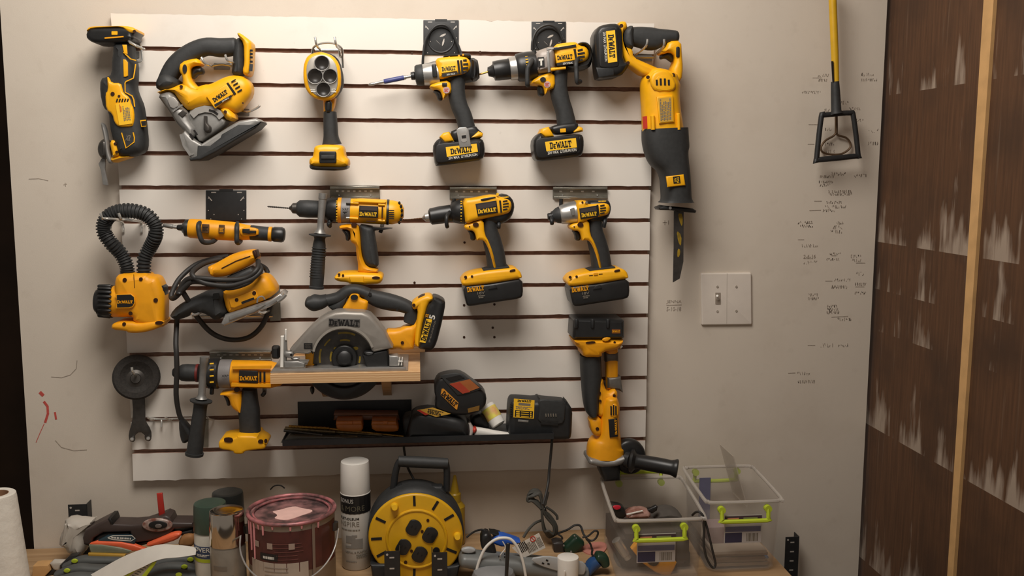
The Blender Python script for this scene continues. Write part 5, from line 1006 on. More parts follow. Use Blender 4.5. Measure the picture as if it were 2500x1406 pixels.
# second charger, at the right, with cord down to the bench
t = T('battery_charger', 'dark grey charger with a yellow instruction label at the right end of the tray', 'charger', 2150, 620); Fm.d = .085
ob('case', ext([(1898, 560), (1910, 340), (1925, 300), (1955, 292), (2130, 305), (2150, 288), (2165, 300), (2380, 320), (2410, 370), (2402, 580), (2380, 604), (2260, 606), (1920, 590)], .08, .012, 1, n=4), BST, t)
o = ob('label_plate', ext([(1956, 306), (2122, 320), (2116, 466), (1952, 456)], .001, 0, 0, .0405), LBY, t); logo(2040, 325, 110, 16, -4, .0411, LBK, o); ob('label_grey', ext([(1994, 338), (2090, 346), (2088, 366), (1992, 358)], .0006, 0, 0, .041), ICN, o); fine(2035, 380, 130, 26, -4, .041, ICN, o, 3)
ob('label_box', ext([(1966, 398), (2110, 408), (2106, 460), (1962, 450)], .0006, 0, 0, .041), LBK, o)
for i in range(3): ob('label_row', line([(1974, 410+i*17), (2002, 412+i*17)], 5, .0006, .0416), LBY, o); ob('label_row', line([(2012, 413+i*17), (2076, 418+i*17)], 2, .0006, .0416), LBY, o); ob('label_row', ext(circ(2092, 419+i*16, 6), .0006, 0, 0, .0416), LBY, o)
ob('battery_bay', ext([(2150, 330), (2170, 305), (2370, 322), (2360, 500), (2300, 510), (2140, 490), (2160, 400)], .012, .003, 1, .038), RUB, t)
for i in range(5): ob('bay_contact', line([(2212+i*20, 428), (2214+i*20, 450)], 4, .002, .0448), ICN, t)
ob('bay_rail', ext([(2174, 470), (2312, 482), (2312, 524), (2172, 514)], .004, .001, 0, .042), BLK, t); ob('bay_horn', ext([(2140, 330), (2152, 284), (2164, 300), (2175, 345)], .05, .004, 0, .01), BST, t); ob('bay_horn', ext([(2355, 340), (2364, 308), (2374, 318), (2376, 350)], .05, .004, 0, .01), BST, t)
ob('status_light', ext([(1990, 474), (2074, 480), (2072, 496), (1988, 490)], .002, .0005, 0, .0395), GRY, t)
for i in range(6): ob('side_rib', line([(1926, 350+i*18), (1942, 350+i*18)], 4, .002, .04), BST, t)
ob('cord', tube([(2262, 560, .0), (2262, 640, .03), (2252, 760, .03), (2240, 880, .03), (2232, 980, .04), (2212, 1080, .06), (2190, 1160, .08)], .0032, 8), CORD, t)
# thin cord behind the reel
tag(ob('thin_cord', tube([(1072, 690, -.03), (1078, 740, -.03), (1100, 850, -.03), (1150, 950, -.02), (1180, 1000, .0)], .0028, 8), CORD), 'thin black cord dropping from the tray behind the cord reel handle', 'cord')

# ---- angle grinder
fr(1340, 740, .3271, .075)
t = T('angle_grinder', 'yellow angle grinder hung upside down with its battery at the top', 'power tool', 420, 1300, GP)
o = ob('battery', ext([(165, 110), (180, 98), (520, 98), (538, 112), (538, 235), (520, 247), (170, 247), (156, 235)], .09, .012, 0), BLK, t)
for x in (205, 325, 440): ob('battery_flute', sweep([(x, 120, 14), (x, 180, 14)], .006, 2.5, c0=.4, c1=.6, w=.043), BST, o)
ob('battery_badge', ext(rrect(470, 195, 534, 226, 2), .001, 0, 0, .0455), mat('label_dark_amber', (120, 70, 30), .5), o); logo(502, 210, 56, 18, 0, .0461, AMB, o)
ob('battery_foot', ext([(160, 248), (520, 248), (538, 255), (525, 300), (480, 330), (380, 345), (376, 385), (238, 385), (225, 330), (185, 305), (170, 270)], .088, .014, 1), AMB, t); ob('foot_slot', ext([(272, 290), (340, 282), (350, 296), (280, 304)], .003, 0, 1, .0445), SCR, t); ob('foot_ridge', ext([(390, 275), (420, 252), (470, 258), (430, 290)], .006, .002, 1, .044), AMB, t); dots(t, 'screw_disc', [(491, 295, 9, 12)], SCR, .0425)
ob('grip', sweep([(308, 385, 74), (312, 480, 76), (316, 580, 74), (312, 700, 60), (318, 790, 48), (322, 825, 30)], .034, 2.5, c1=.4), RUB, t)
ob('strut', ext([(418, 330), (510, 320), (512, 540), (505, 640), (430, 640), (425, 540)], .03, .008, 0, -.01), AMB, t)
DT = mat('duct_tape', (108, 104, 98), .4, .3, noise=.2, scale=60)
ob('tape_wrap', ext([(414, 362), (512, 358), (514, 428), (416, 432)], .034, .008, 0, -.01), DT, t); ob('tape_wrap', ext([(430, 545), (530, 540), (542, 655), (510, 640), (432, 625)], .036, .008, 0, -.008), DT, t)
ob('switch_arm', ext([(344, 580), (365, 555), (396, 552), (402, 600), (432, 660), (480, 625), (508, 660), (495, 720), (400, 840), (350, 830)], .05, .012, 1), AMB, t); ob('trigger', ext([(400, 575), (416, 580), (420, 640), (434, 665), (412, 660)], .03, .005, 0), BLK, t); dots(t, 'screw_disc', [(377, 670, 12), (383, 730, 10), (488, 690, 11)], SCR, .0262)
ob('motor_housing', sweep([(452, 700, 50), (452, 760, 68), (446, 880, 72), (440, 1000, 92), (425, 1060, 134), (420, 1140, 138)], .040, 2.6, c0=.5), AMB, t)
ob('side_case', ext([(290, 840), (380, 830), (400, 960), (360, 985), (310, 960)], .05, .012, 1, .004), AMB, t); dots(t, 'screw_disc', [(362, 938, 13)], SCR, .0295)
ob('vent_frame', ext([(450, 830), (456, 770), (490, 740), (516, 770), (518, 840), (480, 855)], .01, .003, 1, .036), AMB, t)
for i, x in enumerate((464, 482, 500)): slots(t, [(x, 760+abs(i-1)*8, x+1, 836)], 5, .0414)
o = ob('label_plate', ext([(444, 868), (510, 858), (516, 995), (454, 1002)], .004, .001, 0, .041), LBK, t); logo(500, 925, 112, 16, 92, .0434, AMB, o)
ob('gear_case', ext([(278, 1132), (300, 1125), (430, 1142), (560, 1100), (562, 1135), (510, 1180), (400, 1192), (310, 1178), (276, 1165)], .082, .008, 1), GRY, t)
ob('gear_head', ext([(355, 1180), (515, 1180), (520, 1300), (400, 1310), (372, 1250)], .06, .01, 0), BLK, t)
ob('guard', ext(circ(600, 1140, 120, 130, 30), .03, .01, 0, .01), BLK, t)
o = ob('side_handle', lathe((600, 1170), (960, 1235), [(0, 60), (.03, 84), (.08, 90), (.14, 60), (.2, 54), (.6, 56), (.86, 54), (.92, 60), (.97, 68), (1, 66)], 28, w=.03, w1=.07), BLK, t)
ob('handle_end', lathe((600, 1170), (960, 1235), [(.99, 60), (1.005, 58), (1.006, 50)], 26, w=.03, w1=.07), BST, o); ob('handle_collar', lathe((560, 1160), (610, 1172), [(0, 40), (.3, 60), (1, 62)], 20, w=.02, w1=.03), BLK, t)
t = T('wire_hook', 'chrome wire hook with bright tip beside the angle grinder neck', 'hook', 480, 325, GH)
for x, y in ((545, 318), (385, 330)): ob('prong', tube([(x-60, y+12, -.054), (x-40, y+12, .0), (x-12, y+14, .034), (x, y, .038)], .0026), CHR, t)
ob('cross_bar', tube([(380, 345, -.052), (440, 345, -.052), (500, 345, -.052)], .0024), CHR, t)

# ---- yellow handled hoe and the wire loop behind it
fr(1880, 0, .3557, .055)
t = T('stirrup_hoe', 'yellow pole with black four-sided hoe head hanging on the right of the wall', 'garden tool', 460, 1110)
o = ob('pole', lathe((425, -120), (452, 570), [(0, 26), (.7, 25), (1, 22)], 20), mat('pole_yellow', (214, 168, 30), .4, noise=.1), t); ob('pole_label', ext([(420, 420), (434, 420), (438, 560), (428, 560)], .002, 0, 0, .0085), LBK, o)
ob('socket', lathe((446, 560), (455, 780), [(0, 26), (.05, 27), (.35, 30), (.9, 33), (1, 40)], 20), RUB, t)
FR = [(425, 785), (548, 775), (572, 800), (604, 1060), (590, 1072), (330, 1098), (320, 1085), (352, 800), (372, 790)]
ob('hoe_head', tube3([W(x, y, -.004) for x, y in FR], .0062, 10, 4, closed=True), BST, t)
ob('hoe_web', ext([(410, 790), (440, 755), (475, 755), (500, 780)], .014, .004, 0), BST, t); ob('hoe_edge', ext([(322, 1078), (600, 1052), (618, 1070), (612, 1082), (330, 1114), (304, 1106)], .012, .003, 1, -.004), BST, t)
t = T('wire_loop', 'thin brown wire loop on the wall inside the black hoe head', 'hook', 452, 1060); Fm.d = .012
WR = mat('brown_wire', (120, 98, 76), .4, .6, noise=.2)
ob('stem', tube([(454, 790, .02), (455, 860, .004), (454, 915, 0)], .0038, 8), WR, t); ob('loop', tube([(450, 915, 0), (432, 935, 0), (380, 965, 0), (350, 1010, 0), (362, 1045, 0), (420, 1060, 0), (490, 1056, 0), (545, 1020, 0), (550, 980, 0), (520, 945, 0), (470, 930, 0), (456, 915, 0)], .0026, 8), WR, t)

# ================================================================== ON THE WORKBENCH
def turned(C, prof, n=36, m=None, tilt=(0., 0.)):
    """upright turned shape standing at C; prof = (height above C, radius) in metres; tilt = lean per metre in x and y"""
    m = m or MB()
    return loft(m, [[C+Vector((r*math.cos(2*math.pi*i/n)+tilt[0]*z, r*math.sin(2*math.pi*i/n)+tilt[1]*z, z)) for i in range(n)] for z, r in prof])
def wrap(polys, C, R, zc, wd, ht, a0=0., t=.0003, sub=1):
    m = MB()
    for p in polys:
        V = []
        for a, b in p:
            th = a0+(a-.5)*wd/R; V.append(C+Vector((R*math.sin(th), -R*math.cos(th), zc+(b-.5)*ht)))
        F2 = [C+Vector(((v.x-C.x)*(1+t/R), (v.y-C.y)*(1+t/R), v.z-C.z)) for v in V]; n = len(V)
        m.add(V+F2, [tuple(range(n)), tuple(range(n, 2*n))]+[(i, (i+1) % n, n+(i+1) % n, n+i) for i in range(n)])
    return m
def grid(a0, a1, z0, z1, n=10): return [[(k/n, 0), ((k+1)/n, 0), ((k+1)/n, 1), (k/n, 1)] for k in range(n)]
def wtxt(s, C, R, zc, wd, ht, material, parent, a0=0., bold=.012): return ob('lettering', wrap(glyphs(s, bold), C, R, zc, wd, ht, a0), material, parent, 30)
def wfine(C, R, zc, wd, ht, material, parent, a0=0., rows=2, seed=1): return ob('small_print', wrap(fineprint(rows, seed), C, R, zc, wd, ht, a0), material, parent, 30)
def wpatch(C, R, zc, wd, ht, material, parent, name, a0=0.): return ob(name, wrap(grid(0, 1, 0, 1), C, R, zc, wd, ht, a0, .0004), material, parent, 30)
def base(px, d): 
    v = hit(px, 1330, d); return Vector((v.x, -d, BZ))
def htop(px, py, d): return hit(px, py, d).z-BZ

# ---- paper towel roll
C = base(-4, .27); C.x = hit(12, 1340, .27).x
h = htop(6, 1203, .27)
t = thing('paper_towel_roll', 'upright white paper towel roll at the bottom left corner', 'paper towels', C)
PAP = mat('embossed_paper', (226, 220, 208), .9, noise=.06, scale=60, bump=.8)
ob('paper', turned(C, [(0, .0455), (.05, .0445), (h-.01, .0375), (h-.002, .0365), (h, .034), (h-.001, .0235), (h-.03, .0230)], 44, tilt=(-.045, 0)), PAP, t); ob('core', turned(C, [(h-.032, .0228), (h-.0015, .0235), (h-.001, .0222), (h-.06, .0215)], 36, tilt=(-.045, 0)), mat('cardboard_core', (150, 112, 82), .85, noise=.15), t)

# ---- spray cans
def can(label, px, py, d, r, caph, capmat, bodymat, group='spray cans on the bench', flare=0.):
    C = base(px, d); h = htop(px, py, d); t = thing('spray_can', label, 'spray can', C, group)
    ob('can_body', turned(C, [(0, r*.93), (.003, r), (h-caph-.006, r), (h-caph, r*.94)]), bodymat, t); o = ob('cap', turned(C, [(h-caph, r*1.0), (h-caph+.002, r*1.02), (h-.006, r*(.97-flare)), (h-.001, r*(.94-flare)), (h, r*(.88-flare)), (h-.0008, r*.5)]), capmat, t)
    return t, C, h, r
GRC = mat('dark_green_cap', (56, 74, 62), .4, noise=.12); BKC = mat('black_cap', (36, 38, 36), .35, noise=.12)
can('spray can with a black cap behind the dark green one', 560, 1200, .13, .035, .062, BKC, mat('dark_can_label', (60, 52, 46), .4, noise=.2))
t, C, h, r = can('spray can with a dark green cap and blue label band', 516, 1226, .235, .0345, .060, GRC, mat('can_white_label', (196, 192, 180), .4, noise=.08))
wpatch(C, r+.0004, h-.098, .075, .026, mat('label_blue', (46, 64, 96), .4, noise=.1), t, 'label_band', -.2); wtxt('OVER', C, r+.0009, h-.092, .038, .010, WPR, t, -.4); wfine(C, r+.0009, h-.104, .034, .006, WPR, t, -.3, 2); wpatch(C, r+.0004, h-.116, .08, .007, mat('label_lime', (176, 190, 40), .4, noise=.1), t, 'label_band', -.2)
CHROME = mat('mirror_chrome', (196, 186, 174), .12, 1., noise=.05)
t, C, h, r = can('spray can with a mirror chrome cap in front of the paint can', 556, 1244, .32, .0355, .070, CHROME, mat('brushed_can', (150, 140, 126), .3, .5, noise=.2, scale=30))
for k in range(4): wpatch(C, r+.0004, .085-k*.02, .03, .008, mat('can_faint_print', (118, 110, 100), .4, .3), t, 'printed_panel', -.3+.35*(k % 2))
t, C, h, r = can('tall white spray can with a black banner between paint can and cord reel', 870, 1124, .165, .0325, .070, WHT, mat('can_white_grey', (198, 192, 182), .4, noise=.06))
wpatch(C, r+.0004, h-.092, .104, .040, LBK, t, 'label_band'); wtxt('BONUS', C, r+.0009, h-.083, .036, .0095, mat('banner_grey', (170, 164, 156), .6), t, -.62); wtxt('& MORE', C, r+.0009, h-.1, .060, .012, mat('banner_dim', (92, 86, 70), .6), t, -.22, 0.); wtxt('RUST-OLEUM', C, r+.0005, h-.123, .050, .0055, LBK, t, -.48); wtxt('INSPIRE', C, r+.0005, h-.135, .052, .0105, ICN, t, -.5, -.006); wfine(C, r+.0005, h-.148, .05, .004, ICN, t, -.4, 1)
GRP = mat('can_grey_print', (128, 122, 114), .5)
for a, z, w_, h_ in ((-.32, h-.17, .022, .016), (.12, h-.178, .026, .018), (-.1, h-.188, .04, .006), (-.05, h-.162, .012, .004)): wpatch(C, r+.0005, z, w_, h_, GRP, t, 'printed_panel', a)
wtxt('METAL & PLASTIC', C, r+.0005, h-.2, .05, .0045, ICN, t, .05); wfine(C, r+.0005, .022, .026, .004, ICN, t, -.3, 1); wfine(C, r+.0005, .034, .03, .010, ICN, t, .5, 4); ob('rim', turned(C, [(h-.0722, r*1.0), (h-.0715, r*1.03), (h-.0700, r*1.03), (h-.0695, r*1.0)]), WHT, t)

# ---- paint can
C = base(714, .30); r = .088; h = htop(714, 1243, .30)
PNK = mat('pink_paint', (226, 150, 150), .45, noise=.15, scale=60, bump=.2); LID = mat('paint_smeared_lid', (92, 76, 76), .35, .5, c2=(190, 140, 138), scale=34)
t = thing('paint_can', 'dented metal paint can with pink drips and a maroon label', 'paint can', C)
ob('can_body', turned(C, [(0, r*.98), (.003, r), (h-.008, r), (h-.004, r*1.02), (h, r*1.02), (h, r*.97), (h-.013, r*.96)], 48), mat('can_paper_grey', (150, 136, 122), .5, noise=.1, scale=30), t)
wpatch(C, r+.0005, h-.057, .25, .084, mat('label_maroon', (92, 44, 38), .45, c2=(70, 34, 30), scale=20), t, 'maroon_label'); wpatch(C, r+.0006, .055, .13, .1, mat('label_paper', (176, 160, 144), .55, noise=.08), t, 'paper_panel', -.25)
wfine(C, r+.0013, h-.068, .026, .008, WPR, t, -.42, 1); wpatch(C, r+.0011, h-.068, .04, .014, LBK, t, 'label_patch', -.42)
for k, a in enumerate((-.75, -.38, .12)): wpatch(C, r+.0011, h-.045, .012, .012, mat('label_icon', (160, 138, 124), .5), t, 'label_icon', a)
for k in range(5): wpatch(C, r+.0011, h-.04-.008*k, .07-.006*k, .0012, mat('label_fine_print', (116, 70, 62), .5), t, 'fine_print', -.05+.05*(k % 3))
for k in range(7): wpatch(C, r+.0012, .095-.008*k, .05, .0012, mat('label_fine_grey', (140, 126, 112), .5), t, 'fine_print', -.25)
ob('label_seam', wrap(grid(0, 1, 0, 1), C, r+.0014, h*.5, .006, h*.98, .62, .0006), mat('seam_metal', (140, 124, 112), .4, .4), t)
ob('lid', turned(C, [(h-.012, r*.955), (h-.002, r*.955), (h-.001, r*.93), (h-.002, r*.90), (h-.007, r*.88), (h-.0078, r*.86), (h-.0078, r*.2)], 48), LID, t)
ob('rim', tube3([C+Vector((r*1.0*math.cos(a), r*1.0*math.sin(a), h)) for a in [i*math.pi/18 for i in range(36)]], .0042, 10, 2, closed=True), mat('rim_pink_smear', (196, 120, 122), .4, .2, c2=(90, 70, 68), scale=30), t)
ob('inner_rim', tube3([C+Vector((r*.88*math.cos(a), r*.88*math.sin(a), h-.003)) for a in [i*math.pi/18 for i in range(36)]], .0022, 8, 2, closed=True), mat('rim_pink_smear', (196, 120, 122)), t)
rr = random.Random(3)
PKL = mat('pink_paint_skin', (234, 192, 182), .5, noise=.1, scale=60)
ob('paint_pool', loft(MB(), [[C+Vector((-.002+.036*(1+.18*math.sin(3*a+1)+.1*math.sin(5*a))*math.cos(a), -.004+.034*(1+.15*math.sin(2*a)+.1*math.cos(4*a))*math.sin(a), h-.0075+z)) for a in [i*2*math.pi/36 for i in range(36)]] for z in (0, .0012)]), PKL, t)
for a, l in ((-.98, .06), (-.84, .075), (-.68, .01), (-.3, .006), (.1, .008), (.35, .006), (-.55, .02), (.75, .012), (-1.1, .03)):
    ob('paint_drip', tube3([C+Vector(((r+.0012)*math.sin(a), -(r+.0012)*math.cos(a), h-.004-l*k/3)) for k in range(4)], lambda u: .0026*(1-.35*u), 6, 3), PNK, t)
ea = 1.12
for s in (-1, 1): ob('bail_ear', turned(C+Vector((s*r*.99, -.012, h-.042)), [(0, .009), (.016, .009)], 14), DGR, t)
ob('bail_wire', tube3([C+Vector((s*(r+.012)*math.cos(u*math.pi/2)**.8 if False else (r+.010)*math.cos(u), -.03-.085*math.sin(u)**.7 if 0 < u < math.pi else -.03, h-.034-.078*math.sin(u))) for s in (1,) for u in [math.pi*i/12 for i in range(13)]], .0018, 8, 4), SIL, t)

# ---- cord reel
fr(580, 1080, .24, .245)
t = T('cord_reel', 'round yellow extension cord reel with four black sockets and a carry handle', 'cord reel', 1810, 1290)
t.location.z = BZ; ROOT[t] = Vector(t.location)
RC = (1812, 955)
ob('drum', ext(circ(1812, 880, 486, 472, 48), .085, .02, 0, -.045, n=4), RUB, t); ob('rear_rim', ext(circ(1800, 845, 470, 470, 48), .012, .004, 0, -.095), BST, t)
ob('stand', ext([(1360, 1150), (1560, 1150), (1520, 1340), (1390, 1340)], .1, .008, 0, -.03), BST, t); ob('stand', ext([(2120, 1180), (2260, 1150), (2210, 1340), (2100, 1340)], .1, .008, 0, -.03), BST, t)
f = ob('face_plate', ext(circ(*RC, 482, 440, 60), .012, .005, 0, .006), mat('reel_yellow', (216, 164, 20), .4, noise=.08), t)
YR = mat('reel_yellow', (216, 164, 20))
ob('face_ring', tube3([W(1822+300*math.cos(a), 980+288*math.sin(a), .013) for a in [i*math.pi/18 for i in range(36)]], .0035, 8, 2, closed=True), YR, f); ob('hub_disc', ext(circ(1822, 980, 290, 278, 40), .004, .001, 0, .0125), YR, f)
for a in (-92, -60, -32, 24, 60, 92, 150, 176, 207): 
    ca, sa = math.cos(math.radians(a)), math.sin(math.radians(a)); ob('vent_slot_shade', line([(1812+345*ca, 955+310*sa), (1812+455*ca, 955+412*sa)], 13, .001, .0125), DRK, f)
for x, y in ((1790, 866), (1958, 942), (1686, 1064), (1852, 1140)):
    P = [(px, py) for px, py in circ(x, y, 86, 82, 24)]; ang = math.radians(30)
    P = [(x+(lambda u, v: (u*math.cos(ang)-v*math.sin(ang)))(min(max((px-x)*math.cos(ang)+(py-y)*math.sin(ang), -66), 66), -(px-x)*math.sin(ang)+(py-y)*math.cos(ang)), y+(lambda u, v: (u*math.sin(ang)+v*math.cos(ang)))(min(max((px-x)*math.cos(ang)+(py-y)*math.sin(ang), -66), 66), -(px-x)*math.sin(ang)+(py-y)*math.cos(ang))) for px, py in P]
    o = ob('socket', ext(P, .004, .001, 0, .0158), BLK, f)
    for sx in (-22, 22): ob('socket_slot', line([(x+sx*.87-8, y+sx*.5+8), (x+sx*.87+10, y+sx*.5-10)], 4, .001, .0182), DRK, o)
dots(f, 'screw_disc', [(1936, 792, 15), (1878, 905, 15), (1770, 1104, 15), (1710, 1218, 17)], SCR, .0148); dots(f, 'reset_button', [(2022, 1098, 36, 32)], BLK, .0155, .004)
for x, y in ((1596, 650), (2236, 950)): ob('winding_peg', lathe((x, y), (x+2, y+14), [(0, 42), (.7, 38), (1, 28)], 20, w=.011, w1=.03), mat('peg_yellow', (236, 184, 30), .4, noise=.05), f)
m = MB(); H = [(1590, 470), (1622, 250), (1640, 190)]
ob('handle_arm', tube([(1585, 470, -.05), (1602, 330, -.05), (1628, 230, -.05), (1650, 190, -.05)], .0075, 10), BST, t); ob('handle_arm', tube([(2126, 490, -.05), (2130, 340, -.05), (2126, 250, -.05), (2110, 195, -.05)], .0075, 10), BST, t)
ob('handle_grip', lathe((1632, 190), (2142, 215), [(0, 40), (.01, 56), (.5, 60), (.99, 56), (1, 40)], 20, w=-.05), RUB, t)
ob('brush_holder', ext([(1602, 440), (1660, 420), (2080, 430), (2120, 500), (1620, 500)], .03, .008, 0, -.05), BST, t)

# ---- slotted steel angles standing up
def angle(label, pts, d, side=1, zb=None):
    fr(0, 0, 1, d); (x0, y0), (x1, _) = pts; A = W(x0, y0); B = W(x1, y0); t = thing('steel_angle', label, 'bracket', Vector(((A.x+B.x)/2, -d, zb or BZ)), 'dark slotted steel angles')
    ob('flange', box(A.x, B.x, -d-.001, -d+.001, zb or BZ, A.z), BST, t); xs = A.x if side < 0 else B.x
    ob('side_flange', box(xs-.001, xs+.001, -d+.001, -d+.03, zb or BZ, A.z), BST, t)
    n = int((A.z-(zb or BZ))/.024)
    for k in range(n):
        z = A.z-.014-k*.024; cx = (A.x+B.x)/2; ob('slot', box(cx-.005, cx+.005, -d-.0014, -d-.001, z-.0015, z+.0015), mat('punched_slot', (188, 182, 174)), t)
    ob('hole', loft(MB(), [[Vector((A.x+.006+.0025*math.cos(a), y, A.z-.007+.0025*math.sin(a))) for a in [i*math.pi/5 for i in range(10)]] for y in (-d-.0015, -d-.001)]), mat('punched_slot', (188, 182, 174)), t)
    return t
angle('slotted dark steel angle in front of the left side of the cord reel', ((938, 1346), (975, 1346)), .305, 1)
angle('slotted dark steel angle in front of the right side of the cord reel', ((1055, 1349), (1092, 1349)), .305, -1)
angle('slotted dark steel angle standing right of the clear bins', ((1918, 1311), (1951, 1311)), .05, 1, BZ-.16)
angle('dark steel angle top standing at the left behind the white bag', ((166, 1232), (211, 1232)), .045, 1)

# ---- yellow nozzle bottle behind the reel
C = base(1111, .06); h = htop(1109, 1160, .06); t = thing('glue_bottle', 'mustard yellow bottle with a pointed nozzle behind the cord reel', 'bottle', C)
OCH = mat('mustard_plastic', (176, 140, 30), .4, noise=.1)
ob('bottle', turned(C, [(0, .022), (.004, .024), (h-.075, .024), (h-.065, .016)], 28), OCH, t); ob('collar', turned(C, [(h-.066, .0145), (h-.045, .0145), (h-.042, .012)], 24), OCH, t); ob('nozzle', turned(C, [(h-.043, .011), (h-.01, .005), (h, .003)], 20), OCH, t)

# ---- left heap
fr(0, 1080, .248, .10)
t = T('plastic_bag', 'crumpled white plastic bag in front of the left steel angle', 'bag', 760, 1100)
m = MB(); rr = random.Random(5); R = []
BAGP = [(660, 735), (760, 728), (860, 745), (950, 745), (900, 830), (850, 900), (880, 1000), (840, 1090), (760, 1095), (690, 1080), (660, 1020), (600, 1000), (612, 900), (655, 820)]
o = ob('bag', ext(BAGP, .05, .02, 1, n=5), mat('bag_white', (196, 188, 176), .45, noise=.1, scale=14, bump=1.), t)
for v in o.data.vertices: v.co += Vector((rr.uniform(-1, 1), rr.uniform(-1, 1), rr.uniform(-1, 1)))*.0016
ob('bag_fold', ext([(600, 1000), (640, 800), (662, 800), (660, 1030)], .01, .004, 0, .02), mat('bag_white', (196, 188, 176)), t)
Fm.d = .12
t = T('plastic_tool_body', 'long dark brown plastic tool body with a round film-wrapped dial', 'tool', 1300, 990)
BRB = mat('dark_brown_plastic', (66, 54, 50), .45, noise=.12)
ob('body', ext([(848, 900), (870, 830), (980, 770), (1100, 710), (1130, 715), (1150, 765), (1330, 770), (1440, 760), (1560, 720), (1650, 680), (1700, 700), (1722, 750), (1920, 752), (1925, 800), (1740, 812), (1680, 880), (1500, 930), (1340, 950), (1310, 840), (1050, 850), (960, 900), (930, 970), (860, 965)], .05, .005, 0), BRB, t)
ob('lower_shell', ext([(860, 960), (930, 960), (1000, 870), (1100, 845), (1300, 845), (1345, 940), (1500, 925), (1680, 870), (1920, 815), (1925, 870), (1700, 900), (1400, 990), (1300, 975), (900, 985)], .046, .006, 0, -.004), LBK, t)
o = ob('dial', ext(circ(1550, 810, 150, 66, 30), .008, .003, 0, .026), mat('dial_film', (120, 74, 62), .2, noise=.2, c2=(190, 176, 166), scale=60), t); ob('dial_well', ext(circ(1555, 812, 92, 40, 24), .003, .001, 0, .0312), LBK, o); ob('dial_knob', ext(circ(1560, 822, 34, 20, 14), .004, .001, 0, .033), mat('dial_grey', (110, 100, 94), .3), o); ob('hook_end', ext([(1095, 710), (1130, 708), (1150, 765), (1120, 770)], .052, .003, 0), LBK, t)
tag(ob('red_stick', ext([(1543, 500), (1600, 494), (1628, 735), (1566, 735)], .006, .002, 0, .0), mat('red_plastic', (176, 44, 34), .4, noise=.1)), 'flat red plastic stick standing up behind the brown tool body', 'stick')
Fm.d = .145
t = T('blister_pack', 'flat package with a dark blue header and an orange band', 'package', 1100, 1120)
ob('header', ext([(950, 970), (1060, 912), (1300, 908), (1340, 960), (1330, 1000)], .012, .003, 0), mat('pack_navy', (44, 62, 70), .35, noise=.1), t); fine(1195, 938, 200, 24, -4, .0065, WPR, t, 1); ob('outline', line([(1060, 938), (1110, 918), (1300, 918), (1330, 944), (1290, 970), (1110, 956), (1062, 940)], 4, .0004, .0063), WPR, t)
ob('orange_band', ext([(890, 990), (960, 965), (1200, 975), (1330, 1000), (1450, 1048), (1300, 1064), (1150, 1020)], .012, .003, 0, .004), mat('hot_orange', (238, 106, 66), .45, noise=.08), t); ob('pouch', ext([(880, 1000), (1000, 1000), (1200, 1030), (1300, 1060), (1270, 1085), (900, 1080)], .01, .002, 0, .008), mat('pouch_green', (128, 132, 112), .3, noise=.15), t)
tag(ob('orange_tip_tool', ext([(1420, 1000), (1700, 880), (1780, 874), (1792, 900), (1750, 950), (1520, 1020)], .02, .006, 1), mat('hot_orange', (238, 106, 66))), 'bright orange tool tip poking out beside the tan lump', 'tool')
tag(ob('wood_scrap', ext([(1760, 970), (1800, 900), (1880, 882), (1925, 910), (1925, 1010), (1780, 1010)], .03, .008, 1, -.01), mat('tan_scrap', (160, 112, 66), .7, noise=.2)), 'tan scrap lump left of the green capped spray can', 'scrap')
tag(ob('yellow_strip', ext([(872, 1085), (1240, 1098), (1230, 1135), (870, 1118)], .01, .003, 0, .016), mat('ochre_strip', (176, 136, 50), .5, noise=.1)), 'ochre yellow strip lying under the orange banded package', 'strip')
GH_ = mat('grey_grip', (84, 86, 84), .6, noise=.12, scale=50); LIM = mat('lime_plastic', (188, 206, 50), .45, noise=.06)
Fm.d = .17
for k, (P, dot, dd, lab) in enumerate((([(640, 1215, 30), (800, 1165, 50), (1000, 1160, 46), (1240, 1150, 30)], (735, 1158), .165, 'grey rubber handle with lime dot, topmost at the left of the paper strip'), ([(560, 1300, 36), (760, 1245, 52), (940, 1250, 48), (1160, 1240, 30)], (660, 1252), .205, 'grey rubber handle with lime dot, middle one at the left of the paper strip'), ([(540, 1370, 36), (740, 1330, 52), (940, 1335, 48), (1160, 1330, 30)], (600, 1330), .245, 'grey rubber handle with lime dot, lowest at the left of the paper strip'),
                    ([(1480, 1215, 34), (1640, 1170, 50), (1820, 1150, 50), (1950, 1180, 40)], (1875, 1142), .165, 'grey rubber handle with lime dot, topmost at the right of the paper strip'), ([(1460, 1290, 38), (1600, 1240, 50), (1780, 1228, 50), (1960, 1260, 44)], (1815, 1214), .205, 'grey rubber handle with lime dot, second at the right of the paper strip'), ([(1420, 1360, 38), (1600, 1310, 50), (1780, 1305, 50), (1960, 1335, 44)], (1760, 1292), .245, 'grey rubber handle with lime dot, lowest at the right of the paper strip'))):
    Fm.d = dd; t = T('gripped_pliers', lab, 'hand tool', P[1][0], P[1][1]+40, 'grey handles with lime dots'); ob('grip', sweep(P, .014, 2.4, c0=.6, c1=.6), GH_, t); ob('lime_dot', ext(circ(dot[0], dot[1]+8, 32, 20, 16), .004, .001, 0, .0145), LIM, t)
Fm.d = .15
tag(ob('black_clip', ext([(606, 1190), (690, 1110), (780, 1092), (786, 1130), (700, 1180), (690, 1230), (610, 1240)], .03, .006, 0), BLK), 'black plastic clip at the left end of the grey handles', 'clip'); tag(ob('black_strap_end', ext([(440, 1310), (500, 1250), (555, 1210), (570, 1250), (500, 1315)], .02, .005, 0), BLK), 'short black strap end on the bench beside the towel roll', 'strap')
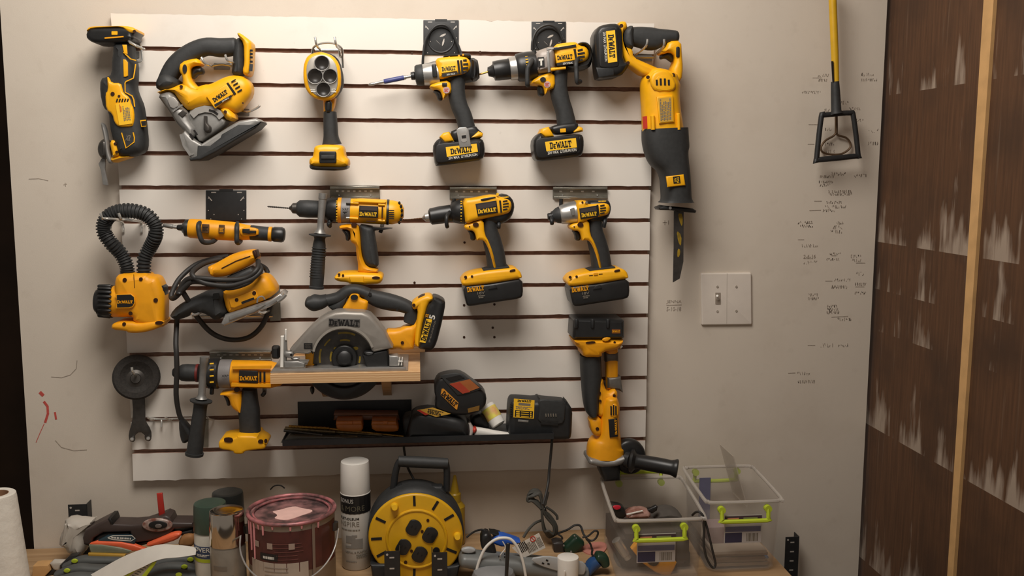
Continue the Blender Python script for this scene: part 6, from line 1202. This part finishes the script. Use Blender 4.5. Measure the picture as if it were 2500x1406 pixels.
tag(ob('paper_scrap', ext([(500, 1180), (530, 1155), (640, 1158), (620, 1200), (606, 1250), (540, 1250)], .02, .006, 0), mat('bag_white', (196, 188, 176))), 'folded white paper scrap left of the grey handles', 'paper'); tag(ob('cardboard_flap', ext([(335, 1330), (350, 1190), (400, 1185), (500, 1182), (515, 1240), (440, 1320)], .03, .002, 0), mat('cardboard_tan', (206, 160, 104), .8, noise=.1)), 'tan cardboard flap at the left end of the bench', 'cardboard')
# long paper strip over the handles
Fm.d = .27; m = MB(); S1 = cat([(860, 1340), (1100, 1230), (1350, 1100), (1560, 1040), (1760, 1046), (1930, 1058)], 6); S2 = cat([(1180, 1340), (1330, 1255), (1480, 1190), (1600, 1140), (1780, 1130), (1925, 1108)], 6)
S1 = cat([(840, 1330), (1000, 1240), (1200, 1130), (1400, 1050), (1580, 1004), (1760, 1010), (1935, 1030)], 6); S2 = cat([(1180, 1330), (1280, 1282), (1400, 1228), (1520, 1170), (1620, 1142), (1780, 1128), (1925, 1105)], 6)
A_ = [W(x, y, -.02) for x, y in S1]; B_ = [W(x, y, .012) for x, y in S2]; n = len(A_)
m.add(A_+B_+[v+Vector((0, .0006, -.0006)) for v in A_+B_], [(i, i+1, n+i+1, n+i) for i in range(n-1)]+[(2*n+i+1, 2*n+i, 3*n+i, 3*n+i+1) for i in range(n-1)]+[(i+1, i, 2*n+i, 2*n+i+1) for i in range(n-1)]+[(n+i, n+i+1, 3*n+i+1, 3*n+i) for i in range(n-1)])
tag(ob('paper_strip', m, mat('receipt_paper', (206, 200, 190), .8, noise=.05)), 'long white paper strip curling over the grey handles', 'paper')
Fm.d = .275; t = T('tape_strip', 'lime edged ruler tape crossing under the white paper strip', 'tape measure', 1380, 1330)
ob('lime_edge', ext([(1200, 1335), (1310, 1255), (1340, 1255), (1240, 1335)], .004, .001, 0), LIM, t); ob('lime_edge', ext([(1380, 1335), (1500, 1180), (1545, 1168), (1520, 1210), (1430, 1335)], .004, .001, 0), LIM, t); ob('ruled_face', ext([(1240, 1335), (1345, 1250), (1450, 1200), (1490, 1195), (1380, 1335)], .003, 0, 0, -.001), mat('tape_face', (176, 168, 152), .4, noise=.1), t)
for i in range(6): ob('rule_mark', line([(1300+i*26, 1310-i*20), (1340+i*24, 1318-i*20)], 2, .0005, .001), LBK, t)

# ---- charger cord coil, plugs, strip and bits in the middle
fr(1060, 1080, .2319, .09)
t = T('cord_coil', 'tied figure-eight coil of grey charger cord leaning on the wall', 'cord', 1200, 1000)
GCO = mat('grey_cord', (74, 72, 66), .55, noise=.12)
for k, (dx, s) in enumerate(((0, 1.), (16, .86), (-14, .9), (28, .7), (8, .8), (-22, .8))):
    ob('coil_turn', tube([(1135+dx*.4, 700, .004*k), (1060+dx, 620, .004*k), (1010+dx, 570+k*10, .004*k), (1010+dx, 520+k*12, .004*k), (1060+dx*.5, 495+k*14, .004*k), (1110+dx*.4, 520+k*6, .004*k), (1130, 620, .004*k), (1145, 700, .004*k), (1200+dx, 780, .004*k), (1270+dx*.6, 880, .004*k), (1265+dx*.5, 965, .004*k), (1210, 995-k*12, .004*k), (1165+dx*.3, 930, .004*k), (1140, 820, .004*k), (1135, 710, .004*k)], .0033, 8, 6), GCO, t)
ob('tie', ext([(1105, 685), (1165, 665), (1180, 705), (1120, 725)], .026, .006, 0, .006), BLK, t); ob('lead', tube([(1130, 820, .0), (1060, 850, .01), (990, 920, .02), (940, 1000, .03)], .0033), GCO, t); ob('lead', tube([(1180, 680, .01), (1240, 720, .01), (1290, 770, .01), (1296, 810, .01)], .003), GCO, t); ob('lead', tube([(1290, 960, .01), (1400, 920, .02), (1480, 872, .02), (1540, 880, .02), (1570, 960, .03), (1600, 1000, .04)], .0026), CORD, t)
ob('lead', tube([(1200, 520, .005), (1180, 600, .004), (1165, 660, .004)], .0033), GCO, t)
SGR = mat('strip_grey', (112, 114, 112), .4, noise=.08)
t = thing('power_strip', 'grey curved power strip lying in front of the wall', 'power strip', Vector((hit(1290, 1380, .17).x, -.17, BZ)))
Fm.d = .265
ob('body', sweep([(300, 1215, 74), (500, 1240, 88), (800, 1275, 96), (1100, 1305, 100), (1400, 1345, 92), (1590, 1360, 70)], .03, 2.6, c0=.6, c1=.5), SGR, t)
o = ob('outlet_panel', ext([(1000, 1220), (1180, 1190), (1330, 1215), (1600, 1260), (1590, 1380), (1540, 1392), (1290, 1350), (1100, 1290)], .006, .002, 1, .03), mat('panel_grey', (166, 168, 168), .35, noise=.06), t)
for x, y in ((1188, 1240), (1146, 1272), (1204, 1278)): ob('socket_slot', ext(rrect(x-12, y-7, x+12, y+9, 0, -20), .0006, 0, 0, .0335), DRK, o)
ob('end_switch', ext(circ(360, 1130, 75, 32, 20), .01, .003, 0, .01), mat('panel_grey', (166, 168, 168)), t); ob('end_panel', ext([(320, 1110), (440, 1105), (430, 1160), (330, 1165)], .006, .002, 1, .004), mat('panel_grey', (166, 168, 168)), t)
for x, y in ((742, 1176), (742, 1206), (682, 1200)): ob('socket_slot', ext(rrect(x-6, y-9, x+6, y+9, 0), .0006, 0, 0, .0312), DRK, t)
Fm.d = .225
t = T('power_adapter', 'black plug adapter pushed into the left of the power strip', 'adapter', 560, 1200); ob('case', ext([(486, 950), (560, 920), (600, 980), (660, 1150), (650, 1200), (560, 1210), (530, 1110), (486, 1085)], .04, .008, 1, .02), BLK, t); ob('lead', tube([(340, 1000, .0), (420, 940, .0), (500, 918, .01), (560, 940, .02)], .0022), CORD, t)
t = T('blue_clamp', 'bright blue plastic clamp lying behind the white cable', 'clamp', 760, 1080); BLU = mat('bright_blue', (44, 94, 190), .4, noise=.08)
ob('jaw', ext([(605, 1020), (640, 965), (700, 950), (900, 1015), (905, 1035), (850, 1060), (760, 1050), (730, 1085), (620, 1050)], .03, .006, 1, -.01), BLU, t); ob('pad', ext([(580, 930), (640, 930), (700, 955), (640, 970)], .03, .004, 0, -.015), BLK, t)
t = T('paper_tag', 'white printed warning tag with a red no symbol', 'tag', 1000, 1210); Fm.d = .27
o = ob('tag_card', ext([(820, 1110), (1104, 952), (1172, 1108), (950, 1212), (930, 1212)], .001, 0, 0), mat('tag_paper', (216, 208, 196), .7, noise=.05), t)
ob('no_symbol', tube3([W(1038+26*math.cos(a), 1016+28*math.sin(a), .0008) for a in [i*math.pi/6 for i in range(12)]], .0009, 6, 2, closed=True), RED, o); ob('no_symbol_bar', line([(1020, 998), (1056, 1034)], 4, .0004, .0008), RED, o)
fine(932, 1100, 110, 90, 118, .0007, LBK, o, 5, 3); fine(1020, 1096, 110, 110, 118, .0007, ICN, o, 7, 4); fine(1104, 1050, 110, 60, 118, .0007, ICN, o, 5, 5)
t = T('white_cable', 'thick white cable arching over the power strip', 'cable', 700, 1390); Fm.d = .295; ob('cable', tube([(435, 1400, .0), (470, 1260, .0), (540, 1110, .0), (640, 1025, .0), (740, 1005, .0), (820, 1030, .0), (890, 1130, .0), (935, 1260, .0), (965, 1420, .0)], .0032, 10), WHT, t); ob('thin_strand', tube([(720, 1040, .0), (750, 1110, .0), (700, 1180, .0), (690, 1230, -.01)], .0012), WHT, t)
C = base(1205, .30); t = thing('grey_dome', 'grey domed lid at the bottom edge in front of the power strip', 'lid', C); r = .047; hh = htop(1205, 1384, .30)
ob('dome', turned(C, [(0, r), (hh*.5, r), (hh*.8, r*.9), (hh*.93, r*.7), (hh, r*.35), (hh, .002)]), mat('dome_grey', (132, 132, 132), .5, noise=.08), t); ob('rim', turned(C, [(0, r*1.05), (.004, r*1.06), (.007, r*1.02)]), mat('dome_grey', (132, 132, 132)), t)
Fm.d = .34; t = T('antenna_rod', 'short upright black rod in front of the white cable', 'rod', 765, 1400); ob('rod', lathe((778, 1062), (760, 1410), [(0, 10), (.01, 20), (.03, 22), (.9, 19), (1, 19)], 14), BLK, t); ob('tip', lathe((779, 1058), (777, 1075), [(0, 8), (.4, 14), (1, 14)], 12), DGR, t)
C = base(1387, .295); hh = htop(1387, 1358, .295); t = thing('round_puck', 'round white puck with a white cord in front of the power strip', 'cap', C); r = .0222
ob('cap', turned(C, [(0, r), (hh-.004, r*1.06), (hh-.001, r*1.03), (hh, r*.95), (hh, .002)]), WHT, t); Fm.d = .32; ob('cord', tube([(1374, 1352, 0), (1370, 1390, 0), (1366, 1440, 0)], .0022), WHT, t)
# string-light sockets
DGN = mat('dark_green_plastic', (30, 56, 40), .35, noise=.12)
Fm.d = .13; t = T('light_plug', 'dark green string light plug beside the clear bin', 'plug', 1450, 1170)
ob('case', ext([(1350, 1090), (1400, 1040), (1480, 965), (1520, 990), (1590, 1050), (1530, 1120), (1440, 1170), (1380, 1160)], .03, .008, 1), DGN, t)
for x, y in ((1478, 985), (1365, 1085), (1442, 1150)): ob('screw_disc', ext(circ(x, y, 10), .003, .001, 0, .016), GRY, t)
ob('lead', tube([(1560, 1000, .01), (1620, 985, .01), (1690, 930, .01), (1725, 950, .01), (1700, 1010, .01), (1650, 1035, .01), (1600, 1010, .01), (1640, 1060, .01), (1665, 1130, .01), (1680, 1180, .01)], .0024), CORD, t)
t = T('power_adapter', 'brown-black adapter block left of the dark green plug', 'adapter', 1310, 1190); ob('case', ext([(1240, 1035), (1290, 1020), (1350, 1030), (1370, 1130), (1340, 1180), (1260, 1195)], .035, .006, 0, -.01), mat('brown_black', (50, 44, 40), .5, noise=.1), t); ob('lead', tube([(1300, 965, .0), (1340, 990, .0), (1350, 1020, .0)], .0022), CORD, t)
Fm.d = .26
t = T('bulb_socket', 'blue bulb in a dark green socket beside the clear bin', 'bulb', 1720, 1390)
ob('bulb', sweep([(1600, 1390, 30), (1650, 1300, 64), (1720, 1240, 62)], .018, 2.1, c0=.6), mat('bulb_blue', (40, 74, 120), .25, noise=.1), t); ob('socket', sweep([(1710, 1200, 50), (1770, 1220, 62), (1800, 1280, 46)], .017, 2.6, c0=.4, c1=.4), DGN, t); ob('lead', tube([(1665, 1130, .0), (1662, 1180, .0), (1700, 1200, .0)], .0024), CORD, t)
Q = [onz(x, y, BZ) for x, y in chaikin([(1540, 1130), (1600, 1080), (1740, 1050), (1830, 1080), (1800, 1160), (1700, 1200), (1600, 1180)], 2)]
tag(ob('pink_cloth', loft(MB(), [Q, [v+Vector((0, 0, .003)) for v in Q]]), mat('dusty_pink', (196, 128, 112), .8, noise=.12, bump=.3)), 'dusty pink cloth scrap lying flat beside the clear bin', 'cloth')

# ---- clear bins
BIN = mat('frosted_clear_plastic', (206, 198, 188), .3, noise=.05, alpha=.13); RIMM = mat('frosted_clear_rim', (200, 192, 182), .35, noise=.05, alpha=.55)
def rr3(x0, x1, y0, y1, r, z, n=6):
    out = []
    for sx, sy, a in ((1, 1, 0), (-1, 1, 90), (-1, -1, 180), (1, -1, 270)):
        for i in range(n):
            th = math.radians(a+90*i/(n-1)); out.append(Vector(((x1-r if sx > 0 else x0+r)+r*math.cos(th), (y1-r if sy > 0 else y0+r)+r*math.sin(th), z)))
    return out
def bin_(label, x0, x1, yb, yf, zr, skew, ins, up=True):
    """x0,x1 at the rim; yb (back, nearer the wall) and yf; walls lean in towards the floor"""
    C = Vector(((x0+x1)/2, (yb+yf)/2, BZ)); t = thing('clear_bin', label, 'storage bin', C, 'clear storage bins'); z0 = BZ+.001; R = []
    def ring(k, z, g): 
        q = rr3(x0+ins*(1-k)+g, x1-ins*(1-k)-g, yf+ins*(1-k)+g, yb-ins*(1-k)-g, .028, z)
        return [v+Vector((skew*(v.y-C.y), 0, 0)) for v in q]
    ob('shell', loft(MB(), [ring(0, z0, .004), ring(.03, z0+.004, 0), ring(.5, (z0+zr)/2, 0), ring(1, zr, 0), ring(1, zr, .0018), ring(.5, (z0+zr)/2, .0018), ring(.04, z0+.006, .0018)]), BIN, t)
    P = ring(1, zr-.002, -.0015)
    ob('rim', tube3(P[::2], .0042, 8, 3, closed=True), RIMM, t)
    for yy, s in ((yf, -1), (yb, 1)):
        dx = skew*(yy-C.y); cx = C.x+dx-(.004 if s < 0 else 0); o = ob('latch', tube3([Vector((cx-.052, yy+s*.008, zr-.016)), Vector((cx-.052, yy+s*.012, zr-.036)), Vector((cx-.049, yy+s*.012, zr-.041)), Vector((cx+.049, yy+s*.012, zr-.041)), Vector((cx+.052, yy+s*.012, zr-.036)), Vector((cx+.052, yy+s*.008, zr-.016))] if s < 0 or not up else
                [Vector((cx-.052, yy+s*.006, zr-.016)), Vector((cx-.052, yy+s*.008, zr+.006)), Vector((cx-.05, yy+s*.008, zr+.010)), Vector((cx+.05, yy+s*.008, zr+.010)), Vector((cx+.052, yy+s*.008, zr+.006)), Vector((cx+.052, yy+s*.006, zr-.016))], .0048, 8, 2), LIM, t)
        for q in (-1, 1): ob('latch_pivot', loft(MB(), [[Vector((cx+q*.052+.008*math.cos(a), yy+s*yo, zr-.016+.008*math.sin(a))) for a in [i*math.pi/8 for i in range(16)]] for yo in (0, .012)]), LIM, o)
    return t, C
B1, C1 = bin_('nearer clear plastic bin with lime latches full of small tools', .385, .580, -.055, -.330, -.542, .075, .006)
B2, C2 = bin_('rear clear plastic bin with lime latches holding papers', .592, .764, -.045, -.290, -.523, .06, .008, False)
def sticker(B, cx, y, z):
    o = ob('product_label', box(cx-.042, cx+.042, y-.0006, y, z-.052, z+.012), mat('label_mist', (182, 176, 172), .5, noise=.05), B); NV = mat('label_navy', (54, 52, 78), .5, noise=.1)
    ob('label_block', box(cx-.042, cx+.042, y-.001, y-.0006, z-.002, z+.010), mat('label_plum', (76, 52, 66), .5, noise=.1), o); ob('label_block', box(cx-.040, cx-.002, y-.001, y-.0006, z-.050, z-.028), NV, o); ob('label_block', box(cx-.04, cx+.04, y-.001, y-.0006, z-.026, z-.014), mat('label_slate', (104, 104, 128), .5, noise=.1), o); ob('label_fruit', box(cx-.036, cx-.01, y-.0014, y-.001, z-.001, z+.006), mat('label_peach', (206, 140, 104), .5), o); ob('label_fruit', box(cx+.0, cx+.032, y-.0014, y-.001, z-.001, z+.006), mat('label_leaf', (140, 150, 90), .5), o)
    for k in range(9): ob('barcode_bar', box(cx+.008+k*.003, cx+.0092+k*.003+.0006*(k % 3), y-.001, y-.0006, z-.048, z-.03), ICN, o)
sticker(B1, .462, -.331, -.585); sticker(B2, .666, -.291, -.566)
t = thing('dark_filler_pouch', 'added dark brown pouch filling the nearer bin to darken its inside', 'tool pouch', Vector((.475, -.17, BZ+.006)))  # dark filler added to darken the inside of the nearer bin
PCH = mat('dark_brown_cloth', (62, 50, 42), .85, noise=.25, scale=40, bump=.4)
ob('pouch_body', box(.402, .556, -.262, -.075, BZ+.006, -.605, bev=.012), PCH, t); ob('pouch_flap', box(.404, .554, -.2655, -.2625, -.66, -.612, bev=.001), BLK, t)
ob('pouch_buckle', box(.47, .49, -.268, -.2655, -.645, -.63, bev=.0008), GRY, t)
t = thing('paper_stack', 'stack of pale papers lying at the bottom of the rear bin', 'papers', Vector((.672, -.16, BZ+.006)))
for k in range(5): ob('sheet', box(.612+.003*(k % 2), .738-.004*(k % 3), -.262+.004*(k % 2), -.08, BZ+.006+k*.007, BZ+.0125+k*.007, bev=.0006), mat('paper_tone_%d' % (k % 3), ((150, 132, 112), (172, 158, 142), (124, 104, 86))[k % 3], .8, noise=.08), t)
fr(1420, 1080, .232, .22)
t = T('black_remote', 'black gadget with a red button at the left in the nearer bin', 'gadget', 370, 780); ob('case', ext([(290, 640), (320, 632), (420, 650), (452, 690), (456, 780), (340, 780), (310, 720)], .03, .006, 1), BLK, t); ob('red_button', ext(chaikin([(325, 665), (405, 660), (415, 690), (370, 712), (335, 695)], 1), .004, .001, 0, .0165), mat('glossy_red', (206, 40, 60), .3), t)
t = T('clear_package', 'pinkish clear package in the middle of the nearer bin', 'package', 580, 780); ob('pack', ext([(455, 740), (520, 690), (660, 680), (720, 720), (710, 780), (460, 785)], .04, .012, 1), mat('package_pink', (176, 138, 126), .25, c2=(120, 76, 64), scale=40), t); ob('highlight_band', ext([(470, 752), (640, 712), (650, 724), (476, 766)], .003, .001, 0, .02), WHT, t)
tag(ob('black_clip', ext([(690, 700), (780, 656), (798, 668), (790, 710), (735, 745)], .012, .004, 0, .01), BLK), 'small black clip on top inside the nearer bin', 'clip'); tag(ob('grey_sponge', ext([(715, 780), (760, 710), (850, 675), (940, 672), (1010, 710), (1055, 775)], .06, .02, 1, -.02), mat('fuzzy_grey', (82, 76, 70), .9, noise=.2, bump=.5)), 'dark grey rounded sponge on top in the nearer bin', 'sponge')
Fm.d = .265
t = T('stud_finder', 'yellow plastic device with a dark window low in the nearer bin', 'gadget', 740, 1380); ob('case', ext([(510, 1100), (560, 1030), (640, 1030), (720, 1170), (930, 1180), (985, 1240), (960, 1300), (900, 1400), (760, 1340), (620, 1240)], .03, .004, 0), AMB, t); ob('window', ext([(672, 1215), (700, 1190), (800, 1200), (820, 1260), (770, 1310), (700, 1280)], .003, .001, 1, .0155), LBK, t)
t = T('metal_tube', 'bright metal tube standing aslant at the left in the nearer bin', 'tube', 450, 1250); ob('tube', lathe((360, 1020), (490, 1220), [(0, 40), (.02, 50), (.8, 46), (.82, 40), (1, 38)], 20), SIL, t)
t = T('black_holster', 'black tool case filling the right side of the nearer bin', 'tool case', 1050, 1390); Fm.d = .2; ob('case', ext([(900, 860), (1050, 840), (1085, 900), (1080, 1335), (920, 1335), (925, 1160)], .09, .012, 1), mat('tool_black', (58, 52, 48), .6, noise=.15), t); ob('strap', ext([(915, 1080), (1086, 1080), (1086, 1190), (922, 1190)], .092, .004, 0), BLK, t)
t = T('grey_pouch', 'grey cloth pouch at the bottom left of the nearer bin', 'pouch', 500, 1400); ob('pouch', ext([(350, 1180), (430, 1230), (560, 1270), (690, 1300), (690, 1340), (360, 1340)], .08, .02, 1), mat('pouch_grey', (120, 116, 110), .8, noise=.15), t); ob('pouch_flap', ext([(430, 1260), (560, 1290), (640, 1350), (560, 1380), (440, 1330)], .084, .008, 1), mat('pouch_grey', (120, 116, 110)), t)
fr(1420, 1080, .232, .19)
for nm, P, c, lab, cat_ in (('blue_folder', [(1400, 1195), (1560, 1150), (1900, 1135), (1930, 1160), (1925, 1200), (1440, 1225)], (76, 108, 150), 'flat blue folder in the rear bin', 'folder'), ('white_envelope', [(1380, 1120), (1550, 1095), (1720, 1130), (1900, 1110), (1905, 1140), (1560, 1150), (1400, 1190)], (196, 186, 174), 'crumpled white envelope above the blue folder in the rear bin', 'envelope'),
                            ('yellow_pad', [(1420, 1262), (1545, 1258), (1545, 1300), (1425, 1308)], (206, 150, 60), 'small yellow pad below the blue folder in the rear bin', 'notepad'), ('brown_booklet', [(1380, 1300), (1950, 1245), (1930, 1270), (1900, 1318), (1400, 1325)], (134, 112, 90), 'brown booklet at the bottom of the rear bin', 'booklet'), ('lilac_card', [(1290, 850), (1500, 840), (1500, 1000), (1420, 1040), (1310, 1010)], (156, 134, 132), 'lilac card standing at the left in the rear bin', 'card'), ('red_white_box', [(1530, 1010), (1770, 1000), (1810, 1080), (1700, 1090), (1540, 1060)], (176, 140, 134), 'pale pink and white carton in the rear bin', 'box')):
    tag(ob(nm, ext(P, .05, .003, 0), mat(nm+'_colour', c, .6, noise=.1, scale=30)), lab, cat_)
tag(ob('navy_card', box(.640, .668, -.052, -.050, -.66, -.55), mat('label_slate', (104, 104, 128))), 'slate blue card standing at the back of the rear bin', 'card')
tag(ob('clear_sheet', ext([(1520, 80), (1530, 80), (1672, 600), (1660, 604)], .10, 0, 0, -.08), mat('clear_sheet', (196, 186, 172), .3, alpha=.45)), 'thin clear plastic sheet standing up out of the rear bin', 'sheet')
Fm.d = .30
tag(ob('wrist_strap', tube([(1165, 765, .0), (1200, 735, .012), (1245, 735, .022), (1285, 790, .026), (1290, 900, .026), (1285, 1060, .026), (1310, 1200, .026), (1360, 1300, .026), (1395, 1315, .026), (1408, 1270, .026), (1380, 1150, .026), (1345, 1000, .026), (1310, 860, .024), (1275, 770, .02)], .0026, 8), CORD), 'black cord wrist strap looped over the rim of the nearer bin', 'strap')
fr(640, 1150, 1, .03); tag(ob('wire_curl', tube([(20, 45, 0), (30, 36, 0), (45, 35, 0), (55, 42, 0)], .0016), CORD), 'thin dark wire curl behind the paint can', 'wire')
